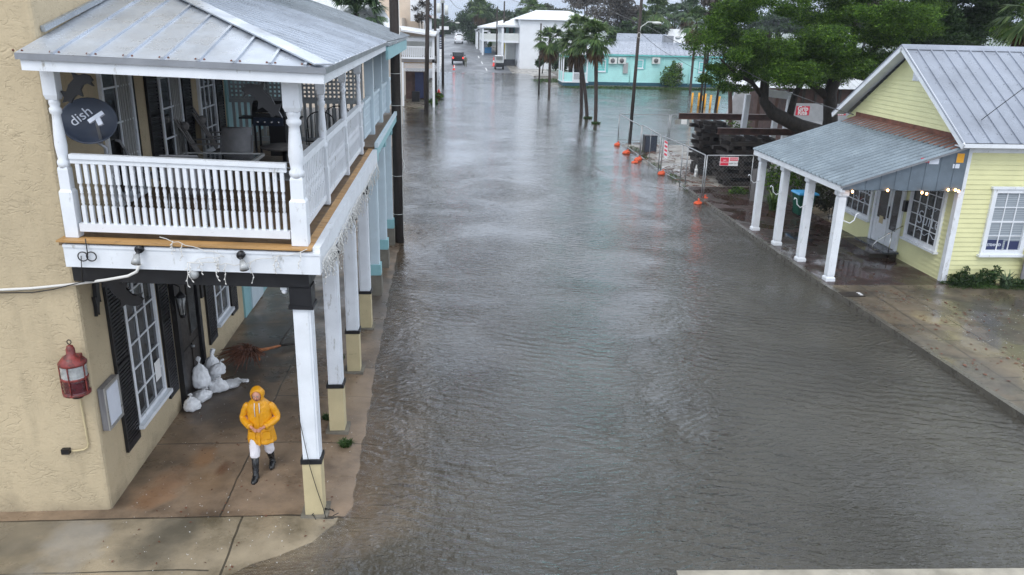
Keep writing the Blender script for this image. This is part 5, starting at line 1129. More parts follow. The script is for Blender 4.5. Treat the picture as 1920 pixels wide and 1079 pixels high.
text_mesh('DANGER', .11, M['signwhite'], 'lettering', r_, (p.x + .2, 33.308, p.z + .10), (1, 0, 0), (0, 0, 1), depth=.001); text_mesh('NO\nTRESPASSING', .085, M['signwhite'], 'lettering', r_, (p.x - .2, 33.308, p.z), (1, 0, 0), (0, 0, 1), depth=.001)
text_mesh('KEEP OUT', .09, M['black'], 'lettering', r_, (p.x + .2, 33.308, p.z - .09), (1, 0, 0), (0, 0, 1), depth=.001)
p = U(1250, 281, x=10.88); mb = MB(); mb.k = 0; mb.prism([(10.87, p.y + .5, p.z + .42), (10.87, p.y - .12, p.z + .42), (10.87, p.y - .30, p.z - .42), (10.87, p.y + .35, p.z - .42)], (-.012, 0, 0)); b0_ = Vector((10.87, p.y, p.z)); r_ = root('warning_sign', V3(b0_), 'tilted red and white warning sign on the street side of the fence', 'sign'); mb.build('board', M['signwhite'], r_)
for k in range(4): zz = p.z - .3 + k * .2; mb = MB(); mb.box(10.85, p.y - .22 + .02*k, zz, 10.856, p.y + .30 + .03*k, zz + .1); mb.build('red_stripe', M['signred'], r_)
for px, mt, lb in ((1271, 'alu', 'grey notice board on the back fence panel'), (1283, 'signwhite', 'small white notice on the back fence panel beside the grey one')):
    p = U(px, 229, y=51.8); mb = MB(); mb.box(p.x - .19, 51.85, p.z - .16, p.x + .19, 51.865, p.z + .16); mb.top('notice_board', M[mt], lb, 'sign')
for i, (px, py, s, lb) in enumerate(((1157, 272, .20, 'orange sandbag at the far end of the fence, in the water'), (1174, 287, .24, 'orange sandbag at the foot of the street lamp pole'), (1196, 300, .24, 'orange sandbag with a hole, in the pair before the black cabinet'), (1190, 304, .2, 'small half sunk orange sandbag of the pair before the black cabinet'), (1240, 326, .21, 'orange sandbag at the foot of the second fence joint'), (1318, 375, .24, 'orange sandbag on the kerb corner nearest the porch'), (1308, 380, .2, 'flat orange sandbag slipping into the water by the kerb corner'))):
    p = U(px, py, z=.05); sack(lb, p.x, p.y, -.03, s, .32 if i not in (3, 6) else .2, (.3, .1), 30 + i, mat='orange', grp='orange sandbags along the fence')
r_ = root('black_cabinet', (12.0, 47.6, 0), 'black upright cabinet inside the fence near the street lamp pole', 'cabinet'); mb = MB(); mb.box(11.65, 47.3, 0, 12.4, 47.9, 1.02); mb.build('case', M['black'], r_); mb = MB(); mb.box(11.69, 47.285, .06, 12.36, 47.299, .96); mb.build('door', M['dish'], r_)
r_ = root('traffic_cone', (12.35, 39.0, .08), 'grey and white cone beside the far crib stack', 'cone'); mb = MB(); mb.lathe([(.16, 0), (.16, .03), (.1, .03), (.08, .3), (.04, .6)], (12.35, 39.0, .08), 10); mb.build('body', M['alu'], r_); mb = MB(); mb.lathe([(.093, .25), (.078, .4)], (12.35, 39.0, .08), 10); mb.build('band', M['signwhite'], r_)
# storm litter in the lot
def debris(n, x0, x1, y0, y1, seed, label, mat='root'):
    rr = random.Random(seed); mb = MB()
    for k in range(n):
        x, y = rr.uniform(x0, x1), rr.uniform(y0, y1); a = rr.uniform(0, PI); L = rr.uniform(.1, .5); z = max(H1(x, y), 0) + .02
        mb.tube([(x, y, z), (x + math.cos(a)*L/2, y + math.sin(a)*L/2, z + .03), (x + math.cos(a)*L, y + math.sin(a)*L, z)], .014, 4)
    return tag(mb.build('storm_litter', M[mat]), label, 'litter', kind='stuff')
debris(110, 11.2, 12.8, 36.2, 42, 1, 'dark twigs and palm litter strewn before the crib stacks'); debris(80, 11.0, 13.5, 43, 51, 2, 'twigs and leaves washed against the back of the lot')
tag(leafcloud('grass', [(11.2, 44, .05, .3, 2.5, .05, 700), (11.3, 48.5, .05, .4, 1.5, .06, 600), (11.2, 38.5, .08, .3, 1.5, .06, 500), (13, 34.6, .12, 1.2, .3, .08, 700), (11.0, 35.8, .08, .2, .9, .05, 300)], .09, M['grass'], 15, aspect=.2), kind='stuff')
plant('fern_clump', 'bright green fern clump before the near crib stack', 'fern', (13.1, 34.6, .1), [(13.0, 34.6, .2, .45, .3, .2, 500)], .14, 'leaf_bright', 16)
plant('garden_bush', 'light green shrub showing between the crib stacks and the white posts', 'bush', (15.3, 41.5, .1), [(15.2, 41.5, 1.4, .9, .6, 1.2, 1500), (13.9, 42.0, 1.5, .5, .5, 1.1, 700)], .14, 'leaf_bright', 17)
def streetlamp(r_, x, y):
    mb = MB(); mb.tube([(x + .1, y, 6.6), (x + .2, y - .1, 7.2), (x + .6, y - .2, 7.5), (x + 1.0, y - .2, 7.5)], .03, 6); mb.build('lamp_arm', M['acunit'], r_); mb = MB(); mb.ball((x + 1.15, y - .2, 7.45), .18, 10, 6, (1.7, .8, .5)); mb.build('lamp_head', M['acunit'], r_)
    mb = MB(); mb.tube([(x + .12 + .12*math.cos(a), y - .1, 6.7 + .16*math.sin(a)) for a in [2*PI*k/12 for k in range(13)]], .015, 5, False); mb.build('wire_loop', M['wirewhite'], r_)
pole(11.55, 51.0, .115, 10, 'slim dark street lamp pole rising from the water beside the fence', lean=(.15, 0), extra=streetlamp)
pole(9.55, 88, .1, 7.7, 'short thin dark pole left of the lone palm', grp='wooden utility poles')
pole(24.0, 76.5, .12, 9, 'dark pole among the yellow bollards, left one'); pole(24.5, 73.5, .12, 9, 'dark pole among the yellow bollards, right one', lean=(.5, 0))
for px, py, lb in ((1297, 199, 'leftmost yellow bollard beside the dark pole'), (1309, 199, 'yellow bollard with a wide yellow box on it'), (1321, 201, 'third yellow bollard from the left'), (1331, 204, 'yellow bollard between the right dark pole and the last one'), (1344, 207, 'rightmost tilted yellow bollard')):
    p = U(px, py, z=0); mb = MB(); mb.tube([(0, 0, -.4), (0, 0, 1.25)], .1, 8)
    if 'box' in lb: mb.box(-.1, -.18, .5, .4, -.11, 1.0)
    mb.xf(lambda x, y, z: (x + p.x + (.12 * z if 'tilted' in lb else 0), y + p.y, z)).top('yellow_bollard', M['yellowpost'], lb, 'bollard', 'yellow bollards in the water', base=(p.x, p.y, -.4))
# ------------------------------------------------------------------ trees
def tree(name, label, base, trunks, clumps, size, mat, seed, cat='tree', grp=None, bark='bark', aspect=.5, shell=.3):
    r_ = root(name, base, label, cat, grp)
    mb = MB()
    for pts, rs in trunks: mb.tube(pts, rs, 9)
    mb.build('trunk', M[bark], r_); leafcloud('crown', clumps, size, M[mat], seed, aspect, parent=r_, shell=shell); return r_
rnd = random.Random(5)
def scatter_px(poly_rows, n, y0, y1, r0, r1, leaves, seed):
    """clumps spread through a slab of real depth behind an outline given by rows (py, px0, px1)"""
    rr = random.Random(seed); out = []
    while len(out) < n:
        k = rr.randrange(len(poly_rows) - 1); a, b = poly_rows[k], poly_rows[k + 1]; t_ = rr.random(); py = a[0] + (b[0] - a[0]) * t_; x0 = a[1] + (b[1] - a[1]) * t_; x1 = a[2] + (b[2] - a[2]) * t_
        p = U(rr.uniform(x0, x1), py, y=rr.uniform(y0, y1)); r = rr.uniform(r0, r1); out.append((p.x, p.y, p.z, r * rr.uniform(.9, 1.4), r, r * rr.uniform(.55, .8), int(leaves * r * r)))
    return out
A_ = lambda px, py, y: tuple(U(px, py, y=y))
cl = scatter_px([(-60, 1400, 1800), (0, 1370, 1740), (30, 1330, 1790), (70, 1312, 1750), (100, 1320, 1690), (125, 1335, 1640), (145, 1400, 1560)], 104, 33.5, 39, .42, .9, 5200, 8)
cl += scatter_px([(-420, 1480, 1720), (-300, 1400, 1800), (-60, 1380, 1820)], 60, 33.5, 40, .7, 1.2, 1100, 10)
cl += scatter_px([(125, 1312, 1345), (150, 1320, 1400), (170, 1360, 1410)], 12, 35, 36.5, .28, .45, 5200, 9)
trunks = [([(17.6, 36.5, -.1), A_(1560, 250, 36.3), A_(1500, 238, 36), A_(1450, 213, 36), A_(1432, 190, 36), A_(1434, 155, 36), A_(1448, 110, 36), A_(1440, 60, 36)], [.42, .38, .34, .30, .22, .20, .15, .08]),
          ([(17.7, 36.6, 0), A_(1557, 225, 36.5), A_(1556, 175, 36.5), A_(1572, 130, 36.5), A_(1600, 80, 36.5), A_(1610, 20, 36.5)], [.4, .33, .30, .26, .18, .1]),
          ([A_(1556, 185, 36.5), A_(1530, 165, 36.5), A_(1500, 140, 36), A_(1470, 95, 35.5)], [.2, .17, .12, .06]), ([A_(1480, 220, 36), A_(1490, 180, 36.2), A_(1506, 150, 36.3), A_(1520, 80, 36.5)], [.17, .15, .13, .06]),
          ([A_(1432, 185, 36), A_(1410, 155, 36), A_(1380, 140, 36), A_(1350, 110, 35.5)], [.13, .09, .07, .03]), ([A_(1575, 130, 36.5), A_(1620, 110, 36.5), A_(1680, 60, 36.3)], [.16, .12, .05]), ([A_(1590, 140, 36.8), A_(1625, 150, 37), A_(1600, 120, 38)], [.1, .08, .05]), ([A_(1452, 210, 36), A_(1447, 197, 35.6)], [.06, .05])]
tree('spreading_tree', 'big bright green spreading tree with dark forked trunks behind the porch roof', (17.6, 36.5, 0), trunks, cl, .095, 'leaf_bright', 3, aspect=.38)
cl = scatter_px([(-300, 1750, 2000), (-60, 1700, 2050), (0, 1700, 1880), (40, 1700, 1890), (82, 1650, 1830)], 80, 40, 46, .6, 1.05, 2300, 18)
tree('spreading_tree', 'dark green tree above the grey ridge of the yellow shop', (25, 43, 0), [([(25, 43.5, 0), (24.5, 43.5, 3), (25, 43, 7)], [.4, .3, .1]), ([(24.5, 43.5, 3), (22, 43, 5.5), (20.8, 43, 6)], [.25, .15, .06])], cl, .16, 'leaf_dark', 19, aspect=.45)
cl = scatter_px([(-60, 1800, 2000), (10, 1800, 1990), (66, 1820, 1960)], 26, 50, 54, .7, 1.1, 1500, 28)
tree('spreading_tree', 'olive green tree at the right edge beyond the shop roof', (33, 52, 0), [([(33, 52, 0), (33, 52, 7)], [.35, .1])], cl, .17, 'leaf_bright', 29, aspect=.45)
# ------------------------------------------------------------------ palms
def palm_crown(parent, cx_, cy_, cz_, R, n, seed, dead=8, mat='frond'):
    for kind, cnt in (('crown', n), ('dead_fronds', dead)):
        rs = np.random.RandomState(seed + (0 if kind == 'crown' else 50)); V = []; F = []
        for i in range(cnt):
            az = rs.uniform(0, 2*PI); el = (rs.uniform(-.55, 1.35) if kind == 'crown' else rs.uniform(-1.45, -.9)); Lp = R * rs.uniform(.42, .6) * (1 if kind == 'crown' else .7); d = np.array([math.cos(az)*math.cos(el), math.sin(az)*math.cos(el), math.sin(el)])
            h = np.array([cx_, cy_, cz_]); m_ = h + d * Lp * .6 + np.array([0, 0, .02]); e_ = h + d * Lp + np.array([0, 0, -.06 * R]); side = np.cross(d, [0, 0, 1.0]); side /= (np.linalg.norm(side) + 1e-6); upv = np.cross(side, d); w = .022 * R
            b = len(V); V += [h - side*w, h + side*w, m_ - side*w*.8, m_ + side*w*.8, e_ - side*w*.6, e_ + side*w*.6]; F += [(b, b+1, b+3, b+2), (b+2, b+3, b+5, b+4)]
            nb = 17; Lb = R * rs.uniform(.5, .62)
            for k in range(nb):
                a = (k / (nb - 1) - .5) * 2.5; dir_ = d * math.cos(a) + side * math.sin(a); fold = upv * (.12 * abs(math.sin(a*1.0)) - .04); dir_ = dir_ + fold + rs.normal(size=3) * .03; dir_ /= np.linalg.norm(dir_)
                l_ = Lb * (1 - .25 * abs(a) / 1.25) * rs.uniform(.9, 1.05); p0 = e_; p1 = p0 + dir_ * l_ * .55 + np.array([0, 0, -.04*R]); p2 = p0 + dir_ * l_ + np.array([0, 0, -.24*R * rs.uniform(.6, 1.3)]); ww = np.cross(dir_, upv); ww = ww / (np.linalg.norm(ww) + 1e-6) * .034 * R
                b = len(V); V += [p0 - ww*.3, p0 + ww*.3, p1 - ww, p1 + ww, p2 - ww*.15, p2 + ww*.15]; F += [(b, b+1, b+3, b+2), (b+2, b+3, b+5, b+4)]
        npmesh(kind, V, F, M[mat if kind == 'crown' else 'frond_dead'], parent=parent)
def palm(x, y, h, R, label, seed, lean=(0, 0), n=38, dead=9, z=0., mat='frond', r=.15, grp='palms beside the street'):
    r_ = root('palm_tree', (x, y, z), label, 'palm tree', grp); mb = MB(); rr = random.Random(seed); N = 14
    mb.tube([(x + lean[0]*(k/N)**1.5, y + lean[1]*(k/N)**1.5, z - .4 + (h + .4)*k/N) for k in range(N + 1)], [r * (1.25 if k == 0 else 1) * (1.02 if k % 2 else .95) * (1.25 if k == N - 1 else 1) for k in range(N + 1)], 9)
    mb.build('trunk', M['palmbark'], r_); palm_crown(r_, x + lean[0], y + lean[1], z + h, R, n, seed, dead, mat); return r_
palm(11.15, 65.3, 5.8, 1.75, 'palm standing in the water with a leaning trunk, left of the close pair', 1, (-1.15, 0), n=46)
palm(11.22, 61.8, 6.3, 1.85, 'palm standing in the water with a straight trunk, right of the close pair', 2, (-.35, 0), n=52)
palm(11.0, 67.5, 6.9, 1.7, 'palm whose crown rises above and behind the close pair', 3, (-.5, 0), n=44)
palm(10.45, 86, 5.7, 2.0, 'lone palm in the water left of the close pair', 4, (-.1, 0), n=46, dead=16)
tuft(11.22, 61.6, 0, .5, 200, .22, 'grass ring round the foot of the right palm of the pair', 31, wd=.02, grp='grass rings at the palm feet', nm='grass_ring', cat='grass'); tuft(11.15, 65.1, 0, .5, 200, .22, 'grass ring round the foot of the left palm of the pair', 32, wd=.02, grp='grass rings at the palm feet', nm='grass_ring', cat='grass')
palm(-5.15, 46.5, 7.55, 1.9, 'bushy palm head showing over the grey roof beside the utility pole', 5, n=60, z=.0, mat='frond_grey', grp='palms behind the left roofs')
palm(-9.3, 50, 6.9, 1.5, 'palm tip peeping over the grey roof edge further left', 6, n=34, z=.0, mat='frond_grey', grp='palms behind the left roofs')
def px_palm(px, py, y, R, label, seed, n=30, dead=6, mat='frond', grp='palms in the background'):
    p = U(px, py, y=y); z = max(0, H1(p.x, y)); return palm(p.x, y, p.z - z, R, label, seed, n=n, dead=dead, z=z, mat=mat, grp=grp)
px_palm(1002, 25, 150, 3.0, 'tall palm behind the white house where its roof begins', 11); px_palm(975, 40, 158, 2.8, 'lower palm left of the white house roof', 12, mat='frond_grey'); px_palm(898, 16, 190, 3.4, 'windblown palm above the dark trees at the street end', 13, n=40)
px_palm(1232, 22, 128, 3.2, 'tall palm behind the aqua house roof', 14); px_palm(1210, 45, 124, 2.6, 'short palm behind the aqua house', 15); px_palm(1292, 20, 118, 2.6, 'palm rising left of the big spreading tree', 16, mat='frond_grey'); px_palm(1306, 42, 95, 2.4, 'palm with brown hanging fronds at the left edge of the big tree', 17, dead=20); px_palm(1255, 35, 135, 2.8, 'grey green palm behind the white shed roof', 18, mat='frond_grey')
px_palm(990, 12, 175, 3.2, 'highest palm above the street end houses', 22)
px_palm(1950, 20, 32, 1.9, 'palm fronds with brown dead leaves at the right edge above the shop ridge', 23, dead=16, grp='palms beside the street')
# ------------------------------------------------------------------ background trees
def bgtree(px, py, rx, rz, y, mat, label, seed, n=10, grp='trees beyond the street', size=.55, leaves=420, cat='tree'):
    c = U(px, py, y=y); s = y / 1485.; RX, RZ = rx * s, rz * s; z0 = max(0, H1(c.x, y)); rr = random.Random(seed); cl = []
    for k in range(n):
        a = rr.uniform(0, 2*PI); q = math.sqrt(rr.random()) * .75; cl.append((c.x + math.cos(a)*q*RX, y + rr.uniform(-.5, .5)*RX, c.z + math.sin(a)*q*RZ, RX*rr.uniform(.32, .5), RX*.4, RZ*rr.uniform(.28, .45), leaves))
    tw = min(.32, RX * .07); tr = [([(c.x, y, z0), (c.x + .1*RX, y, (z0 + c.z)/2), (c.x, y, c.z)], [tw, tw*.8, tw*.4])]
    for k in range(4): tr.append(([(c.x, y, z0 + (c.z - z0)*.5), (c.x + rr.uniform(-.6, .6)*RX, y, c.z + rr.uniform(-.2, .5)*RZ)], [tw*.5, tw*.15]))
    return tree('broadleaf_tree', label, (c.x, y, z0), tr, cl, size, mat, seed, grp=grp, shell=.2)
bgtree(896, 45, 40, 42, 205, 'leaf_dark', 'big dark tree left of the far white house', 41, 22); bgtree(945, 45, 30, 26, 200, 'leaf_dark', 'dark round tree behind the far white porch', 42, 10)
bgtree(852, 56, 30, 20, 290, 'leaf_dark', 'hazy dark tree closing the street end', 43, 9, size=.8); bgtree(828, 50, 30, 26, 260, 'leaf_dark', 'dark tree at the street end behind the parked white car', 44, 9, size=.7); bgtree(806, 58, 22, 26, 240, 'leaf_dark', 'dark tree behind the left utility poles', 45, 9, size=.7)
bgtree(1040, 30, 40, 20, 170, 'leaf_olive', 'olive tree above the white house roof', 46, 10); bgtree(1165, 25, 55, 34, 140, 'leaf_twig', 'wide grey windblown tree behind the aqua house', 47, 16, size=.4, leaves=520); bgtree(1100, 8, 48, 18, 150, 'leaf_twig', 'thin greyish tree top right of the white house roof', 48, 10, size=.4, leaves=260)
bgtree(1215, 62, 40, 24, 122, 'leaf_dark', 'dark low tree directly behind the aqua roof', 49, 12, size=.4); bgtree(1165, 62, 30, 24, 118, 'leaf_dark', 'dark tree between the palm pair and the street lamp pole', 50, 10, size=.4); bgtree(1265, 22, 45, 14, 150, 'leaf_dark', 'dark tree line right of the tall palm', 51, 10)
bgtree(1335, 15, 25, 30, 60, 'leaf_twig', 'grey bare twiggy tree behind the big tree', 52, 8, size=.22, leaves=260); bgtree(1650, 10, 45, 40, 58, 'leaf_twig', 'grey twiggy tree seen through the big tree', 53, 10, size=.2, leaves=420)
bgtree(575, 8, 16, 12, 70, 'leaf_dark', 'small dark treetop over the ridge of the left metal roof', 54, 5, size=.3, leaves=200); bgtree(790, 22, 20, 22, 84, 'leaf_twig', 'bare twiggy tree above the red roof', 55, 7, size=.22, leaves=160); bgtree(1018, 102, 15, 26, 124, 'leaf_dark', 'dark shrub tree beside the white house wall', 56, 12, size=.35, leaves=340); bgtree(1052, 112, 22, 20, 120, 'leaf_dark', 'broad dark bush between the lone palm and the aqua porch', 93, 12, size=.35, leaves=300); bgtree(952, 40, 26, 14, 190, 'leaf_olive', 'olive treetops over the smaller gallery house', 94, 9); bgtree(917, 88, 7, 9, 182, 'leaf_bright', 'small green shrub on the verge beside the open white porch', 95, 5, size=.4, leaves=160); bgtree(790, 52, 30, 30, 250, 'leaf_dark', 'dark tree rising behind the left awnings', 91, 14, size=.7); bgtree(925, 38, 30, 24, 230, 'leaf_dark', 'tall dark tree behind the open white porch', 92, 14, size=.6); bgtree(873, 62, 40, 12, 330, 'leaf_dark', 'far low tree belt section left of the parked cars', 57, 9, size=.9)
for i, (px, y) in enumerate(((700, 330), (760, 340), (960, 330), (1020, 320), (1080, 260), (1380, 180), (1460, 170), (1540, 160), (1620, 160), (1720, 150), (1840, 150))):
    bgtree(px, 40, 60 if i < 5 else 75, 22, y, 'leaf_dark', 'dark distant tree %s' % ('beyond the left roofs, outer one', 'beyond the left roofs, inner one', 'behind the far white porch house', 'behind the white house ridge', 'behind the close pair of palms', 'behind the big tree, leftmost', 'behind the first trunk of the big tree', 'behind the big tree over the wrapped shed', 'behind the big tree over the gable', 'behind the shop ridge', 'behind the right end of the shop ridge')[i], 60 + i, 9, size=.8, leaves=300)
p = U(1258, 163, z=.1); r_ = plant('round_bush', 'round green bush against the aqua wall', 'bush', (p.x, 101, .1), [(p.x, 100.9, 1.35, 1.5, 1.0, 1.3, 1500), (p.x + .3, 100.9, 2.1, .9, .8, .9, 600), (p.x - .5, 100.9, .9, 1.1, .9, .8, 600), (p.x, 101, 2.9, .3, .3, .4, 100)], .22, 'leaf_bright', 81)
# ------------------------------------------------------------------ aqua house
r_ = root('aqua_house', (17, 102, 0), 'long aqua clapboard house with a grey metal roof across the flooded yard', 'house')
mb = MB(); clapwall(mb, .5, 3.85, lambda z: (16.9, 36.5), lambda u, z, o: (u, 102 - o * 2, z), .24); mb.box(16.9, 102.01, .0, 36.5, 108, 3.85); mb.build('wall', M['aqua_siding'], r_)
mb = MB(); mb.box(16.85, 101.9, -.1, 36.5, 101.99, .5); mb.build('skirt', M['navy'], r_)
mb = MB(); ribbed(mb, (15.8, 101.6, 3.9), (36.8, 101.6, 3.9), (36.8, 106.5, 5.35), (17.5, 106.5, 5.35), 34, .04, .06); mb.build('roof', M['roof_yellow'], r_); mb = MB(); mb.box(15.8, 101.58, 3.72, 36.8, 101.66, 3.88); mb.build('fascia', M['aqua_trim'], r_)
TH = lambda x, y, z: (y, 101.95 - x, z)
for (a, b, c, d) in ((18.25, 19.4, 1.75, 3.15), (23.2, 24.15, 2.25, 3.3), (31.3, 32.4, 1.9, 3.2)):
    w_ = win(r_, 0, a, b, c, d, 1, 4, fw=.1, T=TH); mb = MB(); mb.box(a - .12, 101.93, c - .12, b + .3, 101.96, d + .12); mb.build('casing', M['aqua_trim'], w_)
mb = MB(); mb.box(28.3, 101.9, .5, 29.2, 101.96, 3.0); mb.build('door', M['white_far'], r_)
for xx in (22.5, 26.8, 30.1, 34.6): mb = MB(); mb.tube([(xx, 101.85, .3), (xx, 101.85, 3.8)], .05, 6); mb.build('downpipe', M['aqua_siding'], r_)
mb = MB(); mb.box(21.6, 101.75, 1.6, 22.2, 101.93, 2.9); mb.build('meter_box', M['alu'], r_)
mb = MB(); mb.box(13.75, 99.8, 0, 16.9, 104, .5); mb.build('porch_base', M['navy'], r_); mb = MB(); mb.box(13.65, 99.7, .5, 16.9, 104, .62); mb.build('porch_floor', M['white_far'], r_)
for x, y in ((13.75, 99.8), (15.0, 99.8), (16.7, 99.8), (13.75, 101.6), (13.75, 103.6)): mb = MB(); mb.box(x - .07, y - .07, .62, x + .07, y + .07, 3.7); mb.build('porch_post', M['white_far'], r_)
mb = MB(); mb.box(13.7, 99.75, 3.5, 16.95, 99.9, 3.75); mb.box(13.68, 99.9, 3.5, 13.82, 104, 3.75); mb.build('porch_beam', M['aqua_trim'], r_); mb = MB(); mb.add([(13.4, 99.4, 3.8), (17.2, 99.4, 3.8), (17.5, 104, 4.7), (15.5, 104, 4.7), (13.4, 104.2, 3.8)], [(0, 1, 2, 3), (0, 3, 4)]); mb.build('porch_roof', M['roof_white'], r_)
mb = MB(); mb.box(13.72, 99.86, .62, 13.8, 104, 1.75); mb.build('porch_apron', M['aqua_siding'], r_)
f = MB(); f.box(15.0, 99.78, 1.6, 16.7, 99.84, 1.7); f.box(15.0, 99.78, .72, 16.7, 99.84, .8)
for k in range(13): f.box(15.05 + k*.13, 99.79, .8, 15.11 + k*.13, 99.83, 1.6)
f.build('porch_railing', M['white_far'], r_); mb = MB(); mb.box(13.9, 99.86, .62, 14.95, 99.92, 1.7); mb.build('porch_apron', M['aqua_siding'], r_); mb = MB(); mb.box(15.0, 103.9, .62, 16.8, 104, 3.5); mb.build('dark_opening', M['black'], r_)
for i, (px, lb) in enumerate(((1149, 'white wall mounted air conditioner, left one of the pair beside the aqua house window'), (1166, 'white wall mounted air conditioner, right one of the pair beside the electric meter'), (1230, 'single white wall mounted air conditioner near the round bush'))):
    p = U(px, 114, y=101.7); r_ = root('air_conditioner', V3(p), lb, 'air conditioner', 'air conditioners on the aqua wall'); mb = MB(); mb.box(p.x - .5, 101.5, p.z - .38, p.x + .5, 101.93, p.z + .38); mb.build('case', M['acunit'], r_); mb = MB(); mb.tube([(p.x - .05, 101.49, p.z), (p.x - .05, 101.46, p.z)], .28, 14); mb.build('fan_grille', M['fan'], r_)
p = U(1253, 75, y=107); r_ = root('roof_machine', V3(p), 'grey boxy air unit on the aqua house roof', 'roof unit'); mb = MB(); mb.box(p.x - .7, 106.6, p.z - .7, p.x + .6, 107.5, p.z + .5); mb.build('case', M['steel'], r_); mb = MB(); mb.ball((p.x + 1.3, 107, p.z + .3), .4, 8, 6, (1, 1, .6)); mb.build('cowl', M['alu'], r_)
mb = MB(); mb.add([(22, 110, 4.0), (30, 110, 4.0), (30, 114, 6.3), (23, 114, 6.3)], [(0,1,2,3)]); mb.box(22, 110.1, 2, 30, 118, 3.98); mb.top('rear_shed', M['roof_yellow'], 'grey blue roofed shed directly behind the aqua house', 'shed')
r_ = root('white_shed', (31, 122, 0), 'white roofed shed behind the aqua house beside the big tree', 'shed'); mb = MB(); mb.box(27.5, 122.1, 0, 37, 130, 4.3); mb.build('wall', M['white_far'], r_); mb = MB(); ribbed(mb, (27, 121.8, 4.2), (38, 121.8, 4.2), (38, 128, 7.0), (27.4, 128, 7.0), 12); mb.build('roof', M['roof_white'], r_)
tag(leafcloud('grass', [(25, 98.8, .05, 12, 1.3, .08, 5000), (14, 108, .1, 3, 4, .1, 1500)], .28, M['grass'], 90, aspect=.25), kind='stuff')
# ------------------------------------------------------------------ white houses at the end of the street
def verts_house(name, label, x0, x1, y0, y1, z0, zf, ze, mat='white_far', body=None, railw=None):
    """two-storey porch: open ground floor, railed gallery, low roof"""
    r_ = root(name, (x0, y0, z0), label, 'house'); W = M[mat]
    mb = MB(); mb.box(x0, y0, zf - .35, x1, y1, zf); mb.build('gallery_floor', W, r_)
    n = 3
    for k in range(n): y_ = y0 + (y1 - y0) * k / (n - 1); mb = MB(); mb.box(x0, y_ - .18, z0 - .3, x0 + .36, y_ + .18, ze); mb.build('post', W, r_)
    mb = MB(); mb.box(x0, y0 + .02, zf, x1, y0 + .1, zf + 1.15); mb.box(x0 + .04, y0 + .1, zf, x0 + .12, y1, zf + 1.15); mb.build('railing', M['acunit'], r_)
    mb = MB(); mb.add([(x0 - .5, y0 - .5, ze), (x1 + .3, y0 - .5, ze), (x1 + .3, y0 + (y1-y0)/2, ze + 1.4), (x0 - .5, y1 + .5, ze), (x1 + .3, y1 + .5, ze)], [(0,1,2), (0,2,3), (3,2,4)]); mb.box(x0 - .45, y0 - .45, ze - .25, x1 + .3, y1, ze - .02); mb.build('roof', M['roof_white'], r_)
    return r_
hz = H1(8, 137)
r_ = verts_house('white_gallery_house', 'large white two-storey house with a street gallery left of the palms', 8.3, 11.2, 136, 146, hz, 4.55, 6.9)
mb = MB(); mb.box(11.2, 134, -.2, 24, 150, 7.9); mb.build('wall', M['white_far'], r_); mb = MB(); mb.add([(10.6, 133.4, 7.9), (24.6, 133.4, 7.9), (20, 142, 9.5), (14.5, 142, 9.5), (10.6, 150.6, 7.9), (24.6, 150.6, 7.9)], [(0,1,2,3), (0,3,4), (4,3,2,5), (1,5,2)]); mb.build('roof', M['roof_white'], r_)
mb = MB(); mb.box(9.6, 143, hz, 11.15, 146, 4.1); mb.build('back_wall', M['acunit'], r_)
for a, b in ((8.9, 9.6), (10.1, 10.9)): mb = MB(); mb.box(a, 144.5, 4.7, b, 144.6, 6.5); mb.build('dark_opening', M['glass'], r_)
mb = MB(); mb.box(8.8, 145.6, 4.6, 11.2, 145.9, 6.8); mb.build('gallery_wall', M['aqua_siding'], r_)
mb = MB(); mb.box(9.0, 139.5, hz, 10.9, 142, hz + 1.1); mb.top('parked_cart', M['cargrey'], 'dark covered cart parked under the white gallery', 'cart')
h2 = H1(6, 165); r_ = verts_house('white_gallery_house', 'smaller white gallery house further up the street behind the golf cart', 6.2, 10.5, 165, 180, h2, h2 + 3.0, h2 + 5.4)
mb = MB(); mb.box(10.5, 165, h2 - .3, 20, 180, h2 + 5.4); mb.build('wall', M['white_far'], r_)
r_ = root('white_porch', (6.0, 185, H1(6, 185)), 'open white gabled porch frame beyond the gallery houses', 'porch'); zz = H1(6, 185)
for x in (5.9, 8.6): 
    for y in (185, 192): mb = MB(); mb.box(x - .2, y - .2, zz - .2, x + .2, y + .2, zz + 4); mb.build('post', M['white_far'], r_)
mb = MB(); mb.add([(5.4, 184.5, zz + 4), (9.2, 184.5, zz + 5.4), (9.2, 193, zz + 5.4), (5.4, 193, zz + 4)], [(0,1,2,3)]); mb.box(5.7, 184.8, zz + 3.7, 8.8, 192.5, zz + 3.98); mb.build('roof', M['roof_white'], r_)
# left side of the street
r_ = root('white_metal_hall', (-9, 46, 0), 'hall with a white ribbed metal roof behind the grey veranda roofs', 'building')
mb = MB(); mb.box(-20, 46, -.2, -3.55, 60, 6.75); mb.build('wall', M['cream'], r_); mb = MB(); ribbed(mb, (-20, 45.6, 6.6), (-3.3, 45.6, 6.75), (-5.6, 52, 9.9), (-20, 52, 9.9), 40, .04, .05); mb.build('roof', M['roof_white'], r_)
mb = MB(); mb.bar((-3.3, 45.6, 6.8), (-5.6, 52, 9.95), .5, .12); mb.build('rake_trim', M['white_far'], r_)
r_ = root('balcony_house', (-4, 72, 0), 'cream and white building with a slatted balcony above a lattice panel, left of the pole', 'building')
mb = MB(); mb.box(-14, 79, -.2, -4.6, 96, 7.5); mb.build('wall', M['cream'], r_); mb = MB(); mb.box(-12, 86, 6.0, -3.2, 100, 9.4); mb.build('wall', M['cream'], r_)
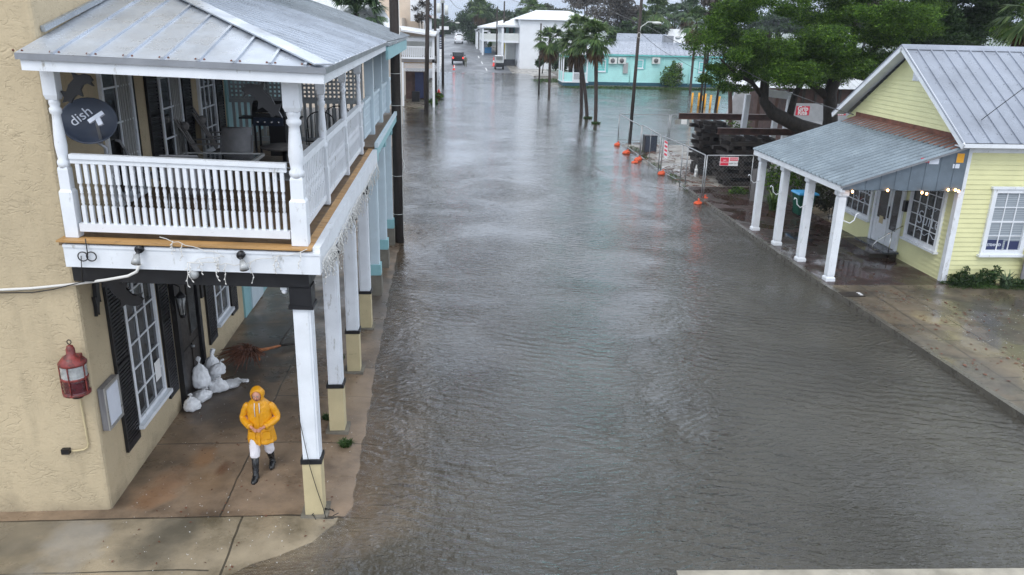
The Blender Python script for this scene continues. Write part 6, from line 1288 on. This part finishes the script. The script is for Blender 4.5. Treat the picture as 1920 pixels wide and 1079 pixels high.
mb = MB(); mb.add([(-6.0, 71.5, 6.75), (-1.3, 71.5, 6.15), (-1.3, 80, 6.35), (-6.0, 80, 6.95), (-6.0, 71.5, 6.6), (-1.3, 71.5, 6.0), (-1.3, 80, 6.2), (-6.0, 80, 6.8)], [(0,1,2,3),(7,6,5,4),(0,4,5,1),(1,5,6,2),(2,6,7,3),(3,7,4,0)]); mb.build('roof', M['roof_white'], r_)
mb = MB(); mb.box(-5.5, 73.2, 5.95, -1.7, 73.3, 6.3); mb.build('eave_wall', M['cream'], r_); mb = MB(); mb.box(-5.2, 72.3, 5.55, -1.5, 72.4, 5.85); mb.build('fascia', M['white_far'], r_)
mb = MB(); mb.box(-5.5, 72, 3.8, -1.4, 79, 4.1); mb.build('balcony_floor', M['grey_wood'], r_)
f = MB(); f.box(-5.4, 72.05, 5.05, -1.45, 72.15, 5.15); f.box(-5.4, 72.05, 4.1, -1.45, 72.15, 4.25)
for k in range(24): f.box(-5.35 + k*.165, 72.07, 4.25, -5.26 + k*.165, 72.12, 5.05)
f.build('railing', M['white_far'], r_)
f = MB()
for k in range(30): a = -5.3 + k*.13; f.bar((a, 72.1, 3.05), (a + .6, 72.1, 3.75), .03, .05, (0, 1, 0)); f.bar((a + .6, 72.12, 3.05), (a, 72.12, 3.75), .03, .05, (0, 1, 0))
f.build('lattice_panel', M['white_far'], r_); mb = MB(); mb.box(-5.3, 78, 3.0, -1.6, 78.1, 3.75); mb.build('back_panel', M['yellowpost'], r_)
for x in (-5.3, -4.2, -1.5): mb = MB(); mb.box(x - .1, 72.0, -.3, x + .1, 72.2, 6.0 if x > -2 else 3.8); mb.build('post', M['white_far'], r_)
for x0_, x1_, z0_, z1_ in ((-4.6, -3.7, 4.2, 6), (-3.4, -2.6, 4.2, 5.9)): mb = MB(); mb.box(x0_, 78.85, z0_, x1_, 78.95, z1_); mb.build('window', M['glass'], r_)
mb = MB(); mb.box(-5.2, 78.8, 4.15, -1.6, 78.84, 6.0); mb.build('rear_wall', M['acunit'], r_); mb = MB(); mb.box(-4.3, 78.7, 0, -2.1, 78.8, 3.0); mb.build('rear_wall', M['brownwall'], r_)
mb = MB(); mb.box(-3.4, 78.5, .2, -2.6, 78.6, 2.6); mb.build('blue_door', M['banner'], r_)
mb = MB(); mb.box(-4.0, 84, 7.2, -2.4, 85, 9.2); mb.top('roof_tank', M['white_far'], 'white box standing on the flat roof behind the balcony', 'roof box')
r_ = root('red_roof_house', (-4, 105, 0), 'house with a dark red metal roof behind the balcony building', 'house'); mb = MB(); mb.box(-16, 105, 0, -2.8, 125, 7.6); mb.build('wall', M['white_far'], r_); mb = MB(); mb.add([(-4, 104.5, 9.6), (-2.2, 104.5, 7.6), (-2.2, 125, 7.6), (-8, 125, 11), (-8, 104.5, 10.8)], [(0,1,2,3,4)]); mb.build('roof', M['redroof'], r_)
mb = MB(); mb.box(-3.0, 103, .5, -2.3, 122, 6.2); mb.build('street_wing', M['white_far'], r_); mb = MB(); mb.box(-2.2, 98, 5.9, -1.5, 118, 6.3); mb.box(-2.2, 98, 7.6, -1.5, 104, 7.9); mb.build('awning', M['white_far'], r_)
for y in (98.2, 106, 114): mb = MB(); mb.box(-1.75, y, -.2, -1.55, y + .2, 5.9); mb.build('awning_post', M['white_far'], r_)
mb = MB(); mb.box(-3.6, 76, 0, -2.9, 76.6, 1.0); mb.top('black_box', M['black'], 'black box on the wet floor beneath the slatted balcony', 'box')
r_ = root('fire_hydrant', (-1.2, 82, 0), 'small red hydrant beside the white awning posts', 'hydrant'); mb = MB(); mb.lathe([(.16, -.1), (.16, .05), (.11, .08), (.11, .55), (.14, .58), (.12, .7), (.03, .8)], (-1.2, 82, 0), 10); mb.build('body', M['cone'], r_); mb = MB(); mb.tube([(-1.38, 82, .45), (-1.02, 82, .45)], .05, 8); mb.build('nozzle', M['cone'], r_)
plant('street_weeds', 'green weeds at the foot of the left awning posts', 'weeds', (-1.5, 78, 0), [(-1.6, 75.5, .2, .4, .5, .3, 300), (-1.2, 80.5, .25, .5, .5, .35, 300)], .2, 'leaf_bright', 95)
p = U(832, 53, y=125); r_ = root('hanging_sign', (p.x - 1, 125, 0), 'white rectangular shop sign on a black post at the left of the street', 'sign'); mb = MB(); mb.box(p.x - .65, 124.9, p.z - .25, p.x + .75, 125, p.z + .25); mb.build('board', M['signwhite'], r_); mb = MB(); mb.tube([(p.x - .8, 125, 0), (p.x - .8, 125, p.z + .4)], .08, 6); mb.build('post', M['black'], r_)
p = U(826, 79, y=118); r_ = root('banner_sign', (p.x, 118, 0), 'tall dark blue vertical banner at the left edge of the street', 'banner'); mb = MB(); mb.box(p.x - .4, 117.9, p.z - .95, p.x + .4, 118, p.z + .95); mb.build('cloth', M['banner'], r_); [MB().box(p.x - .12, 117.88, p.z - .75 + k*.3, p.x + .12, 117.895, p.z - .58 + k*.3).build('lettering', M['signwhite'], r_) for k in range(5)]; mb = MB(); mb.tube([(p.x - .45, 118, 0), (p.x - .45, 118, p.z + 1.2)], .04, 6); mb.build('post', M['black'], r_)
# ------------------------------------------------------------------ vehicles
def car(x, y, rz, label, mat='carwhite', kind='suv', s=1.0, lit=False, grp=None):
    z = H1(x, y) + .02; r_ = root({'suv': 'parked_suv', 'jeep': 'off_road_car', 'car': 'parked_car'}[kind], (x, y, z), label, 'car', grp, rz); r_.scale = (s, s, s)
    def bl(mb, n, m, par=None, bevel=0.): o = mb.build(n, m, None, bevel); o.parent = par or r_; return o
    W = .92
    if kind == 'jeep':
        prof = [(-2.0, .55), (-2.0, 1.15), (-1.95, 1.75), (.35, 1.78), (.75, 1.2), (2.0, 1.1), (2.05, .6)]; mb = MB(); mb.prism([(-W + .1, a, b) for a, b in prof], (2*W - .2, 0, 0)); body = bl(mb, 'body', M[mat], bevel=.04)
        for s_ in (-1, 1):
            for a in (-1.3, 1.3): mb = MB(); mb.box(s_*W - .14*(s_ > 0) - .0, a - .5, .75, s_*W + .14*(s_ < 0), a + .5, .82); bl(mb, 'fender', M['black'])
    else:
        hb = 1.62 if kind == 'suv' else 1.42
        prof = [(-2.3, .45), (-2.33, .9), (-2.15, 1.0), (-1.95 if kind == 'suv' else -1.5, hb), (.4, hb), (1.1, 1.02), (2.2, .85), (2.3, .45)]; mb = MB(); mb.prism([(-W, a, b) for a, b in prof], (2*W, 0, 0)); body = bl(mb, 'body', M[mat], bevel=.09)
    hz_ = {'jeep': (1.25, 1.65), 'suv': (1.05, 1.52), 'car': (1.02, 1.35)}[kind]
    ya = -2.03 if kind == 'jeep' else -2.1
    mb = MB(); mb.add([(-.62, ya - .0, hz_[0]), (.62, ya, hz_[0]), (.55, ya + (.02 if kind == 'jeep' else .14), hz_[1]), (-.55, ya + (.02 if kind == 'jeep' else .14), hz_[1]), (-.62, ya + .1, hz_[0]), (.62, ya + .1, hz_[0]), (.55, ya + .25, hz_[1]), (-.55, ya + .25, hz_[1])], [(0,1,2,3),(7,6,5,4),(0,4,5,1),(1,5,6,2),(2,6,7,3),(3,7,4,0)]); bl(mb, 'rear_window', M['glass'])
    for s_ in (-1, 1):
        q = W - .1 if kind == 'jeep' else W; mb = MB(); mb.box(s_*q - .005, -1.6, hz_[0], s_*q + .005 + .005*s_, .3, hz_[1] - .05); bl(mb, 'side_window', M['glass'])
        mb = MB(); mb.box(s_*.72 - .1, -2.1 if kind == 'jeep' else -2.36, .85, s_*.72 + .1, -1.98 if kind == 'jeep' else -2.3, 1.08); bl(mb, 'tail_light', M['tail'] if lit else M['redlamp'])
        for a in (-1.35, 1.35): mb = MB(); R_ = .42 if kind == 'jeep' else .34; mb.tube([(s_*W - s_*.22, a, R_), (s_*W + s_*.02, a, R_)], R_, 16); wh = bl(mb, 'wheel', M['tyre']); mb = MB(); mb.tube([(s_*W + s_*.015, a, R_), (s_*W + s_*.03, a, R_)], R_ * .55, 12); bl(mb, 'rim', M['steel'], wh)
        mb = MB(); mb.box(s_*(W + .1) - .08, .5, 1.15, s_*(W + .1) + .08, .6, 1.32); bl(mb, 'mirror', M[mat])
    mb = MB(); mb.box(-.85, -2.18 if kind == 'jeep' else -2.42, .5, .85, -2.0 if kind == 'jeep' else -2.3, .68); bl(mb, 'bumper', M['black'] if kind == 'jeep' else M[mat])
    return r_
def gy(px, y): return U(px, 100, y=y).x
car(gy(859, 139) + .0, 141, 0, 'black off-road car driving away with red tail lights lit', 'carblack', 'jeep', 1.15, True)
car(gy(860, 205), 206, 0, 'white parked utility car on the left side of the far street', 'carwhite', 'suv', 1.1, False)
car(gy(861, 226), 226, 0, 'white car parked ahead of the white utility car', 'carwhite', 'car', 1.1)
for px, y, mt, kd, lb in ((894, 210, 'carwhite', 'suv', 'white parked car nearest on the right side of the far street'), (889, 224, 'cargrey', 'suv', 'dark parked car behind the nearest white one on the right'), (884, 238, 'cargrey', 'car', 'dark low parked car, third on the right of the far street'), (880, 252, 'carwhite', 'suv', 'white boxy vehicle at the far bend of the street')):
    car(gy(px, y), y, -.3, lb, mt, kd, 1.1)
# golf cart
x, y = gy(937, 131), 132; z = H1(x, y) + .02; r_ = root('golf_cart', (x, y, z), 'dark golf cart with a white roof stopped at the water edge', 'golf cart')
S_ = 1.1; X_ = lambda a: x + a * S_; Zz = lambda a: z + a * S_
mb = MB(); mb.box(X_(-.6), y - 1.1, Zz(.35), X_(.6), y + 1.2, Zz(.75)); mb.box(X_(-.6), y - 1.2, Zz(.6), X_(.6), y - .8, Zz(.95)); mb.build('body', M['carblack'], r_, bevel=.05)
mb = MB(); mb.box(X_(-.65), y - 1.2, Zz(1.85), X_(.65), y + .9, Zz(1.95)); mb.build('canopy', M['carwhite'], r_, bevel=.04); mb = MB(); mb.box(X_(-.5), y - .5, Zz(.8), X_(.5), y - .35, Zz(1.3)); mb.build('seat', M['acunit'], r_); mb = MB(); mb.box(X_(-.55), y + .85, Zz(.95), X_(.55), y + .88, Zz(1.8)); mb.build('windscreen', M['alu'], r_)
for a in (-.56, .56):
    for b in (-1.1, .85): mb = MB(); mb.tube([(X_(a), y + b, Zz(.7)), (X_(a), y + b, Zz(1.86))], .03, 6); mb.build('canopy_post', M['white_far'], r_)
    for b in (-.85, .85): mb = MB(); mb.tube([(X_(a) - .1, y + b, Zz(.25)), (X_(a) + .1, y + b, Zz(.25))], .27, 12); mb.build('wheel', M['tyre'], r_)
def cone(px, y, label, h=.9):
    x = gy(px, y); z = max(0, H1(x, y)) ; r_ = root('traffic_cone', (x, y, z), label, 'cone', 'traffic cones at the water edge'); mb = MB(); mb.lathe([(.3, 0), (.3, .05), (.2, .05), (.05, h)], (x, y, z), 10); mb.build('body', M['cone'], r_); mb = MB(); mb.lathe([(.155, h*.4), (.11, h*.62)], (x, y, z), 10); mb.build('band', M['signwhite'], r_)
cone(851, 129, 'red cone in shallow water nearest the camera, left in the street', .75); cone(926, 138, 'tall red cone beside the golf cart', 1.5)
mb = MB(); x = gy(915, 172); z = H1(x, 172); mb.box(x - .7, 171.6, z, x + .7, 172.4, z + 1.0); mb.box(x - .75, 171.55, z + 1.01, x + .75, 172.45, z + 1.12); mb.top('blue_tub', M['bluevat'], 'blue tub on the verge by the far gallery houses', 'tub')
x = gy(941, 150); z = H1(x, 150); mb = MB(); mb.smooth = True; mb.tube([(x, 150, z + .3), (x + .05, 150, z + 1.0), (x + .1, 150, z + 3.0), (x + .2, 150, z + 3.8)], [.1, .45, .5, .1], 10); mb.top('yellow_kayak', M['kayak'], 'yellow kayak stood upright beside the white gallery house', 'kayak')
pole(gy(931, 143), 143, .15, 9.5, 'dark pole before the far gallery house, left of the yellow kayak', z=.3); pole(gy(944, 139), 139, .16, 10.5, 'dark pole at the corner of the white gallery house', z=.2)
# far walker
x, y = gy(873, 135), 135; z = H1(x, y) + .02
r_ = root('person', (x, y, z), 'distant person in olive clothes wading beside the black car', 'person')
def skinbody(name, joints, edges, mat, parent, lv=1, rootv=0):
    me = bpy.data.meshes.new(name); me.from_pydata([j[0] for j in joints], edges, []); o = bpy.data.objects.new(name, me); COL.objects.link(o)
    m_ = o.modifiers.new('skin', 'SKIN'); m_.use_smooth_shade = True
    for i, j in enumerate(joints): sv = me.skin_vertices[0].data[i]; sv.radius = (j[1], j[2] if len(j) > 2 else j[1]); sv.use_root = i == rootv
    if lv: s_ = o.modifiers.new('sub', 'SUBSURF'); s_.levels = lv; s_.render_levels = lv
    me.materials.append(mat); o.parent = parent; return o
skinbody('body', [((0,0,.95), .15, .12), ((0,0,1.2), .15, .11), ((0,0,1.42), .17, .11), ((0,0,1.52), .06), ((0,0,1.66), .10, .11), ((.2,0,1.40), .06), ((.26,.05,1.12), .05), ((.2,-.1,.92), .04), ((-.2,0,1.40), .06), ((-.27,.05,1.12), .05), ((-.22,-.1,.92), .04), ((.1,0,.88), .1), ((.11,-.05,.48), .07), ((.12,0,.06), .06), ((-.1,0,.88), .1), ((-.14,.1,.48), .07), ((-.15,.25,.06), .06)],
    [(0,1),(1,2),(2,3),(3,4),(2,5),(5,6),(6,7),(2,8),(8,9),(9,10),(0,11),(11,12),(12,13),(0,14),(14,15),(15,16)], M['camo'], r_)
# overhead wires
def wire(pts, label, r=.02, sagz=.5):
    P_ = []
    for a, b in zip(pts[:-1], pts[1:]):
        a, b = Vector(a), Vector(b)
        for k in range(10): u = k / 10; P_.append(a.lerp(b, u) - Vector((0, 0, sagz * 4 * u * (1 - u))))
    P_.append(Vector(pts[-1])); mb = MB(); mb.tube(P_, r, 5); mb.top('overhead_wire', M['wire'], label, 'wire', 'overhead wires')
wire([(-2.0, 67, 11.5), U(1000, 12, y=120), (20, 140, 10)], 'wire crossing the sky above the white gallery house', .025, .3); wire([(-1.5, 84, 12.0), (2.0, 150, 9.5), (9, 200, 10)], 'wire falling from the left poles along the street', .03, 1)
wire([U(1120, 5, y=70), U(1215, 50, y=51), U(1400, 135, y=34), U(1600, 215, y=23)], 'service wire sloping down from the street lamp pole to the shop gable', .016, .12)
wire([(11.6, 51, 7.0), U(1270, 110, y=75), U(1340, 140, y=74)], 'thin wire from the street lamp pole to the right dark pole', .015, .2); wire([U(1920, 165, y=21.4), U(1880, 195, y=21.6), U(1810, 248, y=22.5)], 'wire lying diagonally across the grey shop roof', .012, 0)
# ------------------------------------------------------------------ the person in the yellow raincoat
PX, PY, PZ = -3.08, 11.74, .05
pr_ = root('person', (PX, PY, PZ), 'person in a yellow hooded raincoat, white trousers and black boots walking under the veranda', 'person')
J = []; E_ = []
def j(p, r, r2=None, parent=None):
    J.append((p, r, r2 if r2 else r)); i = len(J) - 1
    if parent is not None: E_.append((parent, i))
    return i
pel = j((0, .0, .86), .13, .10); sp = j((0, .0, 1.05), .12, .09, pel); ch = j((0, -.0, 1.20), .12, .085, sp); nk = j((0, -.015, 1.335), .05, .05, ch); hd0 = j((0, -.035, 1.40), .062, .07, nk); hd1 = j((0, -.045, 1.475), .072, .085, hd0); hd2 = j((0, -.03, 1.53), .06, .07, hd1)
for s, ky, ay, kz in ((-1, -.12, -.19, .45), (1, .03, .22, .46)):
    h = j((s*.09, 0, .80), .085, .085, pel); k = j((s*.095, ky, kz), .058, .058, h); a = j((s*.09, ay, .12 if s > 0 else .09), .028, .028, k); f = j((s*.098, ay - .10, .055 if s > 0 else .025), .018, .014, a)
for s in (-1, 1):
    sh = j((s*.155, 0, 1.235), .035, .035, ch); el = j((s*.25, .03, 1.03), .04, .04, sh); wr = j((s*.105, -.185, .945), .026, .026, el); pm = j((s*.06, -.225, .925), .030, .018, wr)
    base = Vector((s*.045, -.24, .92)); 
    for q, (dz, L) in enumerate(((.024, .055), (.008, .062), (-.009, .058), (-.024, .045))):
        a = j(tuple(base + Vector((0, 0, dz))), .010, .010, pm); b = j(tuple(base + Vector((-s*L*.5, -.012, dz - .008))), .009, .009, a); c = j(tuple(base + Vector((-s*L*.85, .012, dz - .016))), .007, .007, b)
    t1 = j((s*.07, -.235, .958), .011, .011, pm); t2 = j((s*.045, -.255, .965), .009, .009, t1)
body = skinbody('body', J, E_, M['skin'], pr_, lv=1, rootv=0)
# face
HC = Vector((0, -.062, 1.452)); fw_ = Vector((0, -.985, -.17)); up_ = Vector((0, -.17, .985))
def fp(a, b, c): return HC + Vector((1, 0, 0)) * a + up_ * b + fw_ * c
def pl(mb_, name, mat, par=pr_): mb_.v = [(a, b, c) for a, b, c in mb_.v]; o = mb_.build(name, mat); o.parent = par; return o
mb = MB(); mb.ball(fp(0, 0, .012), .080, 20, 14, (.86, 1.0, 1.18)); mb.ball(fp(0, -.055, .045), .036, 12, 8, (1.15, .9, .8)); mb.tube([fp(0, .02, .085), fp(0, -.012, .108), fp(0, -.02, .09)], [.008, .014, .010], 8); mb.tube([fp(-.022, .0, .088), fp(-.03, -.02, .08)], .012, 6); mb.tube([fp(.022, 0, .088), fp(.03, -.02, .08)], .012, 6)
mb.ball(fp(-.07, 0, .01), .02, 8, 6, (.5, .8, 1.3)); mb.ball(fp(.07, 0, .01), .02, 8, 6, (.5, .8, 1.3)); 
# the face is grown into the same mesh as the body
dg_ = bpy.context.evaluated_depsgraph_get(); dg_.update(); bm_ = bmesh.new(); tmp_ = bpy.data.meshes.new_from_object(body.evaluated_get(dg_)); bm_.from_mesh(tmp_)
fv = [bm_.verts.new(v) for v in mb.v]
for f in mb.f: q_ = bm_.faces.new([fv[i] for i in f]); q_.smooth = True
body.modifiers.clear(); me_ = bpy.data.meshes.new('body'); bm_.to_mesh(me_); bm_.free(); me_.materials.clear(); me_.materials.append(M['skin']); body.data = me_; face = body
mb = MB(); mb.tube([fp(-.022, -.045, .088), fp(0, -.049, .094), fp(.022, -.045, .088)], [.004, .007, .004], 6); pl(mb, 'mouth', M['redlamp'], face)
for s in (-1, 1): mb = MB(); mb.ball(fp(s*.028, .016, .082), .010, 8, 6); pl(mb, 'eye', M['darkhair'], face); mb = MB(); mb.tube([fp(s*.014, .034, .089), fp(s*.044, .032, .078)], .005, 5); pl(mb, 'eyebrow', M['darkhair'], face)
# raincoat body
def ring(cx_, cy_, z, rx, ry, n=36, fold=0., ph=0., tilt=0.):
    return [(cx_ + math.cos(2*PI*k/n)*rx*(1 + fold*math.sin(5*2*PI*k/n + ph) + fold*.6*math.sin(9*2*PI*k/n + ph*2)), cy_ + math.sin(2*PI*k/n)*ry*(1 + fold*math.sin(5*2*PI*k/n + ph)), z + tilt*math.sin(2*PI*k/n)) for k in range(n)]
mb = MB(); mb.smooth = True
rs_ = [ring(0, .01, .60, .18, .12, fold=.03), ring(0, .0, .595, .232, .158, fold=.055), ring(0, .0, .64, .230, .157, fold=.05), ring(0, 0, .74, .218, .148, fold=.035, ph=.3), ring(0, 0, .86, .200, .138, fold=.025, ph=.6), ring(0, 0, .98, .188, .130, fold=.02, ph=1), ring(0, 0, 1.10, .195, .130, fold=.012, ph=1.3), ring(0, 0, 1.20, .20, .126, fold=.01), ring(0, 0, 1.26, .195, .118), ring(0, 0, 1.30, .172, .106), ring(0, -.005, 1.34, .11, .092), ring(0, -.015, 1.375, .082, .084), ring(0, -.02, 1.39, .07, .07)]
mb.loft(rs_); coat = pl(mb, 'raincoat', M['coat'])
def crinkle(o, st=.022):
    sd_ = o.modifiers.new('fine', 'SUBSURF'); sd_.levels = 2; sd_.render_levels = 2
    tx = bpy.data.textures.get('cloth_folds') or bpy.data.textures.new('cloth_folds', 'CLOUDS'); tx.noise_scale = .075; dm = o.modifiers.new('folds', 'DISPLACE'); dm.texture = tx; dm.strength = st; dm.mid_level = .5; dm.texture_coords = 'LOCAL'
crinkle(coat, .03)
for s in (-1, 1):
    mb = MB(); pts = [(s*.15, 0, 1.28), (s*.195, .0, 1.24), (s*.235, .018, 1.14), (s*.272, .03, 1.04), (s*.262, -.0, 1.0), (s*.20, -.09, .97), (s*.125, -.165, .95), (s*.108, -.182, .945)]
    mb.tube(pts, [.045, .058, .060, .060, .063, .058, .054, .05], 14); sl_ = pl(mb, 'sleeve', M['coat'], coat); crinkle(sl_)
    mb = MB(); mb.tube([(s*.135, -.155, .952), (s*.112, -.178, .946)], [.060, .057], 14); pl(mb, 'cuff', M['coat'], coat)
    mb = MB(); mb.prism([(s*.055, -.150, .70), (s*.175, -.115, .70), (s*.165, -.108, .83), (s*.06, -.142, .83)], (0, -.012, 0)); pl(mb, 'pocket', M['coat'], coat)
mb = MB(); pf = [(.0, -.158*1.0 - .004, .60), (0, -.152, .74), (0, -.142, .86), (0, -.133, .98), (0, -.133, 1.10), (0, -.131, 1.2), (0, -.118, 1.3)]
for a, b in zip(pf[:-1], pf[1:]): mb.bar(a, b, .035, .014, (0, -1, 0))
pl(mb, 'placket', M['coat'], coat)
for s in (-1, 1): mb = MB(); mb.tube([(s*.035, -.125, 1.34), (s*.04, -.145, 1.24), (s*.036, -.148, 1.14 + .03*s)], .006, 6); pl(mb, 'drawstring', M['letter'], coat)
# hood: a shell round the head, open at the face
V = []; F = []; nu, nv = 28, 16; hc = Vector((0, -.028, 1.462))
for iv in range(nv + 1):
    th = .80 + (PI - .80) * iv / nv                 # angle from the face direction
    for iu in range(nu):
        a = 2*PI*iu/nu; d = fw_ * math.cos(th) + (Vector((1, 0, 0)) * math.cos(a) + up_ * math.sin(a)) * math.sin(th)
        r = .112 + .006*math.sin(3*a + th*4) + (.008 if math.sin(a) > .2 and th < 1.2 else 0) + (.012 * max(0, -math.sin(a)) * math.sin(th)); V.append(hc + Vector((d.x * .98, d.y * 1.02, d.z * 1.08)) * r)
for iv in range(nv):
    for iu in range(nu): F.append((iv*nu + iu, iv*nu + (iu+1) % nu, (iv+1)*nu + (iu+1) % nu, (iv+1)*nu + iu))
hood = npmesh('hood', [tuple(v) for v in V], F, M['coat'], smooth=True); hood.parent = coat; so = hood.modifiers.new('thick', 'SOLIDIFY'); so.thickness = .012; so.offset = 1
# trousers and boots
for s, ky, ay, kz in ((-1, -.12, -.19, .45), (1, .03, .22, .46)):
    mb = MB(); mb.tube([(s*.09, 0, .82), (s*.094, ky*.6, .62), (s*.095, ky, kz), (s*.094, ky + (ay - ky)*.2, .39), (s*.094, ky + (ay-ky)*.25, .365)], [.10, .088, .078, .082, .07], 14); crinkle(pl(mb, 'trouser_leg', M['trousers']), .03)
    az = .12 if s > 0 else .09; kk = Vector((s*.094, ky + (ay - ky)*.15, .40)); an = Vector((s*.09, ay, az))
    mb = MB(); mb.tube([kk, kk.lerp(an, .5), an, an + Vector((s*.004, -.035, -.045)), an + Vector((s*.008, -.11, -.055)), an + Vector((s*.010, -.17, -.06)), an + Vector((s*.010, -.20, -.06))], [.062, .055, .048, .052, .047, .038, .012], 14)
    mb.ball(an + Vector((0, .02, -.045)), .042, 10, 8); bt_ = pl(mb, 'boot', M['boot'])
    mb = MB(); mb.prism([(an.x - .038, an.y + .06, an.z - .095), (an.x + .038, an.y + .06, an.z - .095), (an.x + .05, an.y - .12, an.z - .095), (an.x + .01, an.y - .205, an.z - .095), (an.x - .035, an.y - .12, an.z - .095)], (0, 0, .02)); pl(mb, 'sole', M['boot'], bt_)
# ------------------------------------------------------------------ damp air
t = NT('damp_air'); t.n.remove(t.b); pv = t.new('VolumePrincipled'); pv.inputs['Color'].default_value = (.80, .86, .95, 1); pv.inputs['Density'].default_value = .00035; pv.inputs['Anisotropy'].default_value = .2
t.l.new(pv.outputs[0], t.out.inputs['Volume'])
mb = MB(); mb.box(-720, -60, -1.4, 940, 2600, 42); tag(mb.build('haze', t.m), kind='stuff')
